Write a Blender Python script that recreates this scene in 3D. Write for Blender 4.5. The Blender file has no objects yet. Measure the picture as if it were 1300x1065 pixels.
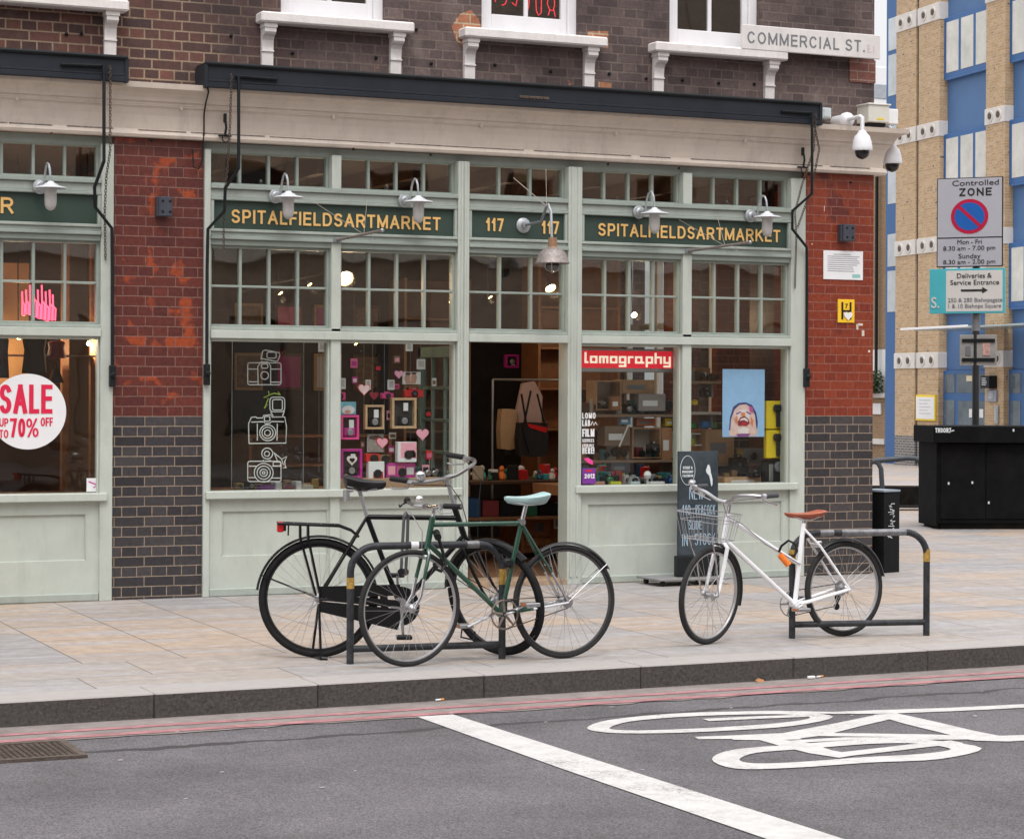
import bpy, bmesh, math, random
from math import sin, cos, pi, radians
from mathutils import Vector, Matrix
random.seed(7)
SC = bpy.context.scene
COL = SC.collection
# ---------------------------------------------------------------- camera
YAW, PITCH, ROLL, FPX = -0.418, 0.0023, 0.0047, 2800.0
CAM = Vector((0.0, -16.236, 1.587))
_f = Vector((-sin(YAW)*cos(PITCH), cos(YAW)*cos(PITCH), sin(PITCH)))
_r = _f.cross(Vector((0, 0, 1))).normalized(); _u = _r.cross(_f)
CR = _r*cos(ROLL)+_u*sin(ROLL); CU = -_r*sin(ROLL)+_u*cos(ROLL); CF = _f
cd = bpy.data.cameras.new("camera"); cam = bpy.data.objects.new("camera", cd); COL.objects.link(cam)
cam.matrix_world = Matrix(((CR.x, CU.x, -CF.x, CAM.x), (CR.y, CU.y, -CF.y, CAM.y), (CR.z, CU.z, -CF.z, CAM.z), (0, 0, 0, 1)))
cd.sensor_width = 36.0; cd.lens = FPX/1300*36; cd.shift_y = -45/1300; cd.clip_start = 0.1; cd.clip_end = 1000
SC.camera = cam
# ---------------------------------------------------------------- light: overcast daylight
SUN_EL, SUN_AZ = radians(58), radians(200)
w = bpy.data.worlds.new("World"); SC.world = w; w.use_nodes = True
nt = w.node_tree; bg = nt.nodes['Background']
sky = nt.nodes.new('ShaderNodeTexSky'); sky.sky_type = 'NISHITA'; sky.sun_disc = False
sky.sun_elevation = SUN_EL; sky.sun_rotation = SUN_AZ; sky.air_density = 1.0; sky.dust_density = 4.0
hs = nt.nodes.new('ShaderNodeHueSaturation'); hs.inputs['Saturation'].default_value = 0.22
cl = nt.nodes.new('ShaderNodeMix'); cl.data_type = 'RGBA'; cl.inputs[0].default_value = 0.65
cl.inputs[7].default_value = (8.6, 8.55, 8.7, 1)            # the even cloud sheet over the blue
nt.links.new(sky.outputs[0], hs.inputs['Color']); nt.links.new(hs.outputs[0], cl.inputs[6])
tc = nt.nodes.new('ShaderNodeTexCoord'); sz = nt.nodes.new('ShaderNodeSeparateXYZ'); nt.links.new(tc.outputs['Generated'], sz.inputs[0])
gr = nt.nodes.new('ShaderNodeMapRange'); gr.inputs[1].default_value = 0; gr.inputs[2].default_value = 1; gr.inputs[3].default_value = .62; gr.inputs[4].default_value = 1.75   # overcast skies are brightest overhead
nt.links.new(sz.outputs[2], gr.inputs[0]); vm = nt.nodes.new('ShaderNodeVectorMath'); vm.operation = 'SCALE'
nt.links.new(cl.outputs[2], vm.inputs[0]); nt.links.new(gr.outputs[0], vm.inputs['Scale'])
nt.links.new(vm.outputs[0], bg.inputs['Color']); bg.inputs['Strength'].default_value = 0.12
sd = bpy.data.lights.new("sun", 'SUN'); sd.energy = 0.85; sd.angle = radians(22); sd.color = (1, .97, .93)
so = bpy.data.objects.new("sun", sd); COL.objects.link(so)
so.rotation_euler = (radians(90)-SUN_EL, 0, -SUN_AZ+pi)
SC.view_settings.view_transform = 'Standard'; SC.view_settings.look = 'None'
SC.view_settings.gamma = 1; SC.view_settings.exposure = 0.46
SC.cycles.use_denoising = True; SC.cycles.max_bounces = 8; SC.cycles.transparent_max_bounces = 24
SC.cycles.sample_clamp_indirect = 6
# ---------------------------------------------------------------- measuring: photo survey -> metres
def ray(px, py): return CF + CR*((px-650)/FPX) - CU*((py-487.5)/FPX)
def on(px, py, y=0.0):                    # point on the plane parallel to the facade at depth y
    d = ray(px, py); t = (y-CAM.y)/d.y; return CAM+d*t
def F(px, py, y=0.0):
    p = on(px, py, y); return p.x, p.z
def G(px, py, z=0.0):
    d = ray(px, py); t = (z-CAM.z)/d.z; p = CAM+d*t; return p.x, p.y
def onplane(px, py, P0, N):
    d = ray(px, py); t = (Vector(P0)-CAM).dot(N)/d.dot(N); return CAM+d*t
# ---------------------------------------------------------------- materials
MATS = {}
def mat(name, col, rough=.6, metal=0., var=.12, vscale=6., bump=0., bscale=60., spec=None, col2=None, emit=None, estr=0., coat=0., alpha=None, stain=0.):
    if name in MATS: return MATS[name]
    m = bpy.data.materials.new(name); m.use_nodes = True; MATS[name] = m
    n = m.node_tree.nodes; L = m.node_tree.links; b = n['Principled BSDF']
    b.inputs['Roughness'].default_value = rough; b.inputs['Metallic'].default_value = metal
    if spec is not None: b.inputs['Specular IOR Level'].default_value = spec
    if coat: b.inputs['Coat Weight'].default_value = coat; b.inputs['Coat Roughness'].default_value = .15
    if emit: b.inputs['Emission Color'].default_value = (*emit, 1); b.inputs['Emission Strength'].default_value = estr
    if alpha is not None: b.inputs['Alpha'].default_value = alpha
    geo = n.new('ShaderNodeNewGeometry')
    nz = n.new('ShaderNodeTexNoise'); nz.inputs['Scale'].default_value = vscale; nz.inputs['Detail'].default_value = 6
    nz.inputs['Roughness'].default_value = .65
    L.new(geo.outputs['Position'], nz.inputs['Vector'])
    cr = n.new('ShaderNodeValToRGB'); cr.color_ramp.elements[0].position = .3; cr.color_ramp.elements[1].position = .7
    c2 = col2 or tuple(min(1, c*(1+var)) for c in col); c1 = tuple(c*(1-var) for c in col)
    cr.color_ramp.elements[0].color = (*c1, 1); cr.color_ramp.elements[1].color = (*c2, 1)
    L.new(nz.outputs[0], cr.inputs[0]); out = cr.outputs[0]
    if stain:
        n2 = n.new('ShaderNodeTexNoise'); n2.inputs['Scale'].default_value = 2.3; n2.inputs['Detail'].default_value = 9
        n2.inputs['Roughness'].default_value = .75
        mp = n.new('ShaderNodeMapping'); mp.inputs['Scale'].default_value = (3, 3, .8); L.new(geo.outputs['Position'], mp.inputs[0]); L.new(mp.outputs[0], n2.inputs['Vector'])
        r2 = n.new('ShaderNodeMapRange'); r2.inputs[1].default_value = .5; r2.inputs[2].default_value = .78; r2.inputs[4].default_value = stain
        L.new(n2.outputs[0], r2.inputs[0])
        mx = n.new('ShaderNodeMix'); mx.data_type = 'RGBA'; mx.inputs[7].default_value = (.09, .075, .06, 1)
        L.new(r2.outputs[0], mx.inputs[0]); L.new(out, mx.inputs[6]); out = mx.outputs[2]
    L.new(out, b.inputs['Base Color'])
    if bump:
        nb = n.new('ShaderNodeTexNoise'); nb.inputs['Scale'].default_value = bscale; nb.inputs['Detail'].default_value = 5
        L.new(geo.outputs['Position'], nb.inputs['Vector'])
        bu = n.new('ShaderNodeBump'); bu.inputs['Strength'].default_value = bump; bu.inputs['Distance'].default_value = .01
        L.new(nb.outputs[0], bu.inputs['Height']); L.new(bu.outputs[0], b.inputs['Normal'])
    return m
def glass(name, base=.05, tint=(.93, .95, .94)):
    if name in MATS: return MATS[name]
    m = bpy.data.materials.new(name); m.use_nodes = True; MATS[name] = m
    n = m.node_tree.nodes; L = m.node_tree.links; n.remove(n['Principled BSDF']); o = n['Material Output']
    tr = n.new('ShaderNodeBsdfTransparent'); tr.inputs[0].default_value = (*tint, 1)
    gl = n.new('ShaderNodeBsdfGlossy'); gl.inputs['Roughness'].default_value = .015
    lw = n.new('ShaderNodeLayerWeight'); pw = n.new('ShaderNodeMath'); pw.operation = 'POWER'; pw.inputs[1].default_value = 5
    ma = n.new('ShaderNodeMath'); ma.operation = 'MULTIPLY_ADD'; ma.inputs[1].default_value = 1-base; ma.inputs[2].default_value = base
    mx = n.new('ShaderNodeMixShader')
    nz = n.new('ShaderNodeTexNoise'); nz.inputs['Scale'].default_value = 1.1; nz.inputs['Detail'].default_value = 2
    geo = n.new('ShaderNodeNewGeometry'); L.new(geo.outputs['Position'], nz.inputs['Vector'])
    bu = n.new('ShaderNodeBump'); bu.inputs['Strength'].default_value = .12; bu.inputs['Distance'].default_value = .03
    L.new(nz.outputs[0], bu.inputs['Height']); L.new(bu.outputs[0], gl.inputs['Normal'])
    L.new(lw.outputs['Facing'], pw.inputs[0]); L.new(pw.outputs[0], ma.inputs[0]); L.new(ma.outputs[0], mx.inputs[0])
    L.new(tr.outputs[0], mx.inputs[1]); L.new(gl.outputs[0], mx.inputs[2]); L.new(mx.outputs[0], o.inputs[0])
    return m
def emis(name, col, s):
    return mat(name, col, emit=col, estr=s)
def brick(name, c1, c2, mortar, bw=.23, rh=.075, ms=.0045, off=.5, squash=1., sqf=2, ox=0., oz=0., rough=.6, axis='x', bump=.5, patch=None, patch_t=.62, patch_scale=3., patch2=None, coat=0., zsplit=None, grime=0., side=None, offf=2, soot=False):
    """coursed brickwork in world metres; patch = colour of odd bricks, zsplit = (z, c1, c2, mortar) below z"""
    if name in MATS: return MATS[name]
    m = bpy.data.materials.new(name); m.use_nodes = True; MATS[name] = m
    n = m.node_tree.nodes; L = m.node_tree.links; b = n['Principled BSDF']
    b.inputs['Roughness'].default_value = rough
    if coat: b.inputs['Coat Weight'].default_value = coat; b.inputs['Coat Roughness'].default_value = .25
    geo = n.new('ShaderNodeNewGeometry'); sp = n.new('ShaderNodeSeparateXYZ'); L.new(geo.outputs['Position'], sp.inputs[0])
    wob = n.new('ShaderNodeTexNoise'); wob.inputs['Scale'].default_value = 5; L.new(geo.outputs['Position'], wob.inputs['Vector'])
    cb = n.new('ShaderNodeCombineXYZ')
    h = n.new('ShaderNodeMath'); h.operation = 'ADD'
    if side is None:
        L.new(sp.outputs[0], h.inputs[0]); L.new(sp.outputs[1], h.inputs[1])
    else:                                          # length along an oblique wall
        d1 = n.new('ShaderNodeVectorMath'); d1.operation = 'DOT_PRODUCT'; d1.inputs[1].default_value = (side[0], side[1], 0)
        L.new(geo.outputs['Position'], d1.inputs[0]); L.new(d1.outputs['Value'], h.inputs[0]); h.inputs[1].default_value = 0
    wz = n.new('ShaderNodeMath'); wz.operation = 'MULTIPLY_ADD'; wz.inputs[1].default_value = .006; L.new(wob.outputs[0], wz.inputs[0]); L.new(sp.outputs[2], wz.inputs[2])
    L.new(h.outputs[0], cb.inputs[0]); L.new(wz.outputs[0], cb.inputs[1])
    mp = n.new('ShaderNodeMapping'); mp.inputs['Location'].default_value = (-ox, -oz-.003, 0); L.new(cb.outputs[0], mp.inputs[0])
    def bt(a, c, mo):
        t = n.new('ShaderNodeTexBrick'); t.inputs['Scale'].default_value = 1; t.inputs['Brick Width'].default_value = bw; t.inputs['Row Height'].default_value = rh
        t.inputs['Mortar Size'].default_value = ms; t.inputs['Mortar Smooth'].default_value = .15; t.offset = off; t.squash = squash; t.squash_frequency = sqf; t.offset_frequency = offf
        t.inputs['Color1'].default_value = (*a, 1); t.inputs['Color2'].default_value = (*c, 1); t.inputs['Mortar'].default_value = (*mo, 1)
        L.new(mp.outputs[0], t.inputs['Vector']); return t
    t = bt(c1, c2, mortar); out = t.outputs['Color']
    def mix(fac, a, c, blend='MIX'):
        x = n.new('ShaderNodeMix'); x.data_type = 'RGBA'; x.blend_type = blend
        if isinstance(fac, float): x.inputs[0].default_value = fac
        else: L.new(fac, x.inputs[0])
        L.new(a, x.inputs[6])
        if isinstance(c, tuple): x.inputs[7].default_value = (*c, 1)
        else: L.new(c, x.inputs[7])
        return x.outputs[2]
    def thr(scale, lo, hi, detail=3, mapped=None):
        z = n.new('ShaderNodeTexNoise'); z.inputs['Scale'].default_value = scale; z.inputs['Detail'].default_value = detail
        L.new(mapped or geo.outputs['Position'], z.inputs['Vector'])
        r = n.new('ShaderNodeMapRange'); r.inputs[1].default_value = lo; r.inputs[2].default_value = hi; L.new(z.outputs[0], r.inputs[0]); return r.outputs[0]
    if patch:
        f = thr(patch_scale, patch_t, patch_t+.05, 4)
        tp = bt((0, 0, 0), (1, 1, 1), (0, 0, 0)); rb = n.new('ShaderNodeMapRange'); rb.inputs[1].default_value = .42; rb.inputs[2].default_value = .6; rb.inputs[3].default_value = .05; L.new(tp.outputs['Color'], rb.inputs[0])
        nm = n.new('ShaderNodeMath'); nm.operation = 'SUBTRACT'; nm.use_clamp = True; L.new(f, nm.inputs[0]); L.new(t.outputs['Fac'], nm.inputs[1])
        nn = n.new('ShaderNodeMath'); nn.operation = 'MULTIPLY'; L.new(nm.outputs[0], nn.inputs[0]); L.new(rb.outputs[0], nn.inputs[1])
        out = mix(nn.outputs[0], out, patch)
    if patch2:                                     # (x_from, x_to, c): the wall changes colour along its length
        r = n.new('ShaderNodeMapRange'); r.inputs[1].default_value = patch2[0]; r.inputs[2].default_value = patch2[1]
        wn = thr(2.2, .3, .7, 5); ad = n.new('ShaderNodeMath'); ad.operation = 'ADD'; L.new(sp.outputs[0], ad.inputs[0]); L.new(wn, ad.inputs[1]); L.new(ad.outputs[0], r.inputs[0])
        t3 = bt(patch2[2], patch2[3], patch2[4]); out = mix(r.outputs[0], out, t3.outputs['Color'])
    if zsplit:
        t2 = bt(zsplit[1], zsplit[2], zsplit[3]); lt = n.new('ShaderNodeMath'); lt.operation = 'LESS_THAN'; lt.inputs[1].default_value = zsplit[0]
        L.new(sp.outputs[2], lt.inputs[0]); out = mix(lt.outputs[0], out, t2.outputs['Color'])
    fine = n.new('ShaderNodeTexNoise'); fine.inputs['Scale'].default_value = 28; fine.inputs['Detail'].default_value = 6; fine.inputs['Roughness'].default_value = .7
    L.new(geo.outputs['Position'], fine.inputs['Vector'])
    rr = n.new('ShaderNodeMapRange'); rr.inputs[1].default_value = .25; rr.inputs[2].default_value = .75; rr.inputs[3].default_value = .62; rr.inputs[4].default_value = 1.3; L.new(fine.outputs[0], rr.inputs[0])
    cc = n.new('ShaderNodeCombineColor'); [L.new(rr.outputs[0], cc.inputs[i]) for i in range(3)]
    out = mix(1.0, out, cc.outputs[0], 'MULTIPLY')
    if grime: out = mix(thr(2.6, .60, .95, 9), out, (.30, .25, .22))
    if soot:
        out = mix(thr(1.1, .42, .62, 6), out, (.45, .42, .43), 'MULTIPLY')
        out = mix(thr(5.5, .70, .73, 5), out, (.36, .14, .075))
    L.new(out, b.inputs['Base Color'])
    bu = n.new('ShaderNodeBump'); bu.inputs['Strength'].default_value = bump; bu.inputs['Distance'].default_value = .006
    inv = n.new('ShaderNodeMath'); inv.operation = 'MULTIPLY_ADD'; inv.inputs[1].default_value = -1; L.new(t.outputs['Fac'], inv.inputs[0]); L.new(fine.outputs[0], inv.inputs[2])
    L.new(inv.outputs[0], bu.inputs['Height']); L.new(bu.outputs[0], b.inputs['Normal'])
    return m
# ---------------------------------------------------------------- mesh builder
class MB:
    def __init__(s): s.v = []; s.f = []; s.M = Matrix.Identity(4)
    def add(s, vs, fs):
        o = len(s.v); s.v += [s.M @ Vector(p) for p in vs]; s.f += [tuple(i+o for i in f) for f in fs]; return s
    def box(s, x0, x1, y0, y1, z0, z1):
        if x0 > x1: x0, x1 = x1, x0
        if y0 > y1: y0, y1 = y1, y0
        if z0 > z1: z0, z1 = z1, z0
        return s.add([(x0, y0, z0), (x1, y0, z0), (x1, y1, z0), (x0, y1, z0), (x0, y0, z1), (x1, y0, z1), (x1, y1, z1), (x0, y1, z1)],
                     [(0, 3, 2, 1), (4, 5, 6, 7), (0, 1, 5, 4), (1, 2, 6, 5), (2, 3, 7, 6), (3, 0, 4, 7)])
    def bbox(s, x0, x1, y0, y1, z0, z1, b=.004):   # box with a chamfer on every edge
        if x0 > x1: x0, x1 = x1, x0
        if y0 > y1: y0, y1 = y1, y0
        if z0 > z1: z0, z1 = z1, z0
        b = min(b, (x1-x0)*.45, (y1-y0)*.45, (z1-z0)*.45)
        bm = bmesh.new(); bmesh.ops.create_cube(bm, size=1)
        for v in bm.verts: v.co = Vector((x0+(v.co.x+.5)*(x1-x0), y0+(v.co.y+.5)*(y1-y0), z0+(v.co.z+.5)*(z1-z0)))
        bmesh.ops.bevel(bm, geom=bm.edges[:], offset=b, segments=1, affect='EDGES')
        bm.verts.index_update(); s.add([v.co[:] for v in bm.verts], [[v.index for v in f.verts] for f in bm.faces]); bm.free(); return s
    def tube(s, pts, r, seg=8, closed=False, caps=True):
        pts = [Vector(p) for p in pts]; n = len(pts); rs = r if isinstance(r, (list, tuple)) else [r]*n
        vs = []; fs = []; up = None
        for i, p in enumerate(pts):
            if closed: t = pts[(i+1) % n]-pts[i-1]
            else: t = pts[min(i+1, n-1)]-pts[max(i-1, 0)]
            if t.length < 1e-9: t = Vector((0, 0, 1))
            t.normalize()
            if up is None: up = t.orthogonal().normalized()
            up = (up-t*up.dot(t)); up = up.normalized() if up.length > 1e-6 else t.orthogonal().normalized()
            bn = t.cross(up)
            for k in range(seg):
                a = 2*pi*k/seg; vs.append(p+(up*cos(a)+bn*sin(a))*rs[i])
        m = n if closed else n-1
        for i in range(m):
            for k in range(seg):
                a = i*seg+k; b = i*seg+(k+1) % seg; c = ((i+1) % n)*seg+(k+1) % seg; d = ((i+1) % n)*seg+k
                fs.append((a, b, c, d))
        if closed and n > 2:      # re-match the last ring to the first
            pass
        if caps and not closed: fs.append(tuple(range(seg-1, -1, -1))); fs.append(tuple((n-1)*seg+k for k in range(seg)))
        return s.add(vs, fs)
    def ring(s, c, ax, R, r, n=48, seg=8, a0=0., a1=2*pi, u=None, sx=1.):
        """torus or arc round axis ax; sx widens the section along the axis"""
        ax = Vector(ax).normalized(); u = Vector(u).normalized() if u else ax.orthogonal().normalized(); v = ax.cross(u); c = Vector(c)
        full = abs(a1-a0-2*pi) < 1e-6; m = n if full else n+1; vs = []; fs = []
        for i in range(m):
            a = a0+(a1-a0)*i/n; d = u*cos(a)+v*sin(a)
            for k in range(seg):
                b = 2*pi*k/seg; vs.append(c+d*(R+r*cos(b))+ax*(r*sx*sin(b)))
        for i in range(n):
            for k in range(seg):
                fs.append((i*seg+k, ((i+1) % m)*seg+k, ((i+1) % m)*seg+(k+1) % seg, i*seg+(k+1) % seg))
        if not full: fs.append(tuple(range(seg))); fs.append(tuple((m-1)*seg+k for k in range(seg-1, -1, -1)))
        return s.add(vs, fs)
    def lathe(s, prof, c, ax=(0, 0, 1), seg=24):
        """prof = [(radius, height along ax)]"""
        ax = Vector(ax).normalized(); u = ax.orthogonal().normalized(); v = ax.cross(u); c = Vector(c); vs = []; fs = []
        for r, h in prof:
            for k in range(seg):
                a = 2*pi*k/seg; vs.append(c+ax*h+(u*cos(a)+v*sin(a))*max(r, .0002))
        for i in range(len(prof)-1):
            for k in range(seg):
                fs.append((i*seg+k, i*seg+(k+1) % seg, (i+1)*seg+(k+1) % seg, (i+1)*seg+k))
        fs.append(tuple(range(seg-1, -1, -1))); fs.append(tuple((len(prof)-1)*seg+k for k in range(seg)))
        return s.add(vs, fs)
    def cyl(s, p0, p1, r, seg=12, r1=None): return s.tube([p0, p1], [r, r if r1 is None else r1], seg)
    def prism(s, poly, O, U, V, th):
        """polygon (u,v) in the plane O+uU+vV, thickness th along U x V"""
        O = Vector(O); U = Vector(U); V = Vector(V); N = U.cross(V).normalized()
        bm = bmesh.new(); a = [bm.verts.new(O+U*p[0]+V*p[1]) for p in poly]
        f = bm.faces.new(a); r = bmesh.ops.extrude_face_region(bm, geom=[f])
        for g in r['geom']:
            if isinstance(g, bmesh.types.BMVert): g.co += N*th
        bmesh.ops.triangulate(bm, faces=[x for x in bm.faces if len(x.verts) > 4])
        bmesh.ops.recalc_face_normals(bm, faces=bm.faces[:])
        bm.verts.index_update(); s.add([v.co[:] for v in bm.verts], [[v.index for v in x.verts] for x in bm.faces]); bm.free(); return s
    def extrude_x(s, prof, x0, x1):
        """profile [(y,z)] swept along x, closed"""
        n = len(prof); vs = [(x0, y, z) for y, z in prof]+[(x1, y, z) for y, z in prof]
        fs = [(i, (i+1) % n, n+(i+1) % n, n+i) for i in range(n)]+[tuple(range(n-1, -1, -1)), tuple(range(n, 2*n))]
        return s.add(vs, fs)
    def ribbon(s, pts, wd, O, U, V, th=.003, closed=False):
        """flat stroke of width wd through 2D points"""
        P = [Vector(p) for p in pts]; n = len(P); ws = wd if isinstance(wd, (list, tuple)) else [wd]*n
        O = Vector(O); U = Vector(U); V = Vector(V); N = U.cross(V).normalized(); Lf = []; Rt = []
        for i in range(n):
            if closed: t = P[(i+1) % n]-P[i-1]
            else: t = P[min(i+1, n-1)]-P[max(i-1, 0)]
            t = t.normalized() if t.length > 1e-9 else Vector((1, 0)); nn = Vector((-t.y, t.x))*ws[i]/2
            Lf.append(P[i]+nn); Rt.append(P[i]-nn)
        vs = []
        for a, b in zip(Lf, Rt):
            for q, h in ((a, th), (b, th), (a, 0), (b, 0)): vs.append(O+U*q.x+V*q.y+N*h)
        fs = []
        for i in range(n if closed else n-1):
            a = i*4; b = ((i+1) % n)*4; fs += [(a+1, b+1, b, a), (a, b, b+2, a+2), (a+3, b+3, b+1, a+1), (a+2, b+2, b+3, a+3)]
        if not closed: fs += [(0, 2, 3, 1), ((n-1)*4+1, (n-1)*4+3, (n-1)*4+2, (n-1)*4)]
        return s.add(vs, fs)
    def build(s, name, m, parent=None, smooth=False, label=None, local=False, kind=None, cat=None, group=None):
        me = bpy.data.meshes.new(name); vs = s.v
        if parent is not None and not local:
            inv = WORLD[parent.name].inverted(); vs = [inv @ p for p in vs]
        me.from_pydata([tuple(p) for p in vs], [], s.f); me.validate(); me.update()
        bm = bmesh.new(); bm.from_mesh(me); bmesh.ops.recalc_face_normals(bm, faces=bm.faces[:]); bm.to_mesh(me); bm.free()
        me.materials.append(m)
        if smooth:
            me.polygons.foreach_set('use_smooth', [True]*len(me.polygons)); me.set_sharp_from_angle(angle=radians(38))
        o = bpy.data.objects.new(name, me); COL.objects.link(o)
        if parent is not None: o.parent = parent
        WORLD[o.name] = WORLD[parent.name] if parent is not None else Matrix.Identity(4)
        if label: o['label'] = label
        if kind: o['kind'] = kind
        if cat: o['category'] = cat
        if group: o['group'] = group
        return o
WORLD = {}
def thing(name, label, cat, loc=(0, 0, 0), rz=0., group=None):
    o = bpy.data.objects.new(name, None); COL.objects.link(o); o.empty_display_size = .1
    o.location = loc; o.rotation_euler = (0, 0, rz); o['label'] = label; o['category'] = cat
    if group: o['group'] = group
    WORLD[o.name] = Matrix.Translation(Vector(loc)) @ Matrix.Rotation(rz, 4, 'Z'); return o
def solo(mb, name, m, label, cat, group=None, smooth=False):       # a thing that is one mesh, origin at its base
    lo = Vector((sum(p.x for p in mb.v)/len(mb.v), sum(p.y for p in mb.v)/len(mb.v), min(p.z for p in mb.v)))
    mb.v = [p-lo for p in mb.v]; o = mb.build(name, m, smooth=smooth); o.location = lo
    WORLD[o.name] = Matrix.Translation(lo); o['label'] = label; o['category'] = cat
    if group: o['group'] = group
    return o
def struct(mb, name, m): return mb.build(name, m, kind='structure')
FONTCACHE = {}
def text(mb, s, size, O, U, V, sx=1., bold=0., align='CENTER', th=.002, shear=0.):
    """lettering lying in the plane O + uU + vV (baseline at O)"""
    cu = bpy.data.curves.new('t', 'FONT'); cu.body = s; cu.size = size; cu.offset = bold; cu.extrude = th/2; cu.align_x = align; cu.resolution_u = 4; cu.shear = shear
    ob = bpy.data.objects.new('t', cu); COL.objects.link(ob); dg = bpy.context.evaluated_depsgraph_get(); dg.update()
    me = bpy.data.meshes.new_from_object(ob.evaluated_get(dg)); U = Vector(U).normalized(); V = Vector(V).normalized(); N = U.cross(V); O = Vector(O)
    mb.add([O+U*(v.co.x*sx)+V*v.co.y+N*(v.co.z+th/2) for v in me.vertices], [tuple(p.vertices) for p in me.polygons])
    bpy.data.objects.remove(ob); bpy.data.curves.remove(cu); bpy.data.meshes.remove(me); return mb
X = Vector((1, 0, 0)); Y = Vector((0, 1, 0)); Z = Vector((0, 0, 1))
def arc(c, r, a0, a1, n=8): return [(c[0]+r*cos(a0+(a1-a0)*i/n), c[1]+r*sin(a0+(a1-a0)*i/n)) for i in range(n+1)]
def rrect(x0, x1, z0, z1, r, n=4):
    return arc((x1-r, z1-r), r, 0, pi/2, n)+arc((x0+r, z1-r), r, pi/2, pi, n)+arc((x0+r, z0+r), r, pi, 1.5*pi, n)+arc((x1-r, z0+r), r, 1.5*pi, 2*pi, n)
# palette
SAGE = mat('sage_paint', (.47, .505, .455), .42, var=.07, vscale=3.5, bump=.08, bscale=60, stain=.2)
SAGE_SHADED = mat('sage_paint_shaded', (.29, .335, .30), .45, var=.08, vscale=5, bump=.05, bscale=50, stain=.25)  # same sage, darkened to paint in the cornice shade on upper frames and rails
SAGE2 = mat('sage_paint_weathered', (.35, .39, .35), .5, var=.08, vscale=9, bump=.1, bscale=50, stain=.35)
GREEN = mat('sign_green', (.026, .050, .038), .5, var=.10, vscale=3, stain=.1)
GOLD = mat('gilt_lettering', (.72, .44, .15), .45, var=.06)
STONE = mat('painted_cornice', (.58, .50, .43), .6, var=.07, vscale=4, bump=.15, bscale=35, stain=.30)
WHITEP = mat('white_masonry_paint', (.72, .68, .66), .6, var=.06, vscale=7, bump=.25, bscale=45, stain=.25)
WHITEW = mat('white_window_paint', (.74, .73, .75), .45, var=.04, stain=.08)
BLACKP = mat('black_painted_steel', (.008, .010, .012), .5, spec=.3, var=.2, vscale=14)
BOXP = mat('blind_box_paint', (.014, .018, .025), .5, spec=.3, var=.18, vscale=5, stain=.08)
CHROME = mat('chrome', (.60, .60, .62), .2, 1., var=.05)
STEEL = mat('dull_steel', (.42, .42, .43), .4, .9, var=.12)
GALV = mat('galvanised_steel', (.40, .42, .44), .5, .7, var=.2, vscale=20)
RUBBER = mat('black_rubber', (.015, .014, .015), .7, spec=.2, var=.25, vscale=30)
PAPER = mat('white_card', (.75, .75, .76), .6, var=.03)
BLACK = mat('black_plastic', (.010, .010, .011), .5, spec=.3, var=.1)
RED = mat('red_plastic', (.62, .02, .02), .35, var=.05)
PINK = mat('pink_card', (.80, .06, .30), .5, var=.06)
LPINK = mat('pale_pink_card', (.86, .38, .48), .55, var=.04)
ROSE = mat('rose_card', (.75, .15, .33), .5, var=.05)
MAGENTA = mat('magenta_frame', (.50, .02, .28), .4, var=.08)
CARDB = mat('cardboard', (.38, .22, .12), .8, var=.12, vscale=9)
WOODL = mat('light_wood', (.55, .36, .20), .6, var=.15, vscale=25)
WOODM = mat('mid_wood', (.26, .115, .05), .5, var=.22, vscale=12)
WOODD = mat('dark_wood', (.085, .04, .022), .5, var=.3, vscale=10)
YELLOW = mat('yellow_plastic', (.80, .58, .02), .45, var=.06)
ORANGE = mat('orange_plastic', (.85, .20, .02), .4, var=.06)
BLUEB = mat('blue_plastic', (.02, .16, .42), .4, var=.08)
GRNB = mat('green_plastic', (.03, .28, .08), .4, var=.08)
PURPLE = mat('purple_card', (.18, .03, .28), .5, var=.06)
GREY = mat('grey_paint', (.16, .165, .18), .5, var=.1)
DGREY = mat('dark_grey_fabric', (.035, .034, .038), .9, var=.3)
TEAL = mat('teal_print', (.05, .42, .48), .4, var=.05)
GLASS = glass('window_glass', .12); GLASSL = glass('shop_window_glass', .04)
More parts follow.
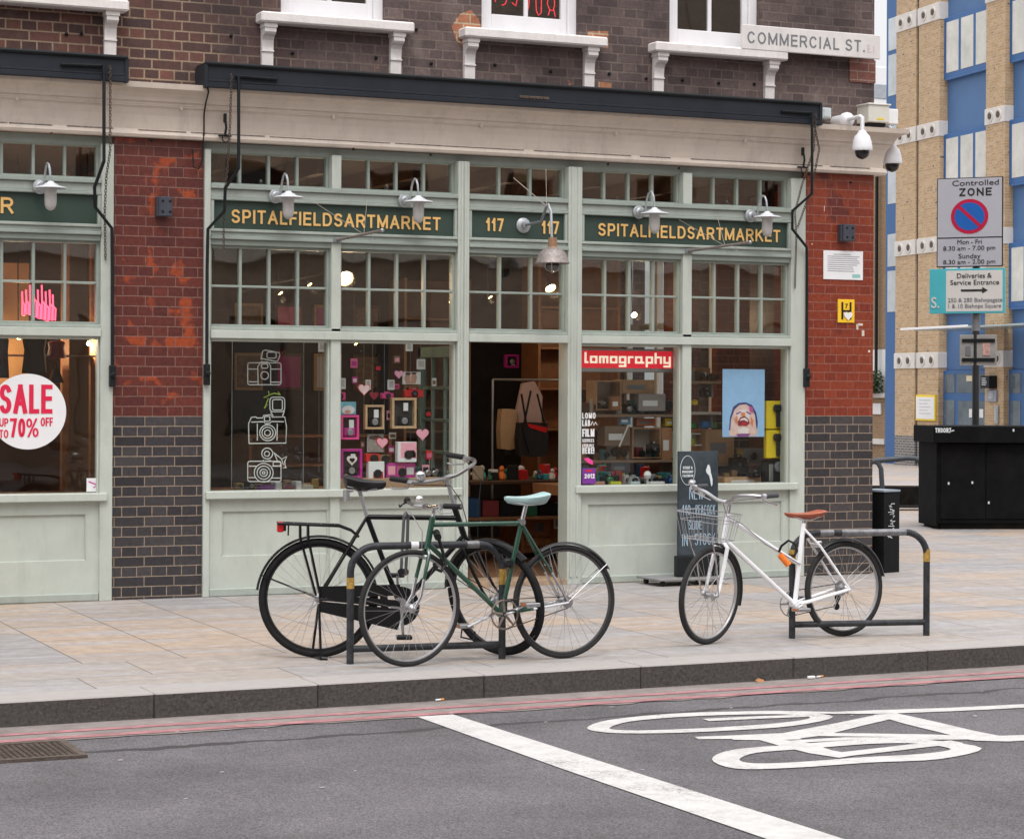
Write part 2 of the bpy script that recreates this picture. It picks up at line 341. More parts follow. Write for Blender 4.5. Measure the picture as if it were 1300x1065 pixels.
# ---------------------------------------------------------------- a plain grotesque drawn in strokes
def _a(cx, cy, rx, ry, a0, a1, n=10): return [(cx+rx*cos(radians(a0+(a1-a0)*i/n)), cy+ry*sin(radians(a0+(a1-a0)*i/n))) for i in range(n+1)]
GL = {  # width, strokes (unit box of centrelines)
'A': (.78, [[(0, 0), (.5, 1)], [(.5, 1), (1, 0)], [(.2, .33), (.8, .33)]]),
'B': (.70, [[(0, 0), (0, 1)], [(0, 1), (.55, 1)]+_a(.62, .76, .34, .24, 90, -90)+[(0, .52)], [(0, .52), (.6, .52)]+_a(.62, .26, .38, .26, 90, -90)+[(0, 0)]]),
'C': (.76, [_a(.5, .5, .5, .5, 42, 318, 18)]), 'D': (.74, [[(0, 0), (0, 1)], [(0, 1), (.45, 1)]+_a(.45, .5, .55, .5, 90, -90, 12)+[(0, 0)]]),
'E': (.64, [[(0, 0), (0, 1)], [(0, 1), (1, 1)], [(0, .52), (.92, .52)], [(0, 0), (1, 0)]]), 'F': (.60, [[(0, 0), (0, 1)], [(0, 1), (1, 1)], [(0, .50), (.88, .50)]]),
'G': (.78, [_a(.5, .5, .5, .5, 42, 330, 18)+[(1, .42)], [(.55, .42), (1, .42)]]), 'H': (.74, [[(0, 0), (0, 1)], [(1, 0), (1, 1)], [(0, .52), (1, .52)]]),
'I': (.16, [[(.5, 0), (.5, 1)]]), 'K': (.74, [[(0, 0), (0, 1)], [(.95, 1), (0, .38)], [(.36, .62), (1, 0)]]), 'L': (.58, [[(0, 1), (0, 0)], [(0, 0), (1, 0)]]),
'M': (.88, [[(0, 0), (0, 1)], [(0, 1), (.5, .08)], [(.5, .08), (1, 1)], [(1, 1), (1, 0)]]), 'N': (.76, [[(0, 0), (0, 1)], [(0, 1), (1, 0)], [(1, 0), (1, 1)]]),
'O': (.80, [_a(.5, .5, .5, .5, 0, 360, 24)]), 'P': (.68, [[(0, 0), (0, 1)], [(0, 1), (.6, 1)]+_a(.62, .72, .38, .28, 90, -90)+[(0, .44)]]),
'R': (.72, [[(0, 0), (0, 1)], [(0, 1), (.6, 1)]+_a(.60, .74, .38, .26, 90, -90)+[(0, .48)], [(.55, .48), (1, 0)]]),
'S': (.68, [_a(.5, .76, .46, .24, 25, 250, 12)+_a(.5, .25, .48, .25, 75, -155, 14)]), 'T': (.66, [[(0, 1), (1, 1)], [(.5, 1), (.5, 0)]]),
'U': (.74, [[(0, 1), (0, .36)]+_a(.5, .36, .5, .36, 180, 360, 12)+[(1, 1)]]), 'V': (.74, [[(0, 1), (.5, 0)], [(.5, 0), (1, 1)]]),
'W': (1.05, [[(0, 1), (.25, 0)], [(.25, 0), (.5, .95)], [(.5, .95), (.75, 0)], [(.75, 0), (1, 1)]]), 'Z': (.68, [[(0, 1), (1, 1)], [(1, 1), (0, 0)], [(0, 0), (1, 0)]]),
'Y': (.72, [[(0, 1), (.5, .45)], [(1, 1), (.5, .45)], [(.5, .45), (.5, 0)]]), 'X': (.72, [[(0, 1), (1, 0)], [(1, 1), (0, 0)]]), 'J': (.55, [[(1, 1), (1, .3)]+_a(.5, .3, .5, .3, 0, -170, 10)]),
'0': (.60, [_a(.5, .5, .5, .5, 0, 360, 24)]), '1': (.36, [[(.85, 0), (.85, 1)], [(.85, 1), (0, .72)]]), '2': (.60, [_a(.5, .72, .48, .28, 165, -20, 10)+[(0, 0)], [(0, 0), (1, 0)]]),
'7': (.58, [[(0, 1), (1, 1)], [(1, 1), (.35, 0)]]), '8': (.6, [_a(.5, .76, .42, .24, 0, 360, 16), _a(.5, .27, .5, .27, 0, 360, 16)]), '.': (.16, [[(.5, 0), (.5, .01)]]), '!': (.16, [[(.5, 1), (.5, .33)], [(.5, 0), (.5, .01)]]), "'": (.16, [[(.5, 1), (.5, .8)]]),
'3': (.6, [_a(.45, .75, .45, .25, 150, -80, 10), _a(.48, .27, .5, .27, 80, -155, 12)]), '&': (.75, [_a(.45, .78, .3, .22, -40, 220, 12)+[(1, 0)], _a(.4, .27, .4, .27, 120, 360, 12)+[(.95, .5)]]), '-': (.4, [[(0, .48), (1, .48)]]),
'%': (.9, [_a(.2, .78, .2, .22, 0, 360, 12), _a(.8, .22, .2, .22, 0, 360, 12), [(.85, 1), (.15, 0)]]), '+': (.6, [[(0, .5), (1, .5)], [(.5, .2), (.5, .8)]])}
def strokes(mb, s, O, U, V, h, t=.17, gap=.16, width=None, align='L', xs=1., th=.002, space=.4):
    """letters of cap height h, stroke t*h, in the plane O+uU+vV; fitted to width if given"""
    tot = 0
    for c in s: tot += (space if c == ' ' else GL[c][0]*xs+(t if GL[c][0] < .2 else 0)*0+gap)
    tot -= gap; k = 1.
    if width: k = width/(tot*h)
    x = 0 if align == 'L' else (-tot*h*k/2 if align == 'C' else -tot*h*k); U = Vector(U).normalized(); V = Vector(V).normalized(); N = U.cross(V); O = Vector(O); cnt = 0
    for c in s:
        if c == ' ': x += space*h*k; continue
        w_, st = GL[c]; w_ = w_*xs*h*k; T = t*h
        for q in st:
            P = [(x+T/2+a*max(w_-T, 0), T/2+b*(h-T)) if w_ > T else (x+w_/2, T/2+b*(h-T)) for a, b in q]
            closed = (Vector(P[0])-Vector(P[-1])).length < 1e-5 and len(P) > 3
            if closed: P = P[:-1]
            else:
                d0 = (Vector(P[0])-Vector(P[1])).normalized()*T*.5; d1 = (Vector(P[-1])-Vector(P[-2])).normalized()*T*.5
                P[0] = (P[0][0]+d0.x, P[0][1]+d0.y); P[-1] = (P[-1][0]+d1.x, P[-1][1]+d1.y)
            cnt += 1; mb.ribbon(P, T, O+N*((cnt % 5)*.00016), U, V, th, closed)
        x += w_+gap*h*k
    return mb
def tiny(mb, O, U, V, w_, h, n=1, seed=0):
    """illegibly small printed words: rows of short dashes"""
    r = random.Random(seed); U = Vector(U).normalized(); V = Vector(V).normalized(); N = U.cross(V); O = Vector(O)
    for j in range(n):
        x = r.uniform(0, .12)*w_; end = w_*r.uniform(.8, 1.)
        while x < end:
            l = min(r.uniform(1.2, 4)*h, end-x); mb.ribbon([(x, -j*h*2), (x+l, -j*h*2)], h, O, U, V, .0012); x += l+h*.9
    return mb
# ================================================================ SETTING
# road
m = mat('asphalt', (.122, .114, .121), .82, stain=.30, var=.30, vscale=1.1, bump=.9, bscale=170)
n = m.node_tree.nodes; L = m.node_tree.links; b = n['Principled BSDF']; src = b.inputs['Base Color'].links[0].from_socket
g = n.new('ShaderNodeNewGeometry'); z1 = n.new('ShaderNodeTexNoise'); z1.inputs['Scale'].default_value = 120; z1.inputs['Detail'].default_value = 3; L.new(g.outputs['Position'], z1.inputs['Vector'])
r1 = n.new('ShaderNodeMapRange'); r1.inputs[1].default_value = .35; r1.inputs[2].default_value = .68; r1.inputs[3].default_value = .52; r1.inputs[4].default_value = 1.65; L.new(z1.outputs[0], r1.inputs[0])
cc = n.new('ShaderNodeCombineColor'); [L.new(r1.outputs[0], cc.inputs[i]) for i in range(3)]
mx = n.new('ShaderNodeMix'); mx.data_type = 'RGBA'; mx.blend_type = 'MULTIPLY'; mx.inputs[0].default_value = 1; L.new(src, mx.inputs[6]); L.new(cc.outputs[0], mx.inputs[7])
# dark repair seam running along the road
sp = n.new('ShaderNodeSeparateXYZ'); L.new(g.outputs['Position'], sp.inputs[0])
wn = n.new('ShaderNodeTexNoise'); wn.inputs['Scale'].default_value = 4; wn.inputs['Detail'].default_value = 8; L.new(g.outputs['Position'], wn.inputs['Vector'])
q = n.new('ShaderNodeMath'); q.operation = 'MULTIPLY_ADD'; q.inputs[1].default_value = .22; L.new(wn.outputs[0], q.inputs[0]); L.new(sp.outputs[1], q.inputs[2])
q2 = n.new('ShaderNodeMath'); q2.operation = 'MULTIPLY_ADD'; q2.inputs[1].default_value = -.03; L.new(sp.outputs[0], q2.inputs[0]); L.new(q.outputs[0], q2.inputs[2])
cm = n.new('ShaderNodeMath'); cm.operation = 'COMPARE'; cm.inputs[1].default_value = -5.91; cm.inputs[2].default_value = .030; L.new(q2.outputs[0], cm.inputs[0])
mx2 = n.new('ShaderNodeMix'); mx2.data_type = 'RGBA'; mx2.inputs[7].default_value = (.055, .05, .052, 1); L.new(cm.outputs[0], mx2.inputs[0]); L.new(mx.outputs[2], mx2.inputs[6])
L.new(mx2.outputs[2], b.inputs['Base Color'])
KY0, KX0, KS = -5.053, 2.158, .0245          # kerb line: y = KY0 + KS*(x-KX0)
def ky(x): return KY0+KS*(x-KX0)
RZ = -.13
struct(MB().add([(-60, -70, RZ), (120, -70, RZ), (120, ky(120)-.02, RZ), (-60, ky(-60)-.02, RZ)], [(0, 1, 2, 3)]), 'road', m)
# worn paler gutter strip
mg = mat('gutter_asphalt', (.25, .215, .20), .85, var=.25, vscale=5, bump=.8, bscale=150)
def strip(y0, y1, z, x0=-12, x1=34, n=60, jit=0.):
    mb = MB(); vs = []; fs = []
    for i in range(n+1):
        x = x0+(x1-x0)*i/n; vs += [(x, ky(x)+y0+random.uniform(-jit, jit), z), (x, ky(x)+y1, z)]
    for i in range(n): fs.append((2*i, 2*i+2, 2*i+3, 2*i+1))
    return mb.add(vs, fs)
struct(strip(-.50, -.005, RZ+.004, jit=.03, n=400), 'gutter', mg)
mr = mat('worn_red_road_paint', (.38, .17, .18), .8, var=.3, vscale=14, bump=.5, bscale=140, stain=.95)
struct(strip(-.29, -.225, RZ+.0065, n=30), 'road_marking', mr)
struct(strip(-.485, -.41, RZ+.0065, n=30), 'road_marking', mr)
mw = mat('white_road_paint', (.56, .545, .53), .75, var=.10, vscale=14, bump=.6, bscale=130, stain=.35)
n_ = mw.node_tree.nodes; L_ = mw.node_tree.links; b_ = n_['Principled BSDF']; s_ = b_.inputs['Base Color'].links[0].from_socket; g_ = n_.new('ShaderNodeNewGeometry')
z_ = n_.new('ShaderNodeTexNoise'); z_.inputs['Scale'].default_value = 60; z_.inputs['Detail'].default_value = 8; z_.inputs['Roughness'].default_value = .8; L_.new(g_.outputs['Position'], z_.inputs['Vector'])
y_ = n_.new('ShaderNodeTexNoise'); y_.inputs['Scale'].default_value = 3.; y_.inputs['Detail'].default_value = 3; L_.new(g_.outputs['Position'], y_.inputs['Vector'])
a_ = n_.new('ShaderNodeMath'); a_.operation = 'MULTIPLY_ADD'; a_.inputs[1].default_value = .45; L_.new(y_.outputs[0], a_.inputs[0]); L_.new(z_.outputs[0], a_.inputs[2])
r_ = n_.new('ShaderNodeMapRange'); r_.inputs[1].default_value = .79; r_.inputs[2].default_value = .90; r_.inputs[4].default_value = .8; L_.new(a_.outputs[0], r_.inputs[0])
x_ = n_.new('ShaderNodeMix'); x_.data_type = 'RGBA'; x_.inputs[7].default_value = (.16, .15, .15, 1); L_.new(r_.outputs[0], x_.inputs[0]); L_.new(s_, x_.inputs[6]); L_.new(x_.outputs[2], b_.inputs['Base Color'])
RW = RZ+.0045
struct(MB().add([(4.235, -5.50, RW), (4.44, -5.49, RW), (4.52, -7.3, RW), (4.60, -9.2, RW), (4.33, -9.2, RW), (4.262, -7.2, RW)], [(0, 5, 2, 1), (5, 4, 3, 2)]), 'road_marking', mw)
def gp(u, v):                                 # surveyed outline points of the painted cycle symbol, on the road
    return G(720+u/2.2414, 880+v/2.2414, RW)
mb = MB()
def annulus(out, inn):
    n = 40
    def resamp(P):
        P = [Vector(gp(*p)) for p in P]; k = len(P); res = []
        for i in range(n):
            t = i*k/n; a = int(t); f = t-a; p0, p1, p2, p3 = P[a-1], P[a % k], P[(a+1) % k], P[(a+2) % k]
            res.append(.5*((2*p1)+(-p0+p2)*f+(2*p0-5*p1+4*p2-p3)*f*f+(-p0+3*p1-3*p2+p3)*f**3))
        return res
    a = resamp(out); c = resamp(inn); vs = [(p.x, p.y, RW) for p in a+c]
    mb.add(vs, [(i, (i+1) % n, n+(i+1) % n, n+i) for i in range(n)])
annulus([(57, 97), (120, 75), (300, 57), (480, 51), (640, 50), (757, 66), (640, 92), (420, 107), (230, 113), (105, 110)],
        [(120, 98), (180, 79), (330, 66), (480, 60), (620, 59), (692, 69), (600, 84), (410, 97), (240, 104), (160, 104)])
annulus([(412, 187), (470, 160), (640, 145), (840, 131), (1020, 131), (1180, 155), (1060, 186), (860, 196), (640, 211), (480, 213)],
        [(490, 187), (540, 168), (680, 157), (860, 143), (1000, 142), (1092, 158), (1000, 172), (840, 181), (650, 195), (530, 198)])
def stroke(pts, wd):
    P = [gp(*p) for p in pts]; wd = [q*1.45 for q in wd] if isinstance(wd, list) else wd*1.45; mb.ribbon(P, wd, (0, 0, RW-.001+random.random()*.0008), X, Y, .0008)
stroke([(395, 75), (520, 69), (700, 62)], .055)
stroke([(368, 126), (460, 124), (600, 118), (700, 112)], [.05, .07, .07, .06])
stroke([(470, 127), (560, 128), (660, 126)], .06)
stroke([(600, 126), (690, 112), (800, 88), (920, 62)], [.10, .13, .10, .09])
stroke([(560, 128), (650, 145), (720, 165), (800, 178)], [.06, .12, .10, .09])
stroke([(905, 58), (1010, 84), (1110, 108), (1200, 128)], [.10, .13, .13, .15])
stroke([(700, 116), (860, 118), (1040, 121), (1190, 126)], .07)
stroke([(640, 137), (800, 128), (960, 128), (1190, 126)], [.05, .06, .06, .05])
stroke([(790, 172), (900, 160), (1010, 147), (1110, 137)], .07)
stroke([(1150, 127), (1240, 128), (1330, 124), (1500, 118)], [.10, .12, .10, .1])
stroke([(640, 52), (760, 55), (900, 52), (1100, 45), (1300, 35), (1500, 25)], [.04, .05, .09, .08, .08, .08])
struct(mb, 'road_marking', mw)
# drain cover in the gutter
dr = thing('drain_cover', 'rusty iron drain grating set in the road beside the red lines', 'drain cover', (2.05, -5.85, RZ))
mi = mat('rusty_iron', (.11, .085, .07), .75, .3, var=.4, vscale=30, bump=.5)
mb = MB(); x0, x1, y0, y1 = 1.55, 2.36, -6.10, -5.62
for a in ((x0, x1, y0, y0+.035), (x0, x1, y1-.035, y1), (x0, x0+.035, y0+.035, y1-.035), (x1-.035, x1, y0+.035, y1-.035)): mb.box(*a, RZ+.001, RZ+.016)
mb.build('frame', mi, dr)
mb = MB(); mb.box(x0+.03, x1-.03, y0+.03, y1-.03, RZ+.0006, RZ+.003)
mb.build('base_plate', mat('drain_dark', (.02, .018, .017), .9), dr)
mb = MB(); k = 0
for i in range(26):
    for j in range(12):
        mb.box(x0+.05+i*.0285, x0+.069+i*.0285, y0+.05+j*.0325+(i % 2)*.008, y0+.068+j*.0325+(i % 2)*.008, RZ+.003, RZ+.014)
mb.build('grating', mi, dr)
# pavement
m = bpy.data.materials.new('york_stone_paving'); m.use_nodes = True; n = m.node_tree.nodes; L = m.node_tree.links; b = n['Principled BSDF']; b.inputs['Roughness'].default_value = .75
g = n.new('ShaderNodeNewGeometry'); sp = n.new('ShaderNodeSeparateXYZ'); L.new(g.outputs['Position'], sp.inputs[0])
cb = n.new('ShaderNodeCombineXYZ'); L.new(sp.outputs[1], cb.inputs[0]); L.new(sp.outputs[0], cb.inputs[1])
mp = n.new('ShaderNodeMapping'); mp.inputs['Location'].default_value = (.05, -2.898+.62*5, 0); L.new(cb.outputs[0], mp.inputs[0])
t = n.new('ShaderNodeTexBrick'); t.inputs['Scale'].default_value = 1; t.inputs['Brick Width'].default_value = .80; t.inputs['Row Height'].default_value = .62; t.offset = .42; t.offset_frequency = 2; t.squash = .72; t.squash_frequency = 3
t.inputs['Mortar Size'].default_value = .0055; t.inputs['Mortar Smooth'].default_value = .3; t.inputs['Bias'].default_value = -.05
t.inputs['Color1'].default_value = (.30, .290, .290, 1); t.inputs['Color2'].default_value = (.43, .33, .25, 1); t.inputs['Mortar'].default_value = (.14, .12, .11, 1)
L.new(mp.outputs[0], t.inputs['Vector'])
# kerbside band of long slabs lying along the street
t2 = n.new('ShaderNodeTexBrick'); t2.inputs['Scale'].default_value = 1; t2.inputs['Brick Width'].default_value = 1.15; t2.inputs['Row Height'].default_value = .62; t2.offset = .37
t2.inputs['Mortar Size'].default_value = .005; t2.inputs['Mortar Smooth'].default_value = .3; t2.inputs['Color1'].default_value = (.325, .31, .303, 1); t2.inputs['Color2'].default_value = (.375, .325, .285, 1); t2.inputs['Mortar'].default_value = (.15, .13, .12, 1)
sk = n.new('ShaderNodeMath'); sk.operation = 'MULTIPLY_ADD'; sk.inputs[1].default_value = -.03; L.new(sp.outputs[0], sk.inputs[0]); L.new(sp.outputs[1], sk.inputs[2])
cb2 = n.new('ShaderNodeCombineXYZ'); L.new(sp.outputs[0], cb2.inputs[0]); L.new(sk.outputs[0], cb2.inputs[1])
mp2 = n.new('ShaderNodeMapping'); mp2.inputs['Location'].default_value = (.3, 3.735+.62*10, 0); L.new(cb2.outputs[0], mp2.inputs[0]); L.new(mp2.outputs[0], t2.inputs['Vector'])
lt = n.new('ShaderNodeMath'); lt.operation = 'LESS_THAN'; lt.inputs[1].default_value = -3.735; L.new(sk.outputs[0], lt.inputs[0])
def mixn(fac, a, c, blend='MIX', v=None):
    x = n.new('ShaderNodeMix'); x.data_type = 'RGBA'; x.blend_type = blend
    (L.new(fac, x.inputs[0]) if not isinstance(fac, float) else setattr(x.inputs[0], 'default_value', fac)); L.new(a, x.inputs[6])
    (L.new(c, x.inputs[7]) if not isinstance(c, tuple) else setattr(x.inputs[7], 'default_value', (*c, 1))); return x.outputs[2]
out = mixn(lt.outputs[0], t.outputs['Color'], t2.outputs['Color'])
# riven banding inside the stones, blotches and gum spots
def noise(scale, detail, vec, rough=.6):
    z = n.new('ShaderNodeTexNoise'); z.inputs['Scale'].default_value = scale; z.inputs['Detail'].default_value = detail; z.inputs['Roughness'].default_value = rough; L.new(vec, z.inputs['Vector']); return z.outputs[0]
def rng(s, a, c, d, e):
    r = n.new('ShaderNodeMapRange'); r.inputs[1].default_value = a; r.inputs[2].default_value = c; r.inputs[3].default_value = d; r.inputs[4].default_value = e; L.new(s, r.inputs[0]); return r.outputs[0]
st = n.new('ShaderNodeMapping'); st.inputs['Scale'].default_value = (.45, 3.0, 1); L.new(g.outputs['Position'], st.inputs[0])
band = noise(2.0, 4, st.outputs[0]); out = mixn(rng(band, .54, .64, 0, .55), out, (.40, .31, .235)); out = mixn(rng(noise(1.6, 3, st.outputs[0]), .5, .58, 0, .6), out, (.38, .37, .38))
v = rng(noise(9, 8, g.outputs['Position'], .7), .25, .75, .70, 1.18); cc = n.new('ShaderNodeCombineColor'); [L.new(v, cc.inputs[i]) for i in range(3)]; out = mixn(1.0, out, cc.outputs[0], 'MULTIPLY')
v = rng(noise(130, 2, g.outputs['Position'], .7), .3, .7, .90, 1.08); cc = n.new('ShaderNodeCombineColor'); [L.new(v, cc.inputs[i]) for i in range(3)]; out = mixn(1.0, out, cc.outputs[0], 'MULTIPLY')
vo = n.new('ShaderNodeTexVoronoi'); vo.inputs['Scale'].default_value = 3.2; L.new(g.outputs['Position'], vo.inputs['Vector']); gum = rng(vo.outputs['Distance'], .05, .07, 1, 0)
gs = n.new('ShaderNodeMath'); gs.operation = 'MULTIPLY'; gs.inputs[1].default_value = .5; L.new(gum, gs.inputs[0]); out = mixn(gs.outputs[0], out, (.22, .20, .19))
fm = mixn(lt.outputs[0], t.outputs['Fac'], t2.outputs['Fac']); bw = n.new('ShaderNodeRGBToBW'); L.new(fm, bw.inputs[0])
out = mixn(bw.outputs[0], out, (.14, .12, .11))
L.new(out, b.inputs['Base Color'])
bu = n.new('ShaderNodeBump'); bu.inputs['Strength'].default_value = .35; bu.inputs['Distance'].default_value = .006; hh = n.new('ShaderNodeMath'); hh.operation = 'MULTIPLY_ADD'; hh.inputs[1].default_value = -1.5
L.new(bw.outputs[0], hh.inputs[0]); L.new(noise(25, 7, g.outputs['Position']), hh.inputs[2]); L.new(hh.outputs[0], bu.inputs['Height']); L.new(bu.outputs[0], b.inputs['Normal'])
PAVE = m
KW = .30                                      # kerb stone width
vs = []; fs = []; xs = [-60, -12, 0, 4, 8, 12, 20, 40, 90]
for x in xs: vs += [(x, ky(x)+KW, 0), (x, 7, 0), (x, 90, -1.55)]
for i in range(len(xs)-1): a = 3*i; fs += [(a, a+3, a+4, a+1), (a+1, a+4, a+5, a+2)]
struct(MB().add(vs, fs), 'pavement', PAVE)
# kerb stones: granite, rough dark riser, pale worn top
mk = bpy.data.materials.new('granite_kerb'); mk.use_nodes = True; n = mk.node_tree.nodes; L = mk.node_tree.links; b = n['Principled BSDF']; b.inputs['Roughness'].default_value = .8
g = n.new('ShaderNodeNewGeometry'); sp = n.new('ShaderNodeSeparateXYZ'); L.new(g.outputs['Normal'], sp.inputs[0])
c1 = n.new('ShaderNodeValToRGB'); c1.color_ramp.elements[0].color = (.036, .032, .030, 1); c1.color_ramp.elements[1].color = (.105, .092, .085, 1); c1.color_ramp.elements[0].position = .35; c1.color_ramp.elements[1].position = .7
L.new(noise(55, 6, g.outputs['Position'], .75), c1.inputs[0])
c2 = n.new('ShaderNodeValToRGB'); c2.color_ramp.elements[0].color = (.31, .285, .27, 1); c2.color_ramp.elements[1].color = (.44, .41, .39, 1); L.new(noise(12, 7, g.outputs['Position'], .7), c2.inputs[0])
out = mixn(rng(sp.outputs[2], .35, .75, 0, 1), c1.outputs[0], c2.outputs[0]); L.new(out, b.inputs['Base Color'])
bu = n.new('ShaderNodeBump'); bu.inputs['Strength'].default_value = .9; bu.inputs['Distance'].default_value = .008; L.new(noise(45, 8, g.outputs['Position'], .7), bu.inputs['Height']); L.new(bu.outputs[0], b.inputs['Normal'])
mb = MB(); x = -12.
joints = [-12]+[G(p, q)[0] for p, q in ((402, 868), (616, 857), (816, 846), (1005, 834), (1178, 825))]
js = [joints[1]-.9*k for k in range(16, 0, -1)]+joints[1:]+[joints[-1]+.95*k for k in range(1, 26)]
ang = math.atan(KS)
for a, c in zip(js, js[1:]):
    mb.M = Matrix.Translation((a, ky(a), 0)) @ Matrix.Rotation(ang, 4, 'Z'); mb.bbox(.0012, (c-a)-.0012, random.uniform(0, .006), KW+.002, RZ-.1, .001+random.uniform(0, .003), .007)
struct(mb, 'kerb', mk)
# ================================================================ THE CORNER SHOP BUILDING
B = thing('corner_shop_building', 'dark brick corner building with sage green shopfront, red glazed piers and pale cornice', 'building', (7.3, 0, 0))
RB = brick('red_glazed_brick', (.085, .021, .019), (.135, .030, .022), (.20, .105, .08), ox=3.97, oz=.02, squash=.5, sqf=2, rough=.30, coat=.25, patch=(.31, .055, .018), patch_t=.545, patch_scale=5., bump=.4,
           zsplit=(1.37, (.029, .0265, .030), (.060, .053, .057), (.30, .225, .16)), ms=.0034)
RB2 = brick('red_glazed_brick_corner', (.175, .026, .013), (.245, .042, .016), (.26, .10, .07), ox=9.98, oz=.02, squash=.5, sqf=2, rough=.32, coat=.22, patch=(.12, .022, .018), patch_t=.57, patch_scale=3.0, bump=.4,
           zsplit=(1.37, (.031, .0275, .030), (.062, .053, .056), (.30, .225, .16)), ms=.0034)
UB = brick('upper_brick', (.060, .030, .027), (.150, .058, .042), (.31, .22, .15), ox=.1, oz=.0, squash=.5, sqf=2, rough=.75, patch=(.34, .12, .06), patch_t=.70, patch_scale=2.2, bump=.7, ms=.0065,
           patch2=(5.0, 6.1, (.082, .056, .053), (.155, .108, .100), (.18, .135, .115)), grime=1, soot=True)
PX = [(3.951, 4.644), (9.941, 10.641)]
MB().box(PX[0][0], PX[0][1], 0, .5, -.02, 3.50).build('pier', RB, B, label='maroon and blue brick pier between the two shopfronts')
MB().box(PX[1][0], PX[1][1], 0, .5, -.02, 3.50).build('pier', RB2, B, label='bright red and blue brick pier at the street corner')
# side wall down the side street
mb = MB(); SWO = [(1.3, 2.5), (2.9, 4.3)]
mb.box(10.30, 10.639, .5, 9.0, -.02, .95); mb.box(10.30, 10.639, .5, 9.0, 3.1, 7.5); y = .5
for a, c in SWO: mb.box(10.30, 10.639, y, a, .95, 3.1); y = c
mb.box(10.30, 10.639, y, 9.0, .95, 3.1); mb.build('side_wall', UB, B)
for a, c in SWO:
    mb = MB()
    for y in (a, (a+c)/2-.03, c-.06): mb.bbox(10.40, 10.47, y, y+.06, .95, 3.1)
    for z in (.95, 2.2, 3.04): mb.bbox(10.405, 10.465, a+.06, c-.06, z, z+.06)
    o = mb.build('side_window', WHITEW, B); MB().box(10.43, 10.434, a+.05, c-.05, 1.0, 3.05).build('pane', GLASS, o)
# upper wall with sash openings
ops = [(2.98, 3.84), (5.25, 6.11), (6.93, 7.80), (8.63, 9.50)]
mb = MB(); ZB, ZO, ZT = 3.45, 4.41, 7.6; xs = -3.
mb.box(-3, 10.641, 0, .3, ZB, ZO); x = -3
for a, c in ops: mb.box(x, a, 0, .3, ZO, ZT); x = c
mb.box(x, 10.641, 0, .3, ZO, ZT)
for a, c in ops: mb.box(a, c, 0, .3, 6.3, ZT)
mb.build('upper_wall', UB, B)
# cracked patch of redder brick under the street name plate
mb = MB(); a = F(1078, 75); c = F(1118, 107); mb.box(a[0], 10.648, -.012, .05, c[1], a[1])
mb.build('brick_quoin', brick('quoin_brick', (.20, .075, .055), (.25, .10, .08), (.33, .25, .2), ox=.1, rough=.8), B)
OBR = brick('orange_repair_brick', (.30, .11, .055), (.40, .17, .09), (.42, .33, .22), ox=.1, squash=.5, rough=.8, ms=.0065)
for P_ in (((584, 18), (598, 13), (607, 24), (612, 40), (606, 60), (592, 64), (579, 52), (573, 34)), ((746, 40), (772, 40), (772, 62), (763, 62), (763, 50), (746, 49)), ((759, 104), (776, 106), (775, 113), (759, 111))):
    MB().prism([F(u, v) for u, v in P_], (0, .0, 0), X, Z, .003).build('brick_repair', OBR, B)
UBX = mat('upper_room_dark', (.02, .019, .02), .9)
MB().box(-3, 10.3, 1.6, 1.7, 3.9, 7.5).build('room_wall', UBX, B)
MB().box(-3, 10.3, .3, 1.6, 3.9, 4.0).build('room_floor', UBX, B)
# cornice
prof = [(.05, 3.455), (-.075, 3.455), (-.085, 3.475), (-.075, 3.505), (-.055, 3.515), (-.058, 3.56), (-.066, 3.62), (-.082, 3.67), (-.105, 3.70), (-.105, 3.715), (-.125, 3.722), (-.13, 3.745), (-.15, 3.775), (-.18, 3.795), (-.215, 3.805), (-.222, 3.845), (.05, 3.86)]
mb = MB(); n = len(prof); vs = []
for y, z in prof: vs.append((-3, y, z))
for y, z in prof: vs.append((10.641-y, y, z))              # mitred round the corner
for y, z in prof: vs.append((10.641-y, 9.0, z))
mb.add(vs, [(k*n+i, k*n+(i+1) % n, (k+1)*n+(i+1) % n, (k+1)*n+i) for k in range(2) for i in range(n)]+[tuple(range(n-1, -1, -1)), tuple(range(2*n, 3*n))])
mb.build('cornice', STONE, B)
rg = random.Random(12); x = -2.8; SOOT = mat('lip_grime', (.20, .17, .15), .9, var=.6, vscale=40)
while x < 10.2:
    l_ = rg.uniform(.25, 1.3); MB().box(x, min(x+l_, 10.55), -.0795, -.06, 3.502, 3.5085+rg.uniform(0, .003)).build('grime_streak', SOOT, B); x += l_+rg.uniform(.01, .2)
mb = MB(); pts = [(-3, -.088, 3.728)]
for i in range(60): pts.append((-3+13.2*(i+1)/60, -.098+random.uniform(-.003, .003), 3.690+random.uniform(-.004, .004)))
mb.tube(pts[1:], .0065, 6)
for px in (85/3.94, 230, 423, 611, 782, 946):
    x = on(px, 140, -.1).x; mb.bbox(x-.012, x+.012, -.115, -.08, 3.665, 3.70)
mb.build('conduit', STONE, B, smooth=True)
mb = MB(); x0 = on(262, 115, -.22).x       # black cable over the cornice by the blind
mb.tube([(x0, -.225, 3.86), (x0+.015, -.228, 3.80), (x0+.02, -.14, 3.73), (x0+.02, -.09, 3.65), (x0+.02, -.09, 3.50), (x0+.02, -.06, 3.42), (x0+.02, -.05, 3.30), (x0-.01, -.05, 3.235), (x0-.05, -.05, 3.25), (x0-.055, -.05, 3.38)], .006, 6)
mb.build('cable', BLACK, B, smooth=True)
mb = MB()                                   # little hooks and lamp screws under the cornice lip
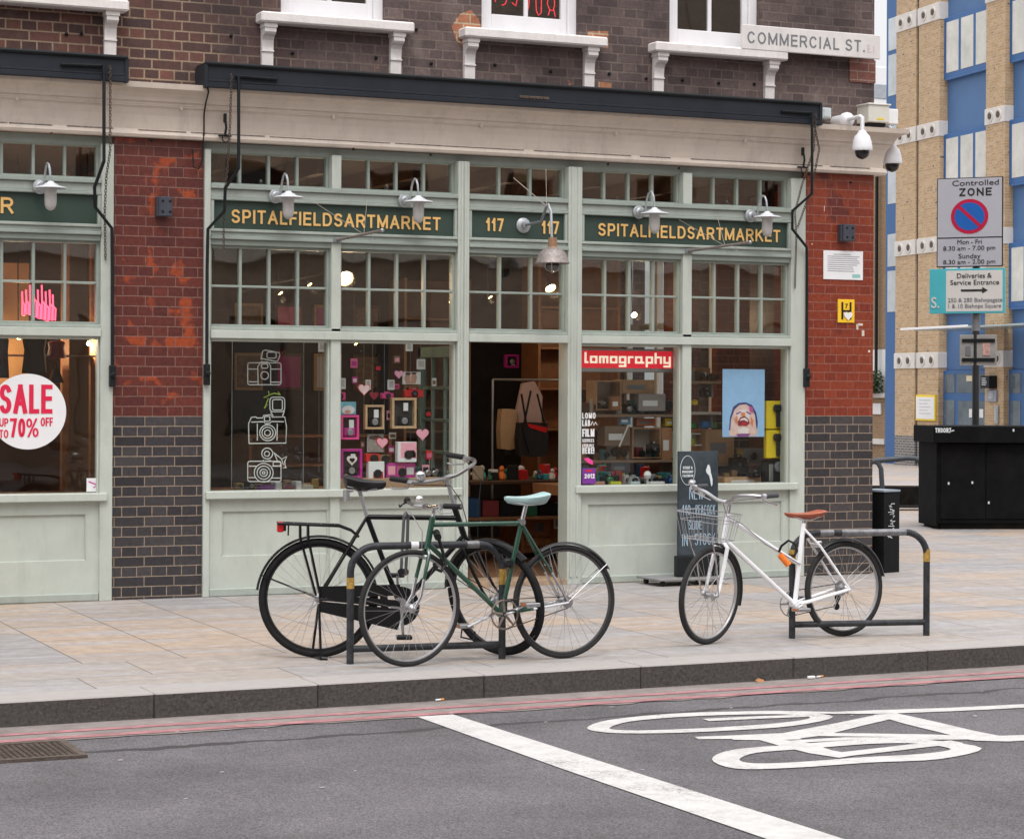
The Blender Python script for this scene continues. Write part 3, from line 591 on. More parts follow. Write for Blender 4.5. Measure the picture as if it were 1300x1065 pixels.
for px, py in ((65, 168), (192, 179), (448, 190), (546, 197), (771, 209), (861, 214), (1079, 232), (1026, 222)):
    p = on(px, py, -.04); MB().lathe([(.006, 0), (.011, .01), (.009, .02), (.004, .028)], (p.x, p.y, p.z), (0, -1, 0), 8).build('hook', BLACKP, B, smooth=True)
for px, py in ((84, 44), (103, 43), (293, 46), (371, 68), (477, 74), (547, 81), (628, 83), (699, 91), (773, 94), (820, 100), (866, 102), (912, 106), (957, 107), (528, 38)):
    p = on(px, py, 0); MB().lathe([(.012, 0), (.014, .012), (.006, .022)], (p.x, 0, p.z), (0, -1, 0), 8).build('bolt', BLACKP, B, smooth=True)
# first-floor sash windows
def sash(a, c, idx):
    xc = (a+c)/2; zt = 6.3
    f = MB(); fr = .055
    f.bbox(a, a+.075, .06, .16, ZO, zt); f.bbox(c-.075, c, .06, .16, ZO, zt); f.bbox(a+.075, c-.075, .06, .16, ZO, ZO+.08)
    g0, g1 = a+.075, c-.075
    f.bbox(g0, g0+.05, .09, .13, ZO+.08, zt); f.bbox(g1-.05, g1, .09, .13, ZO+.08, zt); f.bbox(g0+.05, g1-.05, .09, .13, ZO+.08, ZO+.20)
    f.bbox(xc-.017, xc+.017, .095, .125, ZO+.20, zt); f.bbox(g0+.05, g1-.05, .09, .13, 5.35, 5.42)
    o = f.build('sash_window', WHITEW, B)
    MB().box(g0+.05, g1-.05, .108, .113, ZO+.2, zt).build('pane', GLASS, o)
    s = MB(); s.bbox(a-.20, c+.19, -.15, .10, 4.372, 4.452, .012); s.build('sill', WHITEP, o)
    for bx in (a-.115, c+.075):
        k = MB(); k.extrude_x([(0.0, 4.02), (-.035, 4.02), (-.040, 4.20), (-.045, 4.25), (-.062, 4.275), (-.095, 4.29), (-.11, 4.305), (-.11, 4.372), (0, 4.372)], bx-.045, bx+.045)
        k.box(bx-.052, bx+.052, -.118, 0, 4.338, 4.371); k.box(bx-.048, bx+.048, -.049, 0, 4.16, 4.172); k.build('bracket', WHITEP, o)
    return o
for i, (a, c) in enumerate(ops): sash(a, c, i)
# green soffit under the cornice and shopfront frame
mb = MB()
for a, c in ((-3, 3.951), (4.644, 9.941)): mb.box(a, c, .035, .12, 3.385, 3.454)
mb.build('head_rail', SAGE_SHADED, B)
def post(x0, x1, y0=-.03, y1=.14, z0=0.0, z1=3.395, groove=False):
    mb = MB(); mb.bbox(x0, x1, y0, y1, z0, z1, .004)
    if groove: mb.bbox(x0+.022, x0+.040, y0-.012, y0+.02, z0+.06, z1, .004); mb.bbox(x1-.046, x1-.028, y0-.012, y0+.02, z0+.06, z1, .004)
    mb.build('post', SAGE, B)
post(4.646, 4.695); post(5.662, 5.740, z1=2.715); post(5.662, 5.740, z0=3.132); post(6.720, 6.818, y0=-.04, groove=True); post(7.691, 7.815, y0=-.04, groove=True); post(8.752, 8.837, z1=2.715); post(8.752, 8.837, z0=3.132); post(9.795, 9.939); post(3.855, 3.949)
bays = [(4.695, 5.662, 4), (5.740, 6.720, 4), (6.818, 7.691, 3), (7.815, 8.752, 4), (8.837, 9.795, 4)]
p = 3.855; lb = []
k0 = p-.97*1; lb = [(p-.975, p, 4), (p-2.02, p-1.045, 4)]
for q_ in (p-1.045, p-2.09): post(q_, q_+.07, z1=2.715); post(q_, q_+.07, z0=3.132)
# horizontal rails
def rail(x0, x1, z0, z1, y0, y1, mt=SAGE_SHADED, b=.004):
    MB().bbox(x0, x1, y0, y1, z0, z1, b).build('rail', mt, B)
segs = [(4.695, 6.720), (6.818, 7.691), (7.815, 9.795), (-3, 3.855)]
for a, c in segs:
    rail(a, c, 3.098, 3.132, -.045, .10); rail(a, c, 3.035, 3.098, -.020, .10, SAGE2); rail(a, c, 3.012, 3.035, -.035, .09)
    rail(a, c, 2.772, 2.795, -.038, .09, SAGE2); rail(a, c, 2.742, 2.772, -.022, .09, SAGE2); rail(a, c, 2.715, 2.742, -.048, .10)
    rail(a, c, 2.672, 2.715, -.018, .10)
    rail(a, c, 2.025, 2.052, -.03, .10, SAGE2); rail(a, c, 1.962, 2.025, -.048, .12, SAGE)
# sign boards
def sign(a, c):
    return MB().box(a+.02, c-.02, .0, .06, 2.79, 3.02).build('sign_board', GREEN, B), MB()
def frame_sign(a, c, o):
    MB().bbox(a, a+.024, -.03, .05, 2.795, 3.012).build('sign_frame', SAGE2, o); MB().bbox(c-.024, c, -.03, .05, 2.795, 3.012).build('sign_frame', SAGE2, o)
def letters(o, s, x0, x1, z, h=.104, tk=.165):
    t = MB(); strokes(t, s, (x0, -.0045, z), X, Z, h, t=tk, width=x1-x0, gap=.17, th=.003); t.build('lettering', GOLD, o)
o, _ = sign(4.697, 6.718); frame_sign(4.697, 6.718, o); letters(o, 'SPITALFIELDSARTMARKET', 4.862, 6.582, 2.842)
o, _ = sign(6.820, 7.689); frame_sign(6.820, 7.689, o); letters(o, '117', 6.975, 7.128, 2.852, .104); letters(o, '117', 7.466, 7.620, 2.846, .104)
o, _ = sign(7.817, 9.793); frame_sign(7.817, 9.793, o); letters(o, 'SPITALFIELDSARTMARKET', 7.975, 9.700, 2.846)
o, _ = sign(-3, 3.853); frame_sign(-3, 3.853, o); letters(o, 'R', 3.118, 3.21, 2.852, .118)
# multi-pane lights
def lights(a, c, nc, z0, z1, rows, name, fr=.022, y0=.0):
    mb = MB(); y1 = y0+.07
    mb.bbox(a, a+fr, y0, y1, z0, z1); mb.bbox(c-fr, c, y0, y1, z0, z1); mb.bbox(a+fr, c-fr, y0, y1, z0, z0+.018); mb.bbox(a+fr, c-fr, y0, y1, z1-.02, z1)
    if rows == 2:
        zz = (z0+z1)/2; mb.bbox(a+fr, c-fr, y0+.012, y1-.01, zz-.009, zz+.009, .003)
    for i in range(1, nc):
        x = a+fr+(c-a-2*fr)*i/nc; mb.bbox(x-.011, x+.011, y0+.010, y1-.008, z0+.018, z1-.02, .003)
    o = mb.build(name, SAGE_SHADED, B); MB().box(a+fr, c-fr, y0+.038, y0+.042, z0+.018, z1-.02).build('pane', GLASS, o)
for a, c, nc in bays+lb:
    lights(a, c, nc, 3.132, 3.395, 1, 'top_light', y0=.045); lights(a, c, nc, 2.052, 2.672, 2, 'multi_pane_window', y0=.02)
# big shop windows
for a, c in ((4.695, 5.662), (5.740, 6.720), (7.815, 8.752), (8.837, 9.795), (2.88, 3.855), (1.835, 2.81), (.3, 1.765)):
    mb = MB(); y0, y1 = .0, .07
    mb.bbox(a, a+.016, y0, y1, .80, 1.962); mb.bbox(c-.016, c, y0, y1, .80, 1.962); mb.bbox(a+.016, c-.016, y0, y1, 1.940, 1.962)
    o = mb.build('shop_window', SAGE, B); MB().box(a+.016, c-.016, .038, .043, .80, 1.94).build('pane', GLASSL, o)
# sills and stall risers
def riser(a, c, panels, x0s, x1s):
    MB().bbox(x0s, x1s, -.065, .12, .742, .802, .006).build('window_sill', SAGE, B)
    mb = MB(); mb.box(a, c, -.002, .10, .05, .300); mb.box(a, c, -.002, .10, .650, .742)
    x = a
    for p, q in panels: mb.box(x, p, -.002, .10, .30, .65); x = q
    mb.box(x, c, -.002, .10, .30, .65)
    for p, q in panels:                        # raised bead round each sunk panel
        mb.box(p, q, .018, .10, .30, .65); mb.bbox(p, q, -.001, .03, .296, .308, .003); mb.bbox(p, q, -.001, .03, .642, .652, .003); mb.bbox(p, p+.009, -.001, .03, .308, .642, .003); mb.bbox(q-.009, q, -.001, .03, .308, .642, .003)
    mb.build('stall_riser', SAGE, B)
    MB().bbox(a, c, -.022, .10, 0.0, .062, .008).build('plinth', SAGE2, B)
riser(4.695, 6.720, [(4.80, 5.655), (5.755, 6.615)], 4.66, 6.76)
riser(7.815, 9.795, [(7.895, 8.75), (8.86, 9.735)], 7.76, 9.86)
riser(-3, 3.855, [(.3, 1.7), (1.9, 2.76), (2.95, 3.76)], -3, 3.905)
# doorway
MB().box(6.818, 7.691, -.03, .35, .0, .045).build('door_step', mat('worn_wooden_step', (.36, .25, .16), .7, var=.3, vscale=25, stain=.5), B)
d = MB(); dx = 6.76; W0, W1 = .10, .92
for a, c, e, f in ((W0, W0+.07, .06, 1.93), (W1-.07, W1, .06, 1.93), (W0, W1, 1.84, 1.93), (W0, W1, .70, .80), (W0, W1, .06, .22)): d.bbox(dx, dx+.045, a, c, e, f)
d.box(dx+.015, dx+.03, W0, W1, .2, .72)
for z in (1.07, 1.33, 1.59): d.bbox(dx+.008, dx+.037, W0, W1, z-.012, z+.012, .003)
for y in (.37, .64): d.bbox(dx+.008, dx+.037, y-.012, y+.012, .8, 1.84, .003)
do = d.build('door', mat('door_green', (.12, .19, .165), .45, var=.08, stain=.15), B)
MB().box(dx+.02, dx+.024, W0+.05, W1-.05, .8, 1.85).build('pane', GLASS, do)
h = MB(); h.tube([(dx+.05, W1-.04, .9), (dx+.09, W1-.04, .9), (dx+.09, W1-.04, 1.06), (dx+.05, W1-.04, 1.06)], .008, 8); h.build('handle', CHROME, do, smooth=True)
# interior shell
IW = mat('interior_wall', (.042, .032, .028), .8, var=.6, vscale=1.6); ICE = mat('interior_ceiling', (.085, .06, .05), .8, var=.15); IFL = mat('interior_floor', (.17, .09, .05), .5, var=.3, vscale=3)
MB().box(4.55, 10.3, 5.2, 5.35, 0, 3.45).build('back_wall', IW, B)
MB().box(4.42, 4.55, .5, 5.35, 0, 3.45).build('partition_wall', mat('partition_tan', (.26, .165, .105), .8, var=.12, vscale=1.5), B)
MB().box(-3, 4.42, 3.6, 3.75, 0, 3.45).build('back_wall', mat('boutique_wall', (.12, .07, .05), .8, var=.3, vscale=1.2), B)
MB().box(-3, 10.3, .13, 5.35, -.02, .03).build('interior_floor', IFL, B)
MB().box(-3, 10.3, .13, 5.35, 3.45, 3.55).build('ceiling', ICE, B)
for i in range(7): MB().box(4.9+i*.82, 4.98+i*.82, .5, 5.2, 3.30, 3.449).build('ceiling_beam', WOODD, B)
for y_ in (1.0, 2.2, 3.4): MB().cyl((4.6, y_, 3.2), (10.1, y_, 3.2), .05, 10).build('ceiling_duct', GREY, B, smooth=True)
mb = MB(); mb.box(10.12, 10.299, .5, 5.2, .03, .95); mb.box(10.12, 10.299, .5, 5.2, 3.1, 3.45); y = .5
for a, c in SWO: mb.box(10.12, 10.299, y, a, .95, 3.1); y = c
mb.box(10.12, 10.299, y, 5.2, .95, 3.1); mb.build('inner_brick_wall', brick('inner_brick', (.075, .022, .02), (.11, .03, .026), (.12, .07, .055), ox=.05, oz=.02, squash=.5, rough=.35, coat=.2), B)
# inner return of the corner pier: white jamb band
# window beds (the deep display sills)
MB().box(4.70, 6.70, .13, .95, .70, .785).build('window_bed', WOODM, B)
MB().box(7.83, 9.93, .13, .95, .70, .785).build('window_bed', WOODM, B)
MB().box(-3, 3.94, .13, .75, .70, .785).build('window_bed', WOODD, B)
# ================================================================ THINGS FIXED TO THE FACADE
def P3(px, py, y): p = on(px, py, y); return (p.x, p.y, p.z)
def chain(mb, pts, link=.030, r=.0032):
    P = [Vector(p) for p in pts]; d = []; tot = 0
    for a, b in zip(P, P[1:]): d.append((tot, (b-a).length, a, b)); tot += (b-a).length
    k = int(tot/(link*.72))
    for i in range(k):
        s = (i+.5)*tot/k
        for t0, ln, a, b in d:
            if t0 <= s <= t0+ln: c = a.lerp(b, (s-t0)/ln); t = (b-a).normalized(); break
        side = t.cross(Vector((1, .3, 0) if i % 2 else (-.3, 1, 0))).normalized(); pp = []
        for q in range(8):
            an = 2*pi*q/8; pp.append(c+t*cos(an)*link/2+side*sin(an)*link*.30)
        mb.tube(pp, r, 4, closed=True)
CHAINM = mat('rusty_chain', (.10, .075, .06), .7, .4, var=.4, vscale=40)
def awning(x0, x1, arms, lab, grp):
    t = thing('shop_awning', lab, 'awning', ((x0+x1)/2, -.13, 3.84), 0, grp)
    mb = MB(); mb.bbox(x0, x1, -.268, -.232, 3.828, 3.872, .006); mb.box(x0, x1, -.258, -.002, 3.870, 3.995); mb.bbox(x0, x1, -.266, -.255, 3.872, 3.890, .003)
    mb.build('blind_box', BOXP, t)
    mb = MB(); mb.bbox(x0-.01, x1+.01, -.282, -.002, 3.992, 4.022, .012); mb.build('cover_board', BLACKP, t)
    for xe in (x0, x1):
        MB().bbox(xe-.014, xe+.014, -.272, -.003, 3.826, 4.0, .004).build('end_cap', BOXP, t)
    for kind, A in arms:
        mb = MB(); P = [P3(*p) for p in A['bar']]; mb.tube(P, .0125, 6); mb.build('arm', BLACKP, t)
        top = Vector(P[0])
        s = MB(); q = [P3(*p) for p in A['strap']]; s.tube(q, .012, 6)
        for i in range(5):
            c = Vector(q[0]).lerp(Vector(q[1]), .1+.2*i); s.lathe([(.008, 0), (.008, .016), (.004, .02)], c, (0, -1, 0), 6)
        s.build('strap', BLACKP, t)
        bt = Vector(P[-1]); s = MB(); s.bbox(bt.x-.022, bt.x+.022, -.075, -.0315, bt.z-.03, bt.z+.13, .004); s.lathe([(.02, 0), (.02, .035), (.008, .05)], (bt.x, -.06, bt.z+.06), (0, -1, 0), 10)
        s.build('foot_bracket', BLACKP, t)
        for ch in A['chain']:
            c = MB(); chain(c, [P3(*p) for p in ch]); c.build('chain', CHAINM, t)
armA = dict(bar=[(132, 82, -.30), (132, 150, -.30), (132, 205, -.29), (120, 238, -.20), (121, 263, -.15), (142, 290, -.07), (142.5, 340, -.055), (142.5, 486, -.055)],
            strap=[(77, 82, -.272), (130, 84, -.275)], chain=[[(140, 84, -.29), (140, 190, -.22), (135, 225, -.12), (133, 270, -.08), (134, 330, -.05)]])
armB = dict(bar=[(303, 97, -.30), (303, 150, -.30), (303, 214, -.29), (286, 239, -.20), (285, 268, -.16), (264, 291, -.07), (263, 340, -.055), (262.5, 484, -.055)],
            strap=[(299, 97, -.272), (352, 101, -.275)], chain=[[(294, 95, -.29), (292, 160, -.24), (289, 210, -.17), (286, 240, -.15), (284, 290, -.1), (284, 327, -.08)]])
armC = dict(bar=[(1031, 143, -.30), (1031, 190, -.30), (1031, 246, -.29), (1006, 268, -.20), (1006, 291, -.15), (1024, 314, -.07), (1024.5, 350, -.055), (1024, 487, -.055)],
            strap=[(992, 141.5, -.272), (1030, 144, -.275)], chain=[[(1036, 145, -.29), (1033, 190, -.24), (1018, 235, -.15), (1009, 270, -.12), (1011, 300, -.1), (1009, 366, -.05)], [(1032, 150, -.29), (1040, 190, -.2), (1030, 240, -.12), (1012, 290, -.1)]])
awning(-3, F(161, 70, -.262)[0], [('r', armA)], 'charcoal roller awning box over the left shop, cut off by the left edge', 'roller awnings')
awning(F(262, 90, -.262)[0], F(1042, 140, -.262)[0], [('l', armB), ('r', armC)], 'long charcoal roller awning box with two folding arms above the doorway', 'roller awnings')
# maker's plate on the long box
p0 = F(660, 123, -.27); p1 = F(698, 125, -.27)
mb = MB(); mb.bbox(p0[0], p1[0], -.266, -.2585, p0[1]-.012, p0[1]+.012, .004)
for i in range(7): mb.lathe([(.011, 0), (.006, .008)], (p0[0]+.02+i*.032, -.264, p0[1]), (0, -1, 0), 6)
mb.build('maker_plate', CHAINM, bpy.data.objects['shop_awning.001'])
# pulley hooks either side
for i, (px, py) in enumerate(((285.5, 163), (1019, 205))):
    t = MB(); c = on(px, py-10, -.10); t.bbox(c.x-.010, c.x+.010, -.118, -.088, c.z-.02, c.z+.05, .004); t.tube([(c.x, -.12, c.z-.01), (c.x+.004, -.125, c.z-.06), (c.x-.004, -.12, c.z-.11)], .009, 6)
    t.ring((c.x, -.12, c.z-.14), (0, 1, 0), .026, .005, 14, 5); t.bbox(c.x-.05, c.x+.05, -.115, -.09, c.z-.125, c.z-.112, .003)
    solo(t, 'pulley_hook', BLACKP, ['black iron pulley hook on the cornice beside the left red pier', 'black iron pulley hook on the cornice near the street corner'][i], 'hook', 'pulley hooks')
# swan-neck lamps
ENAM = mat('white_enamel', (.66, .68, .72), .25, var=.05); JAR = mat('frosted_jar', (.62, .60, .58), .3, var=.06, vscale=30)
JAR.node_tree.nodes['Principled BSDF'].inputs['Transmission Weight'].default_value = .35
def swan(x, z, lab):
    t = thing('swan_neck_lamp', lab, 'wall lamp', (x, 0, z), 0, 'white swan neck lamps along the signs')
    c = Vector((x, -.045, z)); mb = MB()
    mb.lathe([(.055, 0), (.055, .012), (.048, .02), (.036, .022), (.036, .034), (.026, .040), (.018, .055), (.018, .075)], c, (0, -1, 0), 20); mb.build('wall_rose', GALV, t, smooth=True)
    pts = []
    path = [(-.11, 0), (-.135, -.002), (-.155, .015), (-.165, .05), (-.172, .10), (-.19, .14), (-.22, .158), (-.25, .145), (-.268, .11), (-.272, .06), (-.272, 0)]
    for k, (y, dz) in enumerate(path): pts.append((x+.03*k/(len(path)-1), y, z+dz-.0))
    mb = MB(); mb.tube(pts, .009, 8); mb.build('swan_neck', GALV, t, smooth=True)
    q = (x+.03, -.272, z-.022)
    mb = MB(); mb.lathe([(.020, .045), (.026, .035), (.048, .024), (.06, .014), (.112, .002), (.116, -.004), (.114, -.007), (.055, .004), (.045, .0)], q, (0, 0, 1), 28); mb.build('lamp_shade', ENAM, t, smooth=True)
    mb = MB(); mb.lathe([(.042, .002), (.044, -.02), (.044, -.10), (.041, -.13), (.032, -.152), (.015, -.165), (.002, -.168)], q, (0, 0, 1), 20); mb.build('glass_jar', JAR, t, smooth=True)
for x, z, lab in ((3.395, 3.053, 'white swan neck lamp beside the letter R on the left green sign'), (5.199, 3.055, 'white swan neck lamp in front of the early letters of the long left green sign'),
                  (6.258, 3.062, 'white swan neck lamp in front of the last letters of the long left green sign'), (8.325, 3.048, 'white swan neck lamp in front of the middle letters of the right green sign'),
                  (9.385, 3.056, 'white swan neck lamp in front of the last letters of the right green sign')): swan(x, z, lab)
# factory lamp over the door
t = thing('barn_lamp', 'rusty galvanised dome lamp on a bent pipe above the shop door', 'wall lamp', (7.302, 0, 2.907))
MB().lathe([(.062, 0), (.062, .012), (.05, .022), (.03, .026), (.022, .05)], (7.302, -.001, 2.907), (0, -1, 0), 20).build('wall_rose', GALV, t, smooth=True)
a = P3(687, 281.5, -.25); c = P3(694, 262, -.33); tip = P3(699.5, 268, -.40); dn = P3(700.5, 303, -.42)
MB().tube([(7.302, -.03, 2.907), a, Vector(a).lerp(Vector(c), .5), c], .012, 8).build('bracket_arm', GREY, t, smooth=True)
MB().tube([c, (c[0]+.006, c[1]-.02, c[2]+.012), (tip[0]-.008, tip[1]+.01, tip[2]+.02), tip, dn], .011, 8).build('drop_pipe', GALV, t, smooth=True)
q = P3(701.5, 334, -.42); RUSTG = mat('rusted_galvanised_dome', (.30, .27, .26), .6, .5, var=.3, vscale=45, col2=(.42, .36, .34), stain=.3)
MB().lathe([(.034, .20), (.036, .13), (.044, .125), (.05, .118)], q, (0, 0, 1), 20).build('lamp_cap', mat('rusty_cap', (.30, .17, .10), .8, .2, var=.3, vscale=60), t, smooth=True)
MB().lathe([(.045, .122), (.075, .108), (.10, .085), (.118, .05), (.128, .015), (.137, .0), (.134, -.006), (.12, .012), (.108, .045), (.07, .09)], q, (0, 0, 1), 32).build('lamp_shade', RUSTG, t, smooth=True)
MB().lathe([(.045, .0), (.058, -.02), (.055, -.04), (.04, -.06), (.012, -.07)], q, (0, 0, 1), 18).build('bulb_glass', mat('dark_bulb_glass', (.09, .085, .08), .1, var=.1), t, smooth=True)
mb = MB()
for k in range(6):
    an = k*pi/6*2; mb.tube([(q[0]+r*cos(an), q[1]+r*sin(an), q[2]+h) for r, h in ((.064, .0), (.068, -.025), (.055, -.055), (.0, -.078))], .003, 5)
mb.build('bulb_cage', GALV, t, smooth=True)
wire = mat('stay_wire', (.42, .36, .30), .6, .3)
mb = MB(); mb.tube([c, P3(652, 226, -.06)], .0035, 5); mb.tube([c, P3(693, 214, -.07)], .002, 5); mb.build('stay_wire', wire, t)
# projecting banner rods
for i, (b0, tip, w1, w2) in enumerate((((428, 305), (483.5, 293), (390, 251), (466, 254)), ((874, 319), (950, 308), (862, 279), (910, 273)))):
    t = thing('banner_rod', ['brown projecting rod below the green sign left of the door', 'brown projecting rod below the green sign right of the door'][i], 'rod', P3(*b0, -.04), 0, 'projecting banner rods')
    bp = Vector(P3(*b0, -.045)); d = .80 if i == 0 else .85; tp = Vector(P3(*tip, -d)); 
    MB().tube([bp, tp], .011, 8).build('rod', mat('weathered_rod', (.20, .165, .15), .7, var=.2, vscale=30), t, smooth=True)
    MB().lathe([(.014, 0), (.014, .03), (.008, .035)], tp, (tp-bp).normalized(), 10).build('end_cap', STEEL, t, smooth=True)
    MB().bbox(bp.x-.035, bp.x+.035, -.055, -.0475, bp.z-.02, bp.z+.02, .003).build('wall_plate', GREY, t)
    mid = bp.lerp(tp, .62)
    mb = MB(); mb.tube([mid, P3(*w1, -.05)], .002, 4); mb.tube([mid, P3(*w2, -.05)], .002, 4); mb.build('stay_wire', wire, t)
    h = bp.lerp(tp, .8); mb = MB(); mb.tube([h+Vector((0, 0, -.008)), h+Vector((0, 0, -.03)), h+Vector((.012, 0, -.042)), h+Vector((.004, 0, -.055)), h+Vector((-.008, 0, -.045))], .003, 5); mb.build('hook', GALV, t)
# speaker-like steel bracket blocks with four holes
for i, (x0, x1, z0, z1) in enumerate(((4.268, 4.382, 2.868, 3.016), (10.273, 10.402, 2.872, 3.016))):
    t = MB(); t.bbox(x0+.02, x1, -.085, -.06, z0, z1, .006); t.bbox(x0, x1-.02, -.06, -.001, z0, z1, .004); t.bbox(x0+.012, x0+.03, -.08, -.02, z0, z1, .003)
    o = solo(t, 'bracket_block', mat('blue_grey_steel', (.06, .065, .085), .5, .3, var=.15), ['slate blue steel block with four holes on the maroon pier', 'slate blue steel block with four holes on the corner pier'][i], 'bracket', 'steel bracket blocks')
    xm = (x0+x1)/2+.01; zm = (z0+z1)/2; h = MB()
    for a in (-.028, .028):
        for b_ in (-.04, .04): h.lathe([(.011, 0), (.011, .002)], (xm+a, -.0855, zm+b_), (0, -1, 0), 10)
    h.build('bolt_hole', mat('hole_black', (.004, .004, .004), .9), o)
# street name plate
t = thing('street_sign', 'white street name plate reading COMMERCIAL ST. on the upper wall', 'street sign', (10.0, 0, 4.45))
c0 = F(942, 30); c1 = F(1118, 45); z0a, z1a = on(970, 64.5, -.157).z, on(970, 33, -.157).z; c0 = (on(942, 45, -.157).x, 0)
MB().bbox(c0[0], on(1118, 60, -.157).x, -.155, -.135, z0a, z1a, .006).build('plate', mat('old_white_plate', (.66, .63, .61), .5, var=.07, vscale=7, stain=.22), t)
x0 = on(949, 45, -.157).x; x1 = on(1098, 58, -.157).x
zc = z0a+.052; mb = MB(); strokes(mb, 'COMMERCIAL ST.', (x0, -.1555, zc), X, Z, .100, t=.15, width=x1-x0, gap=.22, th=.0012); mb.build('lettering', mat('faded_sign_letters', (.17, .175, .19), .6, var=.2, vscale=20), t)
mb = MB(); strokes(mb, 'E.1', (on(1101.5, 60, -.157).x, -.1555, zc), X, Z, .065, t=.15, width=.07, th=.0012); mb.build('district_lettering', mat('faded_red_letters', (.62, .50, .47), .6, var=.1), t)
MB().box(c0[0]+.1, 10.5, -.1345, -.0015, 4.53, 4.59).build('batten', WOODD, t)
# notice and hydrant plate on the corner pier
x0, z1 = F(1045, 318); x1, z0 = F(1095, 356); t = thing('wall_notice', 'white printed notice high on the corner pier', 'notice', ((x0+x1)/2, 0, z0))
MB().bbox(x0, x1, -.008, -.001, z0, z1, .002).build('board', PAPER, t)
mb = MB(); random.seed(4)
for i in range(9):
    z = z1-.03-i*.018; mb.box(x0+.04 if i else x0+.1, x1-.03-random.random()*.08-(.08 if i == 0 else 0), -.0095, -.0083, z-.003, z+.003)
mb.build('printed_line', mat('grey_print', (.30, .30, .33), .7), t); MB().box(x1-.11, x1-.03, -.0095, -.0083, z0+.02, z0+.05).build('logo_mark', mat('green_print', (.25, .50, .48), .7), t)
x0, z1 = F(1063, 380); x1, z0 = F(1084, 410); t = thing('hydrant_sign', 'yellow hydrant plate with black H and white heart sticker on corner pier', 'sign', ((x0+x1)/2, 0, z0))
MB().bbox(x0, x1, -.012, -.001, z0, z1, .003).build('plate', mat('hydrant_yellow', (.85, .52, .02), .4, var=.04, stain=.1), t)
mb = MB(); w_ = x1-x0; h_ = z1-z0
mb.box(x0+.2*w_, x0+.31*w_, -.0145, -.0125, z0+.14*h_, z0+.88*h_); mb.box(x0+.69*w_, x0+.80*w_, -.0145, -.0125, z0+.14*h_, z0+.88*h_); mb.box(x0+.31*w_, x0+.69*w_, -.0145, -.0125, z0+.46*h_, z0+.54*h_)
text(mb, '7', .055, ((x0+x1)/2, -.0125, z0+.62*h_), X, Z, 1, .001); mb.build('lettering', BLACK, t)
def heart(cx, cz, s): 
    return [(cx+s*16*sin(a)**3/17, cz+s*(13*cos(a)-5*cos(2*a)-2*cos(3*a)-cos(4*a))/17) for a in [2*pi*i/28 for i in range(28)]]
MB().prism(heart((x0+x1)/2+.015, z0+.30*h_, .045), (0, -.0175, 0), X, Z, .003).build('heart_sticker', PAPER, t)
mb = MB()
for px, py, w_, h_ in ((1089, 412, .05, .02), (1087, 415, .02, .05), (1094, 423, .025, .05), (1102, 446, .02, .02), (1046, 265, .006, .05), (1030, 310, .012, .01)):
    p = on(px, py, 0); mb.box(p.x, p.x+w_, -.0025, -.0005, p.z-h_/2, p.z+h_/2)
mb.build('paint_chip', mat('chipped_brick', (.60, .52, .44), .8), B)
# alarm and junction boxes on the cornice end
x0, z1 = F(1097, 134, -.1); x1, z0 = F(1133, 155, -.1)
t = thing('junction_box', 'cream weatherproof camera box on the corner of the cornice', 'box', (10.75, -.02, 3.862))
c = on(1100, 158, -.12); mb = MB(); mb.bbox(c.x-.02, c.x+.19, -.19, .10, 3.892, 4.045, .008); mb.build('housing', mat('cream_housing', (.62, .60, .53), .5, var=.05), t); mb = MB(); mb.bbox(c.x-.03, c.x+.20, -.20, .11, 4.04, 4.055, .004); mb.build('lid', mat('cream_housing'if 0 else 'cream_lid', (.66, .64, .58), .5), t)
MB().bbox(c.x+.0, c.x+.17, -.16, .08, 3.861, 3.893, .003).build('bracket', BLACK, t); MB().box(c.x+.06, c.x+.13, -.1925, -.1905, 3.915, 3.93).build('warning_label', YELLOW, t)
MB().bbox(c.x+.19, c.x+.34, -.10, .12, 3.90, 4.03, .006).build('side_housing', PAPER, t)
p0 = on(1043, 137, -.1); p1 = on(1054, 151, -.1); t = MB(); t.bbox(p0.x, p1.x, -.12, -.002, p1.z, p0.z, .005); t.bbox(p0.x+.012, p1.x-.012, -.124, -.119, p1.z+.012, p0.z-.012, .003)
solo(t, 'relay_box', mat('pale_grey_box', (.50, .54, .55), .5), 'small pale grey box at the right end of the long awning', 'box')
# dome cameras
WCAM = mat('white_camera_shell', (.74, .74, .76), .35, var=.03, stain=.1); DOME = mat('smoked_dome', (.01, .01, .012), .06, var=.05)
def dome_cam(c, lab, foot, elbow):
    t = thing('dome_camera', lab, 'security camera', foot, 0, 'dome security cameras'); c = Vector(c)
    MB().lathe([(.028, .16), (.034, .15), (.045, .13), (.062, .115), (.078, .07), (.086, .02), (.088, -.005), (.084, -.012), (.06, -.012)], c, (0, 0, 1), 28).build('camera_shell', WCAM, t, smooth=True)
    MB().lathe([(.062, -.008), (.062, -.03), (.052, -.058), (.03, -.076), (.004, -.084)], c, (0, 0, 1), 24).build('dome', DOME, t, smooth=True)
    mb = MB(); mb.tube([c+Vector((0, 0, .15)), c+Vector((0, 0, .27)), elbow, foot], .018, 10); mb.build('arm', WCAM, t, smooth=True)
    return t
c = on(1094.5, 190, -.40); top = Vector((c.x, -.40, c.z+.285)); wp = on(1076, 152, -.22); cam1 = dome_cam((c.x, -.40, c.z), 'white dome camera hanging nearest above the corner pier', tuple(wp), (c.x-.01, -.39, c.z+.28))
f = on(1076, 152, -.20); mb = MB(); mb.lathe([(.062, 0), (.066, .03), (.06, .055), (.045, .075), (.02, .085)], (f.x, -.15, f.z), (.3, -1, 0), 20); mb.cyl((f.x, -.15, f.z), (f.x, -.001, f.z), .05, 14); mb.build('wall_mount', WCAM, cam1, smooth=True)
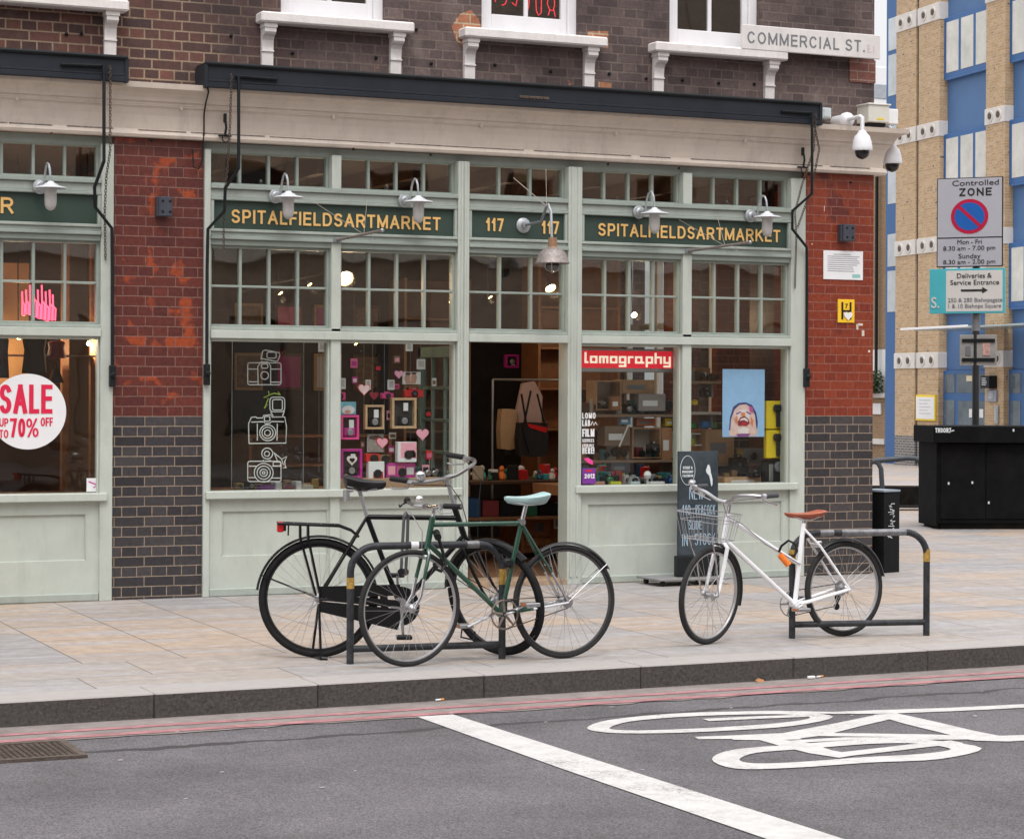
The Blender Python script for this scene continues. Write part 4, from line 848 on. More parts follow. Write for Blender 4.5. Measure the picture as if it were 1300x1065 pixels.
c = on(1132.5, 206, .02); cam2 = dome_cam((c.x, .02, c.z-.005), 'white dome camera hanging off the end of the cornice', (10.75, .25, 3.95), (c.x, .1, 3.93))
# small red neon letters behind the first-floor panes
NEON = emis('red_neon', (.7, .02, .04), 1.3)
def neon(strokes, y, lab):
    t = thing('neon_letters', lab, 'neon sign', P3(*strokes[0][0], y), 0, 'red neon letters upstairs')
    for s in strokes: mb = MB(); mb.tube([P3(px, py, y) for px, py in s], .0042, 5); mb.build('neon_tube', NEON, t, smooth=True)
neon([[(642, -8), (643, 2), (641, 6), (637, 7)], [(650, 4), (655, 8), (656, 2), (657, -8)], [(628, -6), (629, 3)]], .22, 'red neon strokes behind the left pane of the middle window')
neon([[(668.5, -9), (672, 2), (671, 10), (669.5, 15)], [(680, -8), (681, 14), (683.5, 20), (687, 17), (687.5, -8)], [(696, -6), (695, 6), (698, 13), (702, 14), (704, 8), (704, -8)], [(698, 13), (696, 20)], [(703, 12), (705, 22)]], .22, 'red neon curls behind the right pane of the middle window')
# ================================================================ INSIDE THE WINDOWS
def stroke_draw(mb, polys, r, y):
    for q in polys: mb.tube([P3(a, b, y) for a, b in q], r, 5, closed=(q[0] == q[-1] and len(q) > 3), caps=True)
def pr(x0, y0, x1, y1, r=3):                        # rounded rectangle in survey units
    q = []
    for cx, cy, a in ((x1-r, y0+r, -90), (x1-r, y1-r, 0), (x0+r, y1-r, 90), (x0+r, y0+r, 180)):
        for k in range(4): q.append((cx+r*cos(radians(a+30*k)), cy+r*sin(radians(a+30*k))))
    return q+[q[0]]
def pc(cx, cy, r, n=18): q = [(cx+r*cos(2*pi*i/n), cy+r*sin(2*pi*i/n)) for i in range(n)]; return q+[q[0]]
k = 5.324; SX, SY = 260, 425                       # crop scale used while surveying the drawings
def S(q): return [(SX+a/k, SY+b/k) for a, b in q]
WLINE = mat('white_vinyl_line', (.80, .80, .80), .6, var=.02)
t = thing('acrylic_sheet', 'clear hanging acrylic sheet with white line drawings of cameras in the left window', 'display sheet', P3(340, 620, .25))
ac = glass('acrylic', .035, (.88, .90, .90)); p0 = P3(295, 432, .25); p1 = P3(385, 618, .25)
MB().bbox(p0[0], p1[0], .25, .256, p1[2], p0[2], .001).build('sheet', ac, t)
mb = MB(); mb.tube([(p0[0], .253, p0[2]), (p0[0], .253, p1[2]), (p1[0], .253, p1[2]), (p1[0], .253, p0[2])], .003, 5); mb.build('sheet_edge', mat('acrylic_edge', (.30, .31, .32), .3), t)
yd = .245
D1 = [pr(290, 190, 515, 338, 14), [(295, 232), (362, 232)], [(442, 232), (512, 232)], [(297, 318), (360, 318)], [(442, 320), (510, 320)], [(360, 335), (358, 215), (380, 185), (425, 183), (445, 210), (445, 335)], pr(382, 198, 426, 226, 10), pc(405, 275, 26), [(378, 165), (392, 110), (410, 103), (505, 122), (508, 140), (492, 178), (478, 180), (380, 160)], pr(420, 118, 482, 158, 12)]
D2 = [pr(440, 422, 540, 520, 22), pr(458, 438, 524, 508, 10), [(445, 520), (462, 550)], [(538, 515), (525, 550)], [(298, 735), (296, 600), (315, 558), (345, 555), (352, 562), (390, 562), (398, 545), (445, 540), (455, 556), (540, 555), (552, 620), (548, 732), (298, 735)], [(315, 590), (400, 588), (408, 600), (440, 598), (450, 586), (535, 588)], pr(403, 552, 440, 584, 8), pc(425, 662, 54), pc(424, 662, 38), pc(424, 663, 20), [(355, 600), (355, 715)], [(490, 600), (488, 715)]]
D3 = [pc(422, 802, 37), pc(420, 804, 17), [(465, 795), (520, 840), (555, 822), (540, 855), (545, 895)], [(528, 898), (552, 898)], [(520, 843), (532, 880)], [(470, 800), (490, 850)], pr(290, 855, 515, 992, 14), [(297, 888), (350, 888)], [(455, 888), (512, 888)], [(297, 965), (345, 965)], [(455, 968), (512, 968)], pc(398, 932, 64), pc(398, 932, 45), pc(398, 932, 25), pc(398, 932, 9), pr(462, 860, 512, 886, 8), [(395, 845), (400, 856), (445, 850)]]
for d in (D1, D2, D3):
    mb = MB(); stroke_draw(mb, [S(q) for q in d], .0042, yd); mb.build('line_drawing', WLINE, t, smooth=True)
mb = MB(); stroke_draw(mb, [S(q) for q in ([(430, 380), (436, 408), (398, 425), (430, 430), (403, 498), (425, 470)], [(440, 405), (470, 395), (512, 405), (495, 385)])], .004, yd); mb.build('marker_scribble', mat('lime_marker', (.45, .62, .08), .6), t, smooth=True)
mb = MB(); stroke_draw(mb, [S(q) for q in ([(520, 110), (530, 150), (515, 190)], [(545, 112), (515, 128), (498, 95)])], .0025, yd); mb.build('marker_scribble', mat('dim_red_marker', (.35, .04, .06), .6), t, smooth=True)
# little hanging price tags / white card clips
def card(px0, py0, px1, py1, y, m, lab, cat, name, th=.012, group=None, band=None):
    a = P3(px0, py0, y); c = P3(px1, py1, y); mb = MB(); mb.bbox(a[0], c[0], y, y+th, c[2], a[2], .002); o = solo(mb, name, m, lab, cat, group)
    return o, a, c
def sub(mb, name, m, parent, **kw): return mb.build(name, m, parent, **kw)
def camera_toy(px0, py0, px1, py1, y, m, lab, group='cameras in the window display', lens=BLACK):
    a = P3(px0, py0, y); c = P3(px1, py1, y); w_ = c[0]-a[0]; h_ = a[2]-c[2]; xm = (a[0]+c[0])/2; t = thing('toy_camera', lab, 'camera', (xm, y, c[2]), 0, group)
    mb = MB(); mb.bbox(a[0], c[0], y, y+.05, c[2], c[2]+h_*.78, .006); mb.bbox(xm-w_*.2, xm+w_*.2, y+.005, y+.045, c[2]+h_*.76, a[2], .005); mb.build('camera_body', m, t)
    z = c[2]+h_*.38; r = min(h_*.33, w_*.25); mb = MB(); mb.lathe([(r, 0), (r, .02), (r*.8, .024), (r*.75, .012)], (xm, y, z), (0, -1, 0), 16); mb.build('lens', lens, t, smooth=True)
    mb = MB(); mb.lathe([(r*.5, 0), (r*.45, .006)], (xm, y-.014, z), (0, -1, 0), 12); mb.build('lens_glass', mat('lens_glass', (.10, .10, .12), .1, var=.1), t)
    mb = MB(); mb.box(xm-w_*.08, xm+w_*.08, y+.001, y+.0045, a[2]-h_*.16, a[2]-h_*.04); mb.build('viewfinder', STEEL, t)
    return t
def strings(mb, xs): 
    for px, y0, y1 in xs: mb.tube([P3(px, y0, .33), P3(px, y1, .33)], .0018, 4)
# nylon display lines
mb = MB(); strings(mb, [(431, 436, 612), (462, 436, 610), (473, 436, 560), (488, 436, 612), (521, 436, 612), (534, 436, 580), (548, 436, 600), (410, 440, 600), (405, 436, 600)])
solo(mb, 'display_wire', mat('nylon_line', (.22, .21, .21), .5), 'thin vertical display wires holding the frames in the heart window', 'wires')
def frame(px0, py0, px1, py1, y, m, lab, inner=None, bw=.018, depth=.05, cam_m=BLACK, face=None):
    a = P3(px0, py0, y); c = P3(px1, py1, y); t = thing('picture_frame', lab, 'frame', ((a[0]+c[0])/2, y, c[2]), 0, 'box frames in the window')
    for q in ((a[0], c[0], a[2]-bw, a[2]), (a[0], c[0], c[2], c[2]+bw), (a[0], a[0]+bw, c[2]+bw, a[2]-bw), (c[0]-bw, c[0], c[2]+bw, a[2]-bw)): MB().bbox(q[0], q[1], y, y+depth, q[2], q[3], .002).build('frame_bar', m, t)
    MB().box(a[0]+bw, c[0]-bw, y+depth-.004, y+depth-.001, c[2]+bw, a[2]-bw).build('back_board', mat('frame_backing', (.045, .035, .035), .8), t)
    xm = (a[0]+c[0])/2; mb = MB(); mb.bbox(xm-.045, xm+.045, y+.006, y+.04, c[2]+bw+.01, c[2]+bw+.075, .005); mb.build('camera_body', cam_m, t)
    mb = MB(); mb.lathe([(.026, 0), (.026, .018), (.018, .02)], (xm, y+.008, c[2]+bw+.042), (0, -1, 0), 14); mb.build('lens', STEEL, t, smooth=True)
    mb = MB(); mb.bbox(xm-.005, xm+.035, y+.008, y+.016, a[2]-bw-.085, a[2]-bw-.02, .002); mb.build('paper_label', PAPER, t)
    return t
frame(433, 527, 456, 558, .22, PINK, 'bright pink frame holding a camera, upper one at the left of the heart window', cam_m=MAGENTA)
frame(433, 570, 460, 607, .22, MAGENTA, 'dark magenta frame behind a pale heart, low at the left', bw=.02)
frame(464, 514, 488, 545, .22, WOODL, 'smaller pale wooden box frame holding a silver camera')
frame(498, 505, 529, 544, .20, WOODL, 'larger pale wooden box frame holding a black camera', bw=.02)
def heart_card(px, py, s, y, m, lab, edge=None, hole=False):
    p = P3(px, py, y); t = thing('paper_heart', lab, 'heart', p, 0, 'paper hearts')
    MB().prism(heart(p[0], p[2], s), (0, y+.006, 0), X, Z, .006).build('heart_card', m, t)
    if edge: MB().prism(heart(p[0], p[2], s*1.14), (0, y+.012, 0), X, Z, .005).build('heart_border', edge, t)
    if hole: MB().prism(heart(p[0], p[2], s*.5), (0, y-.001, 0), X, Z, .004).build('heart_centre', BLACK, t)
    return t
heart_card(462.5, 494, .050, .17, mat('blush_card', (.85, .60, .63), .5), 'large pale pink heart with red border beside the silver card', RED)
heart_card(506.5, 475, .038, .18, LPINK, 'small pink heart leaning high on the wires under a purple shade', PURPLE)
heart_card(536.5, 551, .056, .17, LPINK, 'plain rose pink heart hanging rightmost of the hearts')
heart_card(485.5, 562, .048, .17, LPINK, 'pink heart with thin red edge below the smaller wooden frame', RED)
heart_card(447, 584, .046, .16, mat('cream_card', (.82, .74, .70), .5), 'cream heart with dark centre over the magenta frame', hole=True)
heart_card(475, 502, .040, .30, mat('deep_red_card', (.35, .02, .05), .5), 'deep red heart hanging behind the pale pink one')
# cameras on hooks and cards
camera_toy(423, 495, 439, 508, .30, PINK, 'pink toy camera half hidden by the window mullion')
camera_toy(485, 497, 500, 506, .30, PINK, 'small pink toy camera hanging between hearts')
camera_toy(514, 492, 538, 504.5, .25, RED, 'red panorama toy camera under the photograph of faces')
camera_toy(468, 596, 483, 606, .28, RED, 'red toy camera lying on top of the white packet') if 0 else None
SILV = mat('silver_card', (.55, .55, .56), .3, .3, var=.1)
for i, (x0, y0, x1, y1, lab) in enumerate(((404, 434, 416, 447, 'white tag hanging at the top right of the drawings window'), (429, 480, 439, 494, 'white tag above the half hidden pink camera'), (464, 482, 471, 495, 'white tag behind the pale pink heart'), (492, 482, 501, 495, 'white tag above the small pink camera'),
        (515, 434, 524, 446, 'white tag hanging highest beside the green door'), (529, 456, 540, 469, 'white tag hanging next to the door glazing'))):
    a = P3(x0, y0, .28); c = P3(x1, y1, .28); t = thing('price_tag', lab, 'tag', ((a[0]+c[0])/2, .28, c[2]), 0, 'white hanging tags')
    MB().bbox(a[0], c[0], .28, .284, c[2], a[2], .002).build('tag_card', PAPER, t); MB().bbox(a[0]+.015, c[0]-.012, .2775, .2795, c[2]+.02, a[2]-.012, .001).build('tag_print', SILV, t)
# printed photographs and packs
def photo(px0, py0, px1, py1, y, blobs, base, lab):
    a = P3(px0, py0, y); c = P3(px1, py1, y); w_ = c[0]-a[0]; h_ = a[2]-c[2]; t = thing('photo_card', lab, 'photograph', ((a[0]+c[0])/2, y, c[2]), 0, 'cards on the wires')
    MB().bbox(a[0], c[0], y, y+.004, c[2], a[2], .001).build('card', base, t)
    for u, v, r, r2, m in blobs:
        cx = a[0]+u*w_; cz = c[2]+v*h_; pts = [(min(max(cx+r*w_*cos(q*2*pi/14), a[0]+.004), c[0]-.004), min(max(cz+r2*h_*sin(q*2*pi/14), c[2]+.004), a[2]-.004)) for q in range(14)]
        mb = MB(); mb.prism(pts, (0, y-.0006-.0002*blobs.index((u, v, r, r2, m)), 0), X, Z, .0006); mb.build('printed_shape', m, t)
SKIN = mat('printed_skin', (.60, .34, .24), .5, var=.2); SKYP = mat('printed_sky', (.18, .48, .62), .5, var=.25, vscale=20); DKP = mat('printed_dark', (.10, .05, .045), .6)
photo(432.5, 510, 452, 526, .26, [(.5, .35, .42, .35, PAPER), (.45, .2, .2, .15, SKIN)], SKYP, 'blue sky photograph above the bright pink frame')
photo(511, 472, 534, 488, .26, [(.28, .5, .16, .4, SKIN), (.62, .5, .16, .42, SKIN), (.3, .85, .15, .15, DKP), (.62, .9, .15, .12, DKP), (.45, .15, .3, .15, SKIN)], PAPER, 'photograph of two faces hanging above the red camera')
photo(466, 551, 487, 574, .27, [(.5, .8, .4, .12, DKP)], mat('newsprint', (.30, .29, .27), .7, var=.3, vscale=60), 'grey printed sheet behind the red edged heart')
def pack(px0, py0, px1, py1, y, face, lab, deco, word=None, th=.06, word_m=BLACK):
    a = P3(px0, py0, y); c = P3(px1, py1, y); w_ = c[0]-a[0]; h_ = a[2]-c[2]; t = thing('camera_box', lab, 'box', ((a[0]+c[0])/2, y, c[2]), 0, 'packaged cameras')
    MB().bbox(a[0], c[0], y, y+th, c[2], a[2], .003).build('carton', face, t)
    for (u0, u1, v0, v1, m) in deco: MB().box(a[0]+u0*w_, a[0]+u1*w_, y-.0012, y-.0002, c[2]+v0*h_, c[2]+v1*h_).build('printed_panel', m, t)
    mb = MB(); mb.lathe([(.035, 0), (.035, .006), (.02, .007)], ((a[0]+c[0])/2+.01, y-.0015, c[2]+h_*.36), (0, -1, 0), 16); mb.build('printed_lens', BLACK, t)
    if word: mb = MB(); strokes(mb, word, (a[0]+.22*w_, y-.0015, c[2]+.78*h_), X, Z, h_*.10, t=.24, width=w_*.6); mb.build('lettering', word_m, t)
pack(505, 561, 529, 586.5, .20, PAPER, 'white and pink camera box standing right of the sheet', [(.16, .98, .22, .96, LPINK), (.35, .95, .2, .5, ROSE), (.42, .88, .26, .58, RED)])
pack(468, 586, 488, 610, .20, PAPER, 'white camera box with a red camera printed on it, left of the hearts', [(.30, .92, .12, .48, RED), (.42, .75, .48, .56, RED)])
pack(465, 576, 482, 586, .22, RED, 'small red carton lying on top of a white camera box', [(.35, .65, .35, .6, BLACK)], th=.07)
pack(482, 577.5, 494, 586, .26, CARDB, 'small brown carton beside the little red carton', [])
pack(491, 588, 527, 606, .26, MAGENTA, 'long pink packet lying on the brown ledge', [(.05, .30, .2, .8, LPINK), (.36, .64, .25, .8, ROSE), (.7, .95, .2, .7, PAPER)], th=.05)
MB_ = MB(); a = P3(430, 608, .16); c = P3(558, 621, .16); MB_.bbox(a[0], c[0]+.05, .16, .50, .786, a[2], .004); solo(MB_, 'display_plinth', mat('kraft_ledge', (.40, .25, .155), .75, var=.06), 'long brown kraft ledge along the foot of the heart window', 'ledge')
# drawings window floor items
for i, (x0, x1, y0, m, lab) in enumerate(((350, 358, 612, PAPER, 'white carton on the floor of the drawings window'), (376, 383, 611, PAPER, 'second white carton near the mullion'), (383, 398, 616, mat('pewter', (.35, .36, .30), .5), 'low pewter dish by the mullion'), (331, 349, 616, PURPLE, 'dark purple packet low in the drawings window'), (360, 374, 616, mat('maroon_packet', (.16, .02, .04), .5), 'maroon packet low in the drawings window'))):
    a = P3(x0, y0, .3); c = P3(x1, 622, .3); mb = MB(); mb.bbox(a[0], c[0], .30, .42, .786, a[2], .004); solo(mb, 'packet', m, lab, 'packet', 'packets on the window bed')
# ---- shelving and furniture deep inside
def shelf(name, x0, x1, y0, y1, z0, z1, levels, m, lab, cat='shelf', back=None):
    t = thing(name, lab, cat, ((x0+x1)/2, (y0+y1)/2, z0))
    for a in (x0, x1-.03): MB().bbox(a, a+.03, y0, y1, z0, z1, .003).build('side_panel', m, t)
    for z in levels: MB().bbox(x0+.031, x1-.031, y0, y1, z-.02, z, .003).build('shelf_board', m, t)
    MB().box(x0+.03, x1-.03, y1-.012, y1-.002, z0, z1).build('back_panel', back or m, t); return t
# seen through the drawings window: drawers and dark stands
shelf('drawer_cabinet', 6.0, 7.4, 3.2, 3.7, .03, 1.15, [.35, .62, .88, 1.15], WOODM, 'brown drawer cabinet deep behind the drawings window', 'cabinet')
# seen through the doorway
shelf('bookcase', 8.02, 8.75, 4.5, 4.95, .03, 2.7, [.5, .9, 1.16, 1.40, 1.62, 2.3], mat('pale_case', (.42, .27, .17), .6, var=.1), 'pale wooden bookcase at the left of the doorway view', back=mat('case_back', (.22, .13, .08), .7))
c_ = thing('cabinet', 'orange brown panelled cabinet low on the right of the doorway', 'cabinet', (8.55, 2.4, .03))
p = on(675, 680, 2.3); x0 = on(662, 680, 2.3).x; x1 = on(708, 680, 2.3).x+.25
CAB = mat('cabinet_wood', (.42, .17, .065), .45, var=.2, vscale=14)
MB().bbox(x0, x1, 2.3, 2.8, .08, on(680, 655, 2.3).z, .006).build('carcass', CAB, c_)
zt = on(680, 655, 2.3).z; ww = (x1-x0)/2
for i in range(2):
    a = x0+i*ww+.03; mb = MB(); mb.bbox(a, a+ww-.05, 2.27, 2.30, .14, zt*.52, .004); mb.bbox(a+.05, a+ww-.10, 2.262, 2.272, .20, zt*.52-.06, .004); mb.build('cupboard_door', CAB, c_)
    mb = MB(); mb.bbox(a, a+ww-.05, 2.27, 2.30, zt*.56, zt-.03, .004); mb.build('drawer', CAB, c_); mb = MB(); mb.box(a+ww*.25, a+ww*.6, 2.266, 2.2695, zt*.66, zt*.85); mb.build('label_card', mat('photo_print', (.22, .2, .22), .4, var=.4, vscale=20), c_)
t = thing('photo_stack', 'upright white photo strips leaning by the cabinet', 'photo strips', P3(710, 672, 2.1))
for i, (u0, u1) in enumerate(((704, 711), (713, 717.5))):
    a = P3(u0, 638, 2.1); b_ = P3(u1, 671, 2.1); MB().bbox(a[0], b_[0], 2.1, 2.12, b_[2], a[2], .002).build('strip', PAPER, t)
    for j in range(2): MB().box(a[0]+.012, b_[0]-.012, 2.097, 2.0995, b_[2]+.02+j*(a[2]-b_[2])*.5, b_[2]+(a[2]-b_[2])*(.42+j*.5)).build('print', mat('photo_print', (0, 0, 0)), t)
# display table with clutter across the doorway
ty = 1.9; tz = on(640, 610, ty).z
t = thing('display_table', 'dark display table crowded with toys across the doorway', 'table', (8.0, ty+.3, .03))
MB().bbox(7.3, 9.9, ty, ty+.8, tz-.035, tz, .005).build('table_top', WOODD, t); MB().bbox(7.3, 9.9, ty+.05, ty+.75, tz-.36, tz-.33, .004).build('lower_shelf', WOODM, t)
for x in (7.32, 8.6, 9.84): 
    for y in (ty+.03, ty+.72): MB().bbox(x, x+.05, y, y+.05, .03, tz-.035, .004).build('leg', WOODD, t)
random.seed(11); cm = [RED, YELLOW, mat('dull_blue', (.03, .09, .2), .4), mat('dull_green', (.03, .14, .07), .4), PAPER, mat('cream_toy', (.5, .42, .32), .5), BLACK, mat('dull_red', (.22, .03, .03), .5), TEAL, ORANGE]
def toy(x, y, z, m, lab, h=.10):
    t = thing('toy_figure', lab, 'toy', (x, y, z), 0, 'small toys and cameras on the display table'); w_ = h*.28
    MB().lathe([(w_*.7, 0), (w_, h*.12), (w_*.9, h*.4), (w_*.45, h*.6)], (x, y, z), (0, 0, 1), 10).build('toy_body', m, t, smooth=True)
    MB().lathe([(w_*.3, 0), (w_*.62, h*.10), (w_*.65, h*.25), (w_*.35, h*.38), (.001, h*.40)], (x, y, z+h*.6), (0, 0, 1), 10).build('toy_head', m if random.random() < .5 else PAPER, t, smooth=True)
cn = ['red', 'yellow', 'dull blue', 'dark green', 'white', 'cream', 'black', 'maroon', 'teal', 'orange']
for i in range(64):
    k_ = random.randrange(10); x_ = 7.42+.034*i+random.uniform(-.02, .02); y_ = ty+.06+random.random()*.42
    if i % 3 == 0:
        w3 = random.uniform(.02, .05); h3 = random.uniform(.05, .15); mb = MB(); mb.M = Matrix.Translation((x_, y_, tz)) @ Matrix.Rotation(random.uniform(-.5, .5), 4, 'Z'); mb.bbox(-w3, w3, -.03, .03, 0, h3, .004); solo(mb, 'small_box', cm[k_], '%s little box standing among the toys seen through the doorway' % cn[k_], 'box', 'small boxes on the display table')
    else: toy(x_, y_, tz, cm[k_], '%s toy figure on the crowded table seen through the doorway' % cn[k_], random.uniform(.05, .13))
for i in range(9):
    k_ = [6, 2, 7, 6, 3, 6, 7, 2, 6][i]; w3 = random.uniform(.05, .12); mb = MB(); x_ = 7.5+.2*i; mb.bbox(x_-w3, x_+w3, ty+.1, ty+.4, tz-.33, tz-.33+random.uniform(.08, .2), .005); solo(mb, 'storage_box', cm[k_], '%s box on the shelf under the crowded table' % cn[k_], 'box', 'boxes under the display table')
# coat rail with bags
t = thing('garment_rail', 'chrome clothes rail standing inside the doorway', 'clothes rail', (8.4, 2.9, .03)); a = P3(650, 482, 2.9); b_ = P3(713, 480, 2.9)
mb = MB(); mb.tube([(a[0]-.2, 2.9, a[2]), (b_[0]-.03, 2.9, a[2]), (b_[0], 2.9, a[2]-.04), (b_[0], 2.9, .03)], .012, 8); mb.build('rail', STEEL, t, smooth=True); mb = MB(); mb.tube([(a[0]-.2, 2.9, a[2]), (a[0]-.2, 2.9, .03)], .012, 8); mb.build('upright', STEEL, t, smooth=True)
def bag(px0, py0, px1, py1, y, m, lab, strap=None, flap=None):
    a = P3(px0, py0, y); c = P3(px1, py1, y); w_ = c[0]-a[0]; t = thing('shoulder_bag', lab, 'bag', ((a[0]+c[0])/2, y, c[2]), 0, 'bags on the rail')
    prof = [(a[0]+.02*w_, c[2]+.01), (a[0]+.5*w_, c[2]), (c[0]-.01, c[2]+.015), (c[0]+.005, (a[2]+c[2])/2), (c[0]-.01, a[2]-.01), (a[0]+.5*w_, a[2]), (a[0]+.01, a[2]-.005), (a[0]-.005, (a[2]+c[2])/2)]
    mb = MB(); mb.prism(prof, (0, y+.10, 0), X, Z, .10); mb.build('bag_body', m, t)
    if flap: MB().prism([(a[0]+.25*w_, a[2]-.01), (c[0]-.03*w_, a[2]-.05), (c[0]-.08*w_, a[2]-.10), (a[0]+.35*w_, a[2]-.05)], (0, y-.002, 0), X, Z, .004).build('flap_lining', flap, t)
    for s in strap or []: mb = MB(); mb.tube([P3(*q, y-.01) for q in s], .010, 6); mb.build('strap', BLACK, t)
bag(659, 536, 696, 580, 2.55, mat('black_bag', (.012, .011, .014), .7), 'black messenger bag with red lining hanging in the doorway', [[(662, 500), (668, 537)], [(674, 496), (664, 545), (672, 575)], [(682, 500), (692, 540)]], RED)
bag(636, 519, 657, 571, 2.75, mat('tan_tote', (.42, .28, .17), .8, var=.08), 'tan canvas tote bag hanging in the doorway')
bag(642, 571, 662, 578, 2.7, BLACK, 'flat black pouch under the tan tote bag')
mb = MB(); a = P3(655, 485, 2.85); mb.prism([(P3(u, v, 2.85)[0], P3(u, v, 2.85)[2]) for u, v in ((661, 487), (676, 484), (686, 503), (684, 543), (656, 548), (654, 520))], (0, 2.85, 0), X, Z, .05)
solo(mb, 'hanging_shirt', mat('pink_grey_shirt', (.42, .30, .30), .85, var=.08), 'pale pinkish shirt on the rail between black straps', 'shirt')
for i, (x0, x1, m, lab) in enumerate(((642, 659, MAGENTA, 'magenta frame leftmost on the high shelf in the doorway'), (664.5, 680, mat('dull_cream_frame', (.40, .34, .28), .5), 'cream frame between the magenta and orange ones high in the doorway'), (686, 702, mat('rust_frame', (.55, .12, .05), .5), 'orange frame rightmost on the high shelf in the doorway'))):
    frame(x0, 450, x1, 467, 3.9, m, lab, bw=.02)
# ---- right-hand windows: box shelving with goods
SHY = .62
def place_shelf(px0, px1, zs, y, m, lab):
    a = on(px0, 500, y).x; c = on(px1, 500, y).x; t = thing('wall_shelf', lab, 'shelf', ((a+c)/2, y, zs)); MB().bbox(a, c, y, y+.32, zs-.025, zs, .004).build('shelf_board', m, t)
    for x in (a+.05, c-.07): MB().bbox(x, x+.02, y+.05, y+.30, zs-.14, zs-.026, .003).build('shelf_bracket', GREY, t)
    return t
WS = mat('worn_shelf', (.24, .15, .10), .6, var=.2, vscale=10)
z1_ = on(800, 526, SHY).z; z2_ = on(800, 584, SHY).z
place_shelf(738, 868, z1_, SHY, WS, 'upper worn wooden shelf behind the lit red sign'); place_shelf(738, 868, z2_, SHY, WS, 'lower worn wooden shelf behind the lit red sign')
z3_ = on(930, 484, SHY).z; z4_ = on(930, 523, SHY).z; z5_ = on(930, 588, SHY).z
place_shelf(872, 916, z3_, SHY, WS, 'top short shelf left of the blue poster'); place_shelf(872, 916, z4_, SHY, mat('pale_shelf', (.42, .38, .34), .6), 'pale middle shelf left of the blue poster'); place_shelf(872, 990, z5_, SHY, WS, 'long lower shelf under the blue poster')
def crate(px0, py0, px1, py1, y, m, lab, d=.18, opened=False, cat='box'):
    a = P3(px0, py0, y); c = P3(px1, py1, y); t = thing('carton', lab, cat, ((a[0]+c[0])/2, y, c[2]), 0, 'cartons and goods on the shelves')
    if opened:                                      # open-fronted box
        T = .012; mb = MB(); mb.bbox(a[0], c[0], y, y+d, a[2]-T, a[2], .002); mb.bbox(a[0], c[0], y, y+d, c[2], c[2]+T, .002); mb.bbox(a[0], a[0]+T, y, y+d, c[2]+T, a[2]-T, .002); mb.bbox(c[0]-T, c[0], y, y+d, c[2]+T, a[2]-T, .002); mb.build('box_shell', m, t); MB().box(a[0]+T, c[0]-T, y+d-.01, y+d, c[2]+T, a[2]-T).build('box_back', mat('white_inner', (.50, .47, .44), .7, var=.1), t)
    else:
        MB().bbox(a[0], c[0], y, y+d, c[2], a[2], .004).build('box_body', m, t); MB().box(a[0]+(c[0]-a[0])*.15, a[0]+(c[0]-a[0])*.7, y-.0012, y-.0002, c[2]+(a[2]-c[2])*.3, c[2]+(a[2]-c[2])*.62).build('box_label', PAPER if random.random() < .5 else GREY, t)
    return t
crate(757, 483, 789, 521, .68, CARDB, 'open cardboard box with white inside, upper left behind the red sign', .2, True)
crate(790, 482, 831, 500, .72, CARDB, 'long cardboard carton below the lit red sign', .16)
crate(811, 500, 845, 522, .66, mat('grey_carton', (.30, .26, .25), .7, var=.1), 'grey carton in the middle of the upper shelf')
crate(776, 503, 788, 521, .60, WOODM, 'small tilted brown frame box on the upper shelf', .05)
crate(768, 541, 800, 566, .66, mat('brown_box', (.22, .15, .11), .7, var=.1), 'dark cardboard box on the shelf under the white lettering', .15)
crate(803, 543, 839, 582, .66, CARDB, 'open carton with a black camera in it, right of the folded card', .2, True)
camera_toy(823, 560, 838, 576, .60, BLACK, 'black camera standing in the open carton')
crate(840, 543, 853, 584, .66, mat('orange_brown_box', (.36, .17, .08), .6), 'tall orange brown box right of the open carton')
crate(855, 548, 864, 582, .66, PAPER, 'white narrow box at the right edge of the third window')
crate(787, 529, 801, 539, .66, mat('blue_white_card', (.10, .25, .42), .5), 'blue and white card between the two shelves', .03)
crate(808, 531, 832, 541, .70, mat('orange_red_pack', (.40, .10, .04), .5), 'orange and red packets under the upper shelf', .06)
crate(845, 531, 857, 541, .70, YELLOW, 'yellow packet at the right end under the upper shelf', .06)
crate(776, 587, 800, 600, .60, mat('dark_screen_box', (.06, .06, .07), .3), 'dark tray with white rim low in the third window', .1)
mb = MB(); a = P3(797, 541, .60); c = P3(786, 567, .60); mb.tube([a, c], .008, 4); solo(mb, 'folding_easel', PAPER, 'white folding card stand leaning on the middle shelf', 'stand')
for i, (x0, y0, x1, y1, m, lab) in enumerate(((764, 602, 784, 614, BLACK, 'black camera with green ring in the third window'), (799, 603, 812, 614, mat('dull_grey_cam', (.25, .25, .26), .5), 'grey camera low in the third window'), (845, 603, 860, 615, mat('navy_cam', (.02, .03, .09), .4), 'navy camera beside the chalkboard'), (885, 604, 899, 614, mat('teal_cam', (.02, .14, .15), .4), 'dark teal camera beside the chalkboard'), (952, 597, 966, 606, BLACK, 'black camera on the lower ledge of the poster window'))):
    camera_toy(x0, y0, x1, y1, .26, m, lab, lens=[GRNB, BLACK, BLUEB, STEEL, BLACK][i])
for i, (x0, x1, m, lab) in enumerate(((776, 789, mat('acid_card', (.55, .60, .03), .5), 'acid yellow card on the window floor'), (801, 813, mat('pale_blue_card', (.45, .58, .62), .5), 'pale blue card on the window floor'), (826, 844, PAPER, 'white printed card on the window floor'), (754, 768, mat('salmon_card', (.45, .22, .16), .5), 'salmon card by the 2012 sticker'))):
    a = P3(x0, 613, .2); c = P3(x1, 618, .2); mb = MB(); mb.bbox(a[0], c[0], .20, .26, .786, a[2]+.01, .002); solo(mb, 'small_card', m, lab, 'card', 'cards on the window floor')
t = thing('desk_lamp', 'small white globe lamp on the window floor of the third window', 'lamp', P3(822, 614, .22)); a = P3(822, 603, .22)
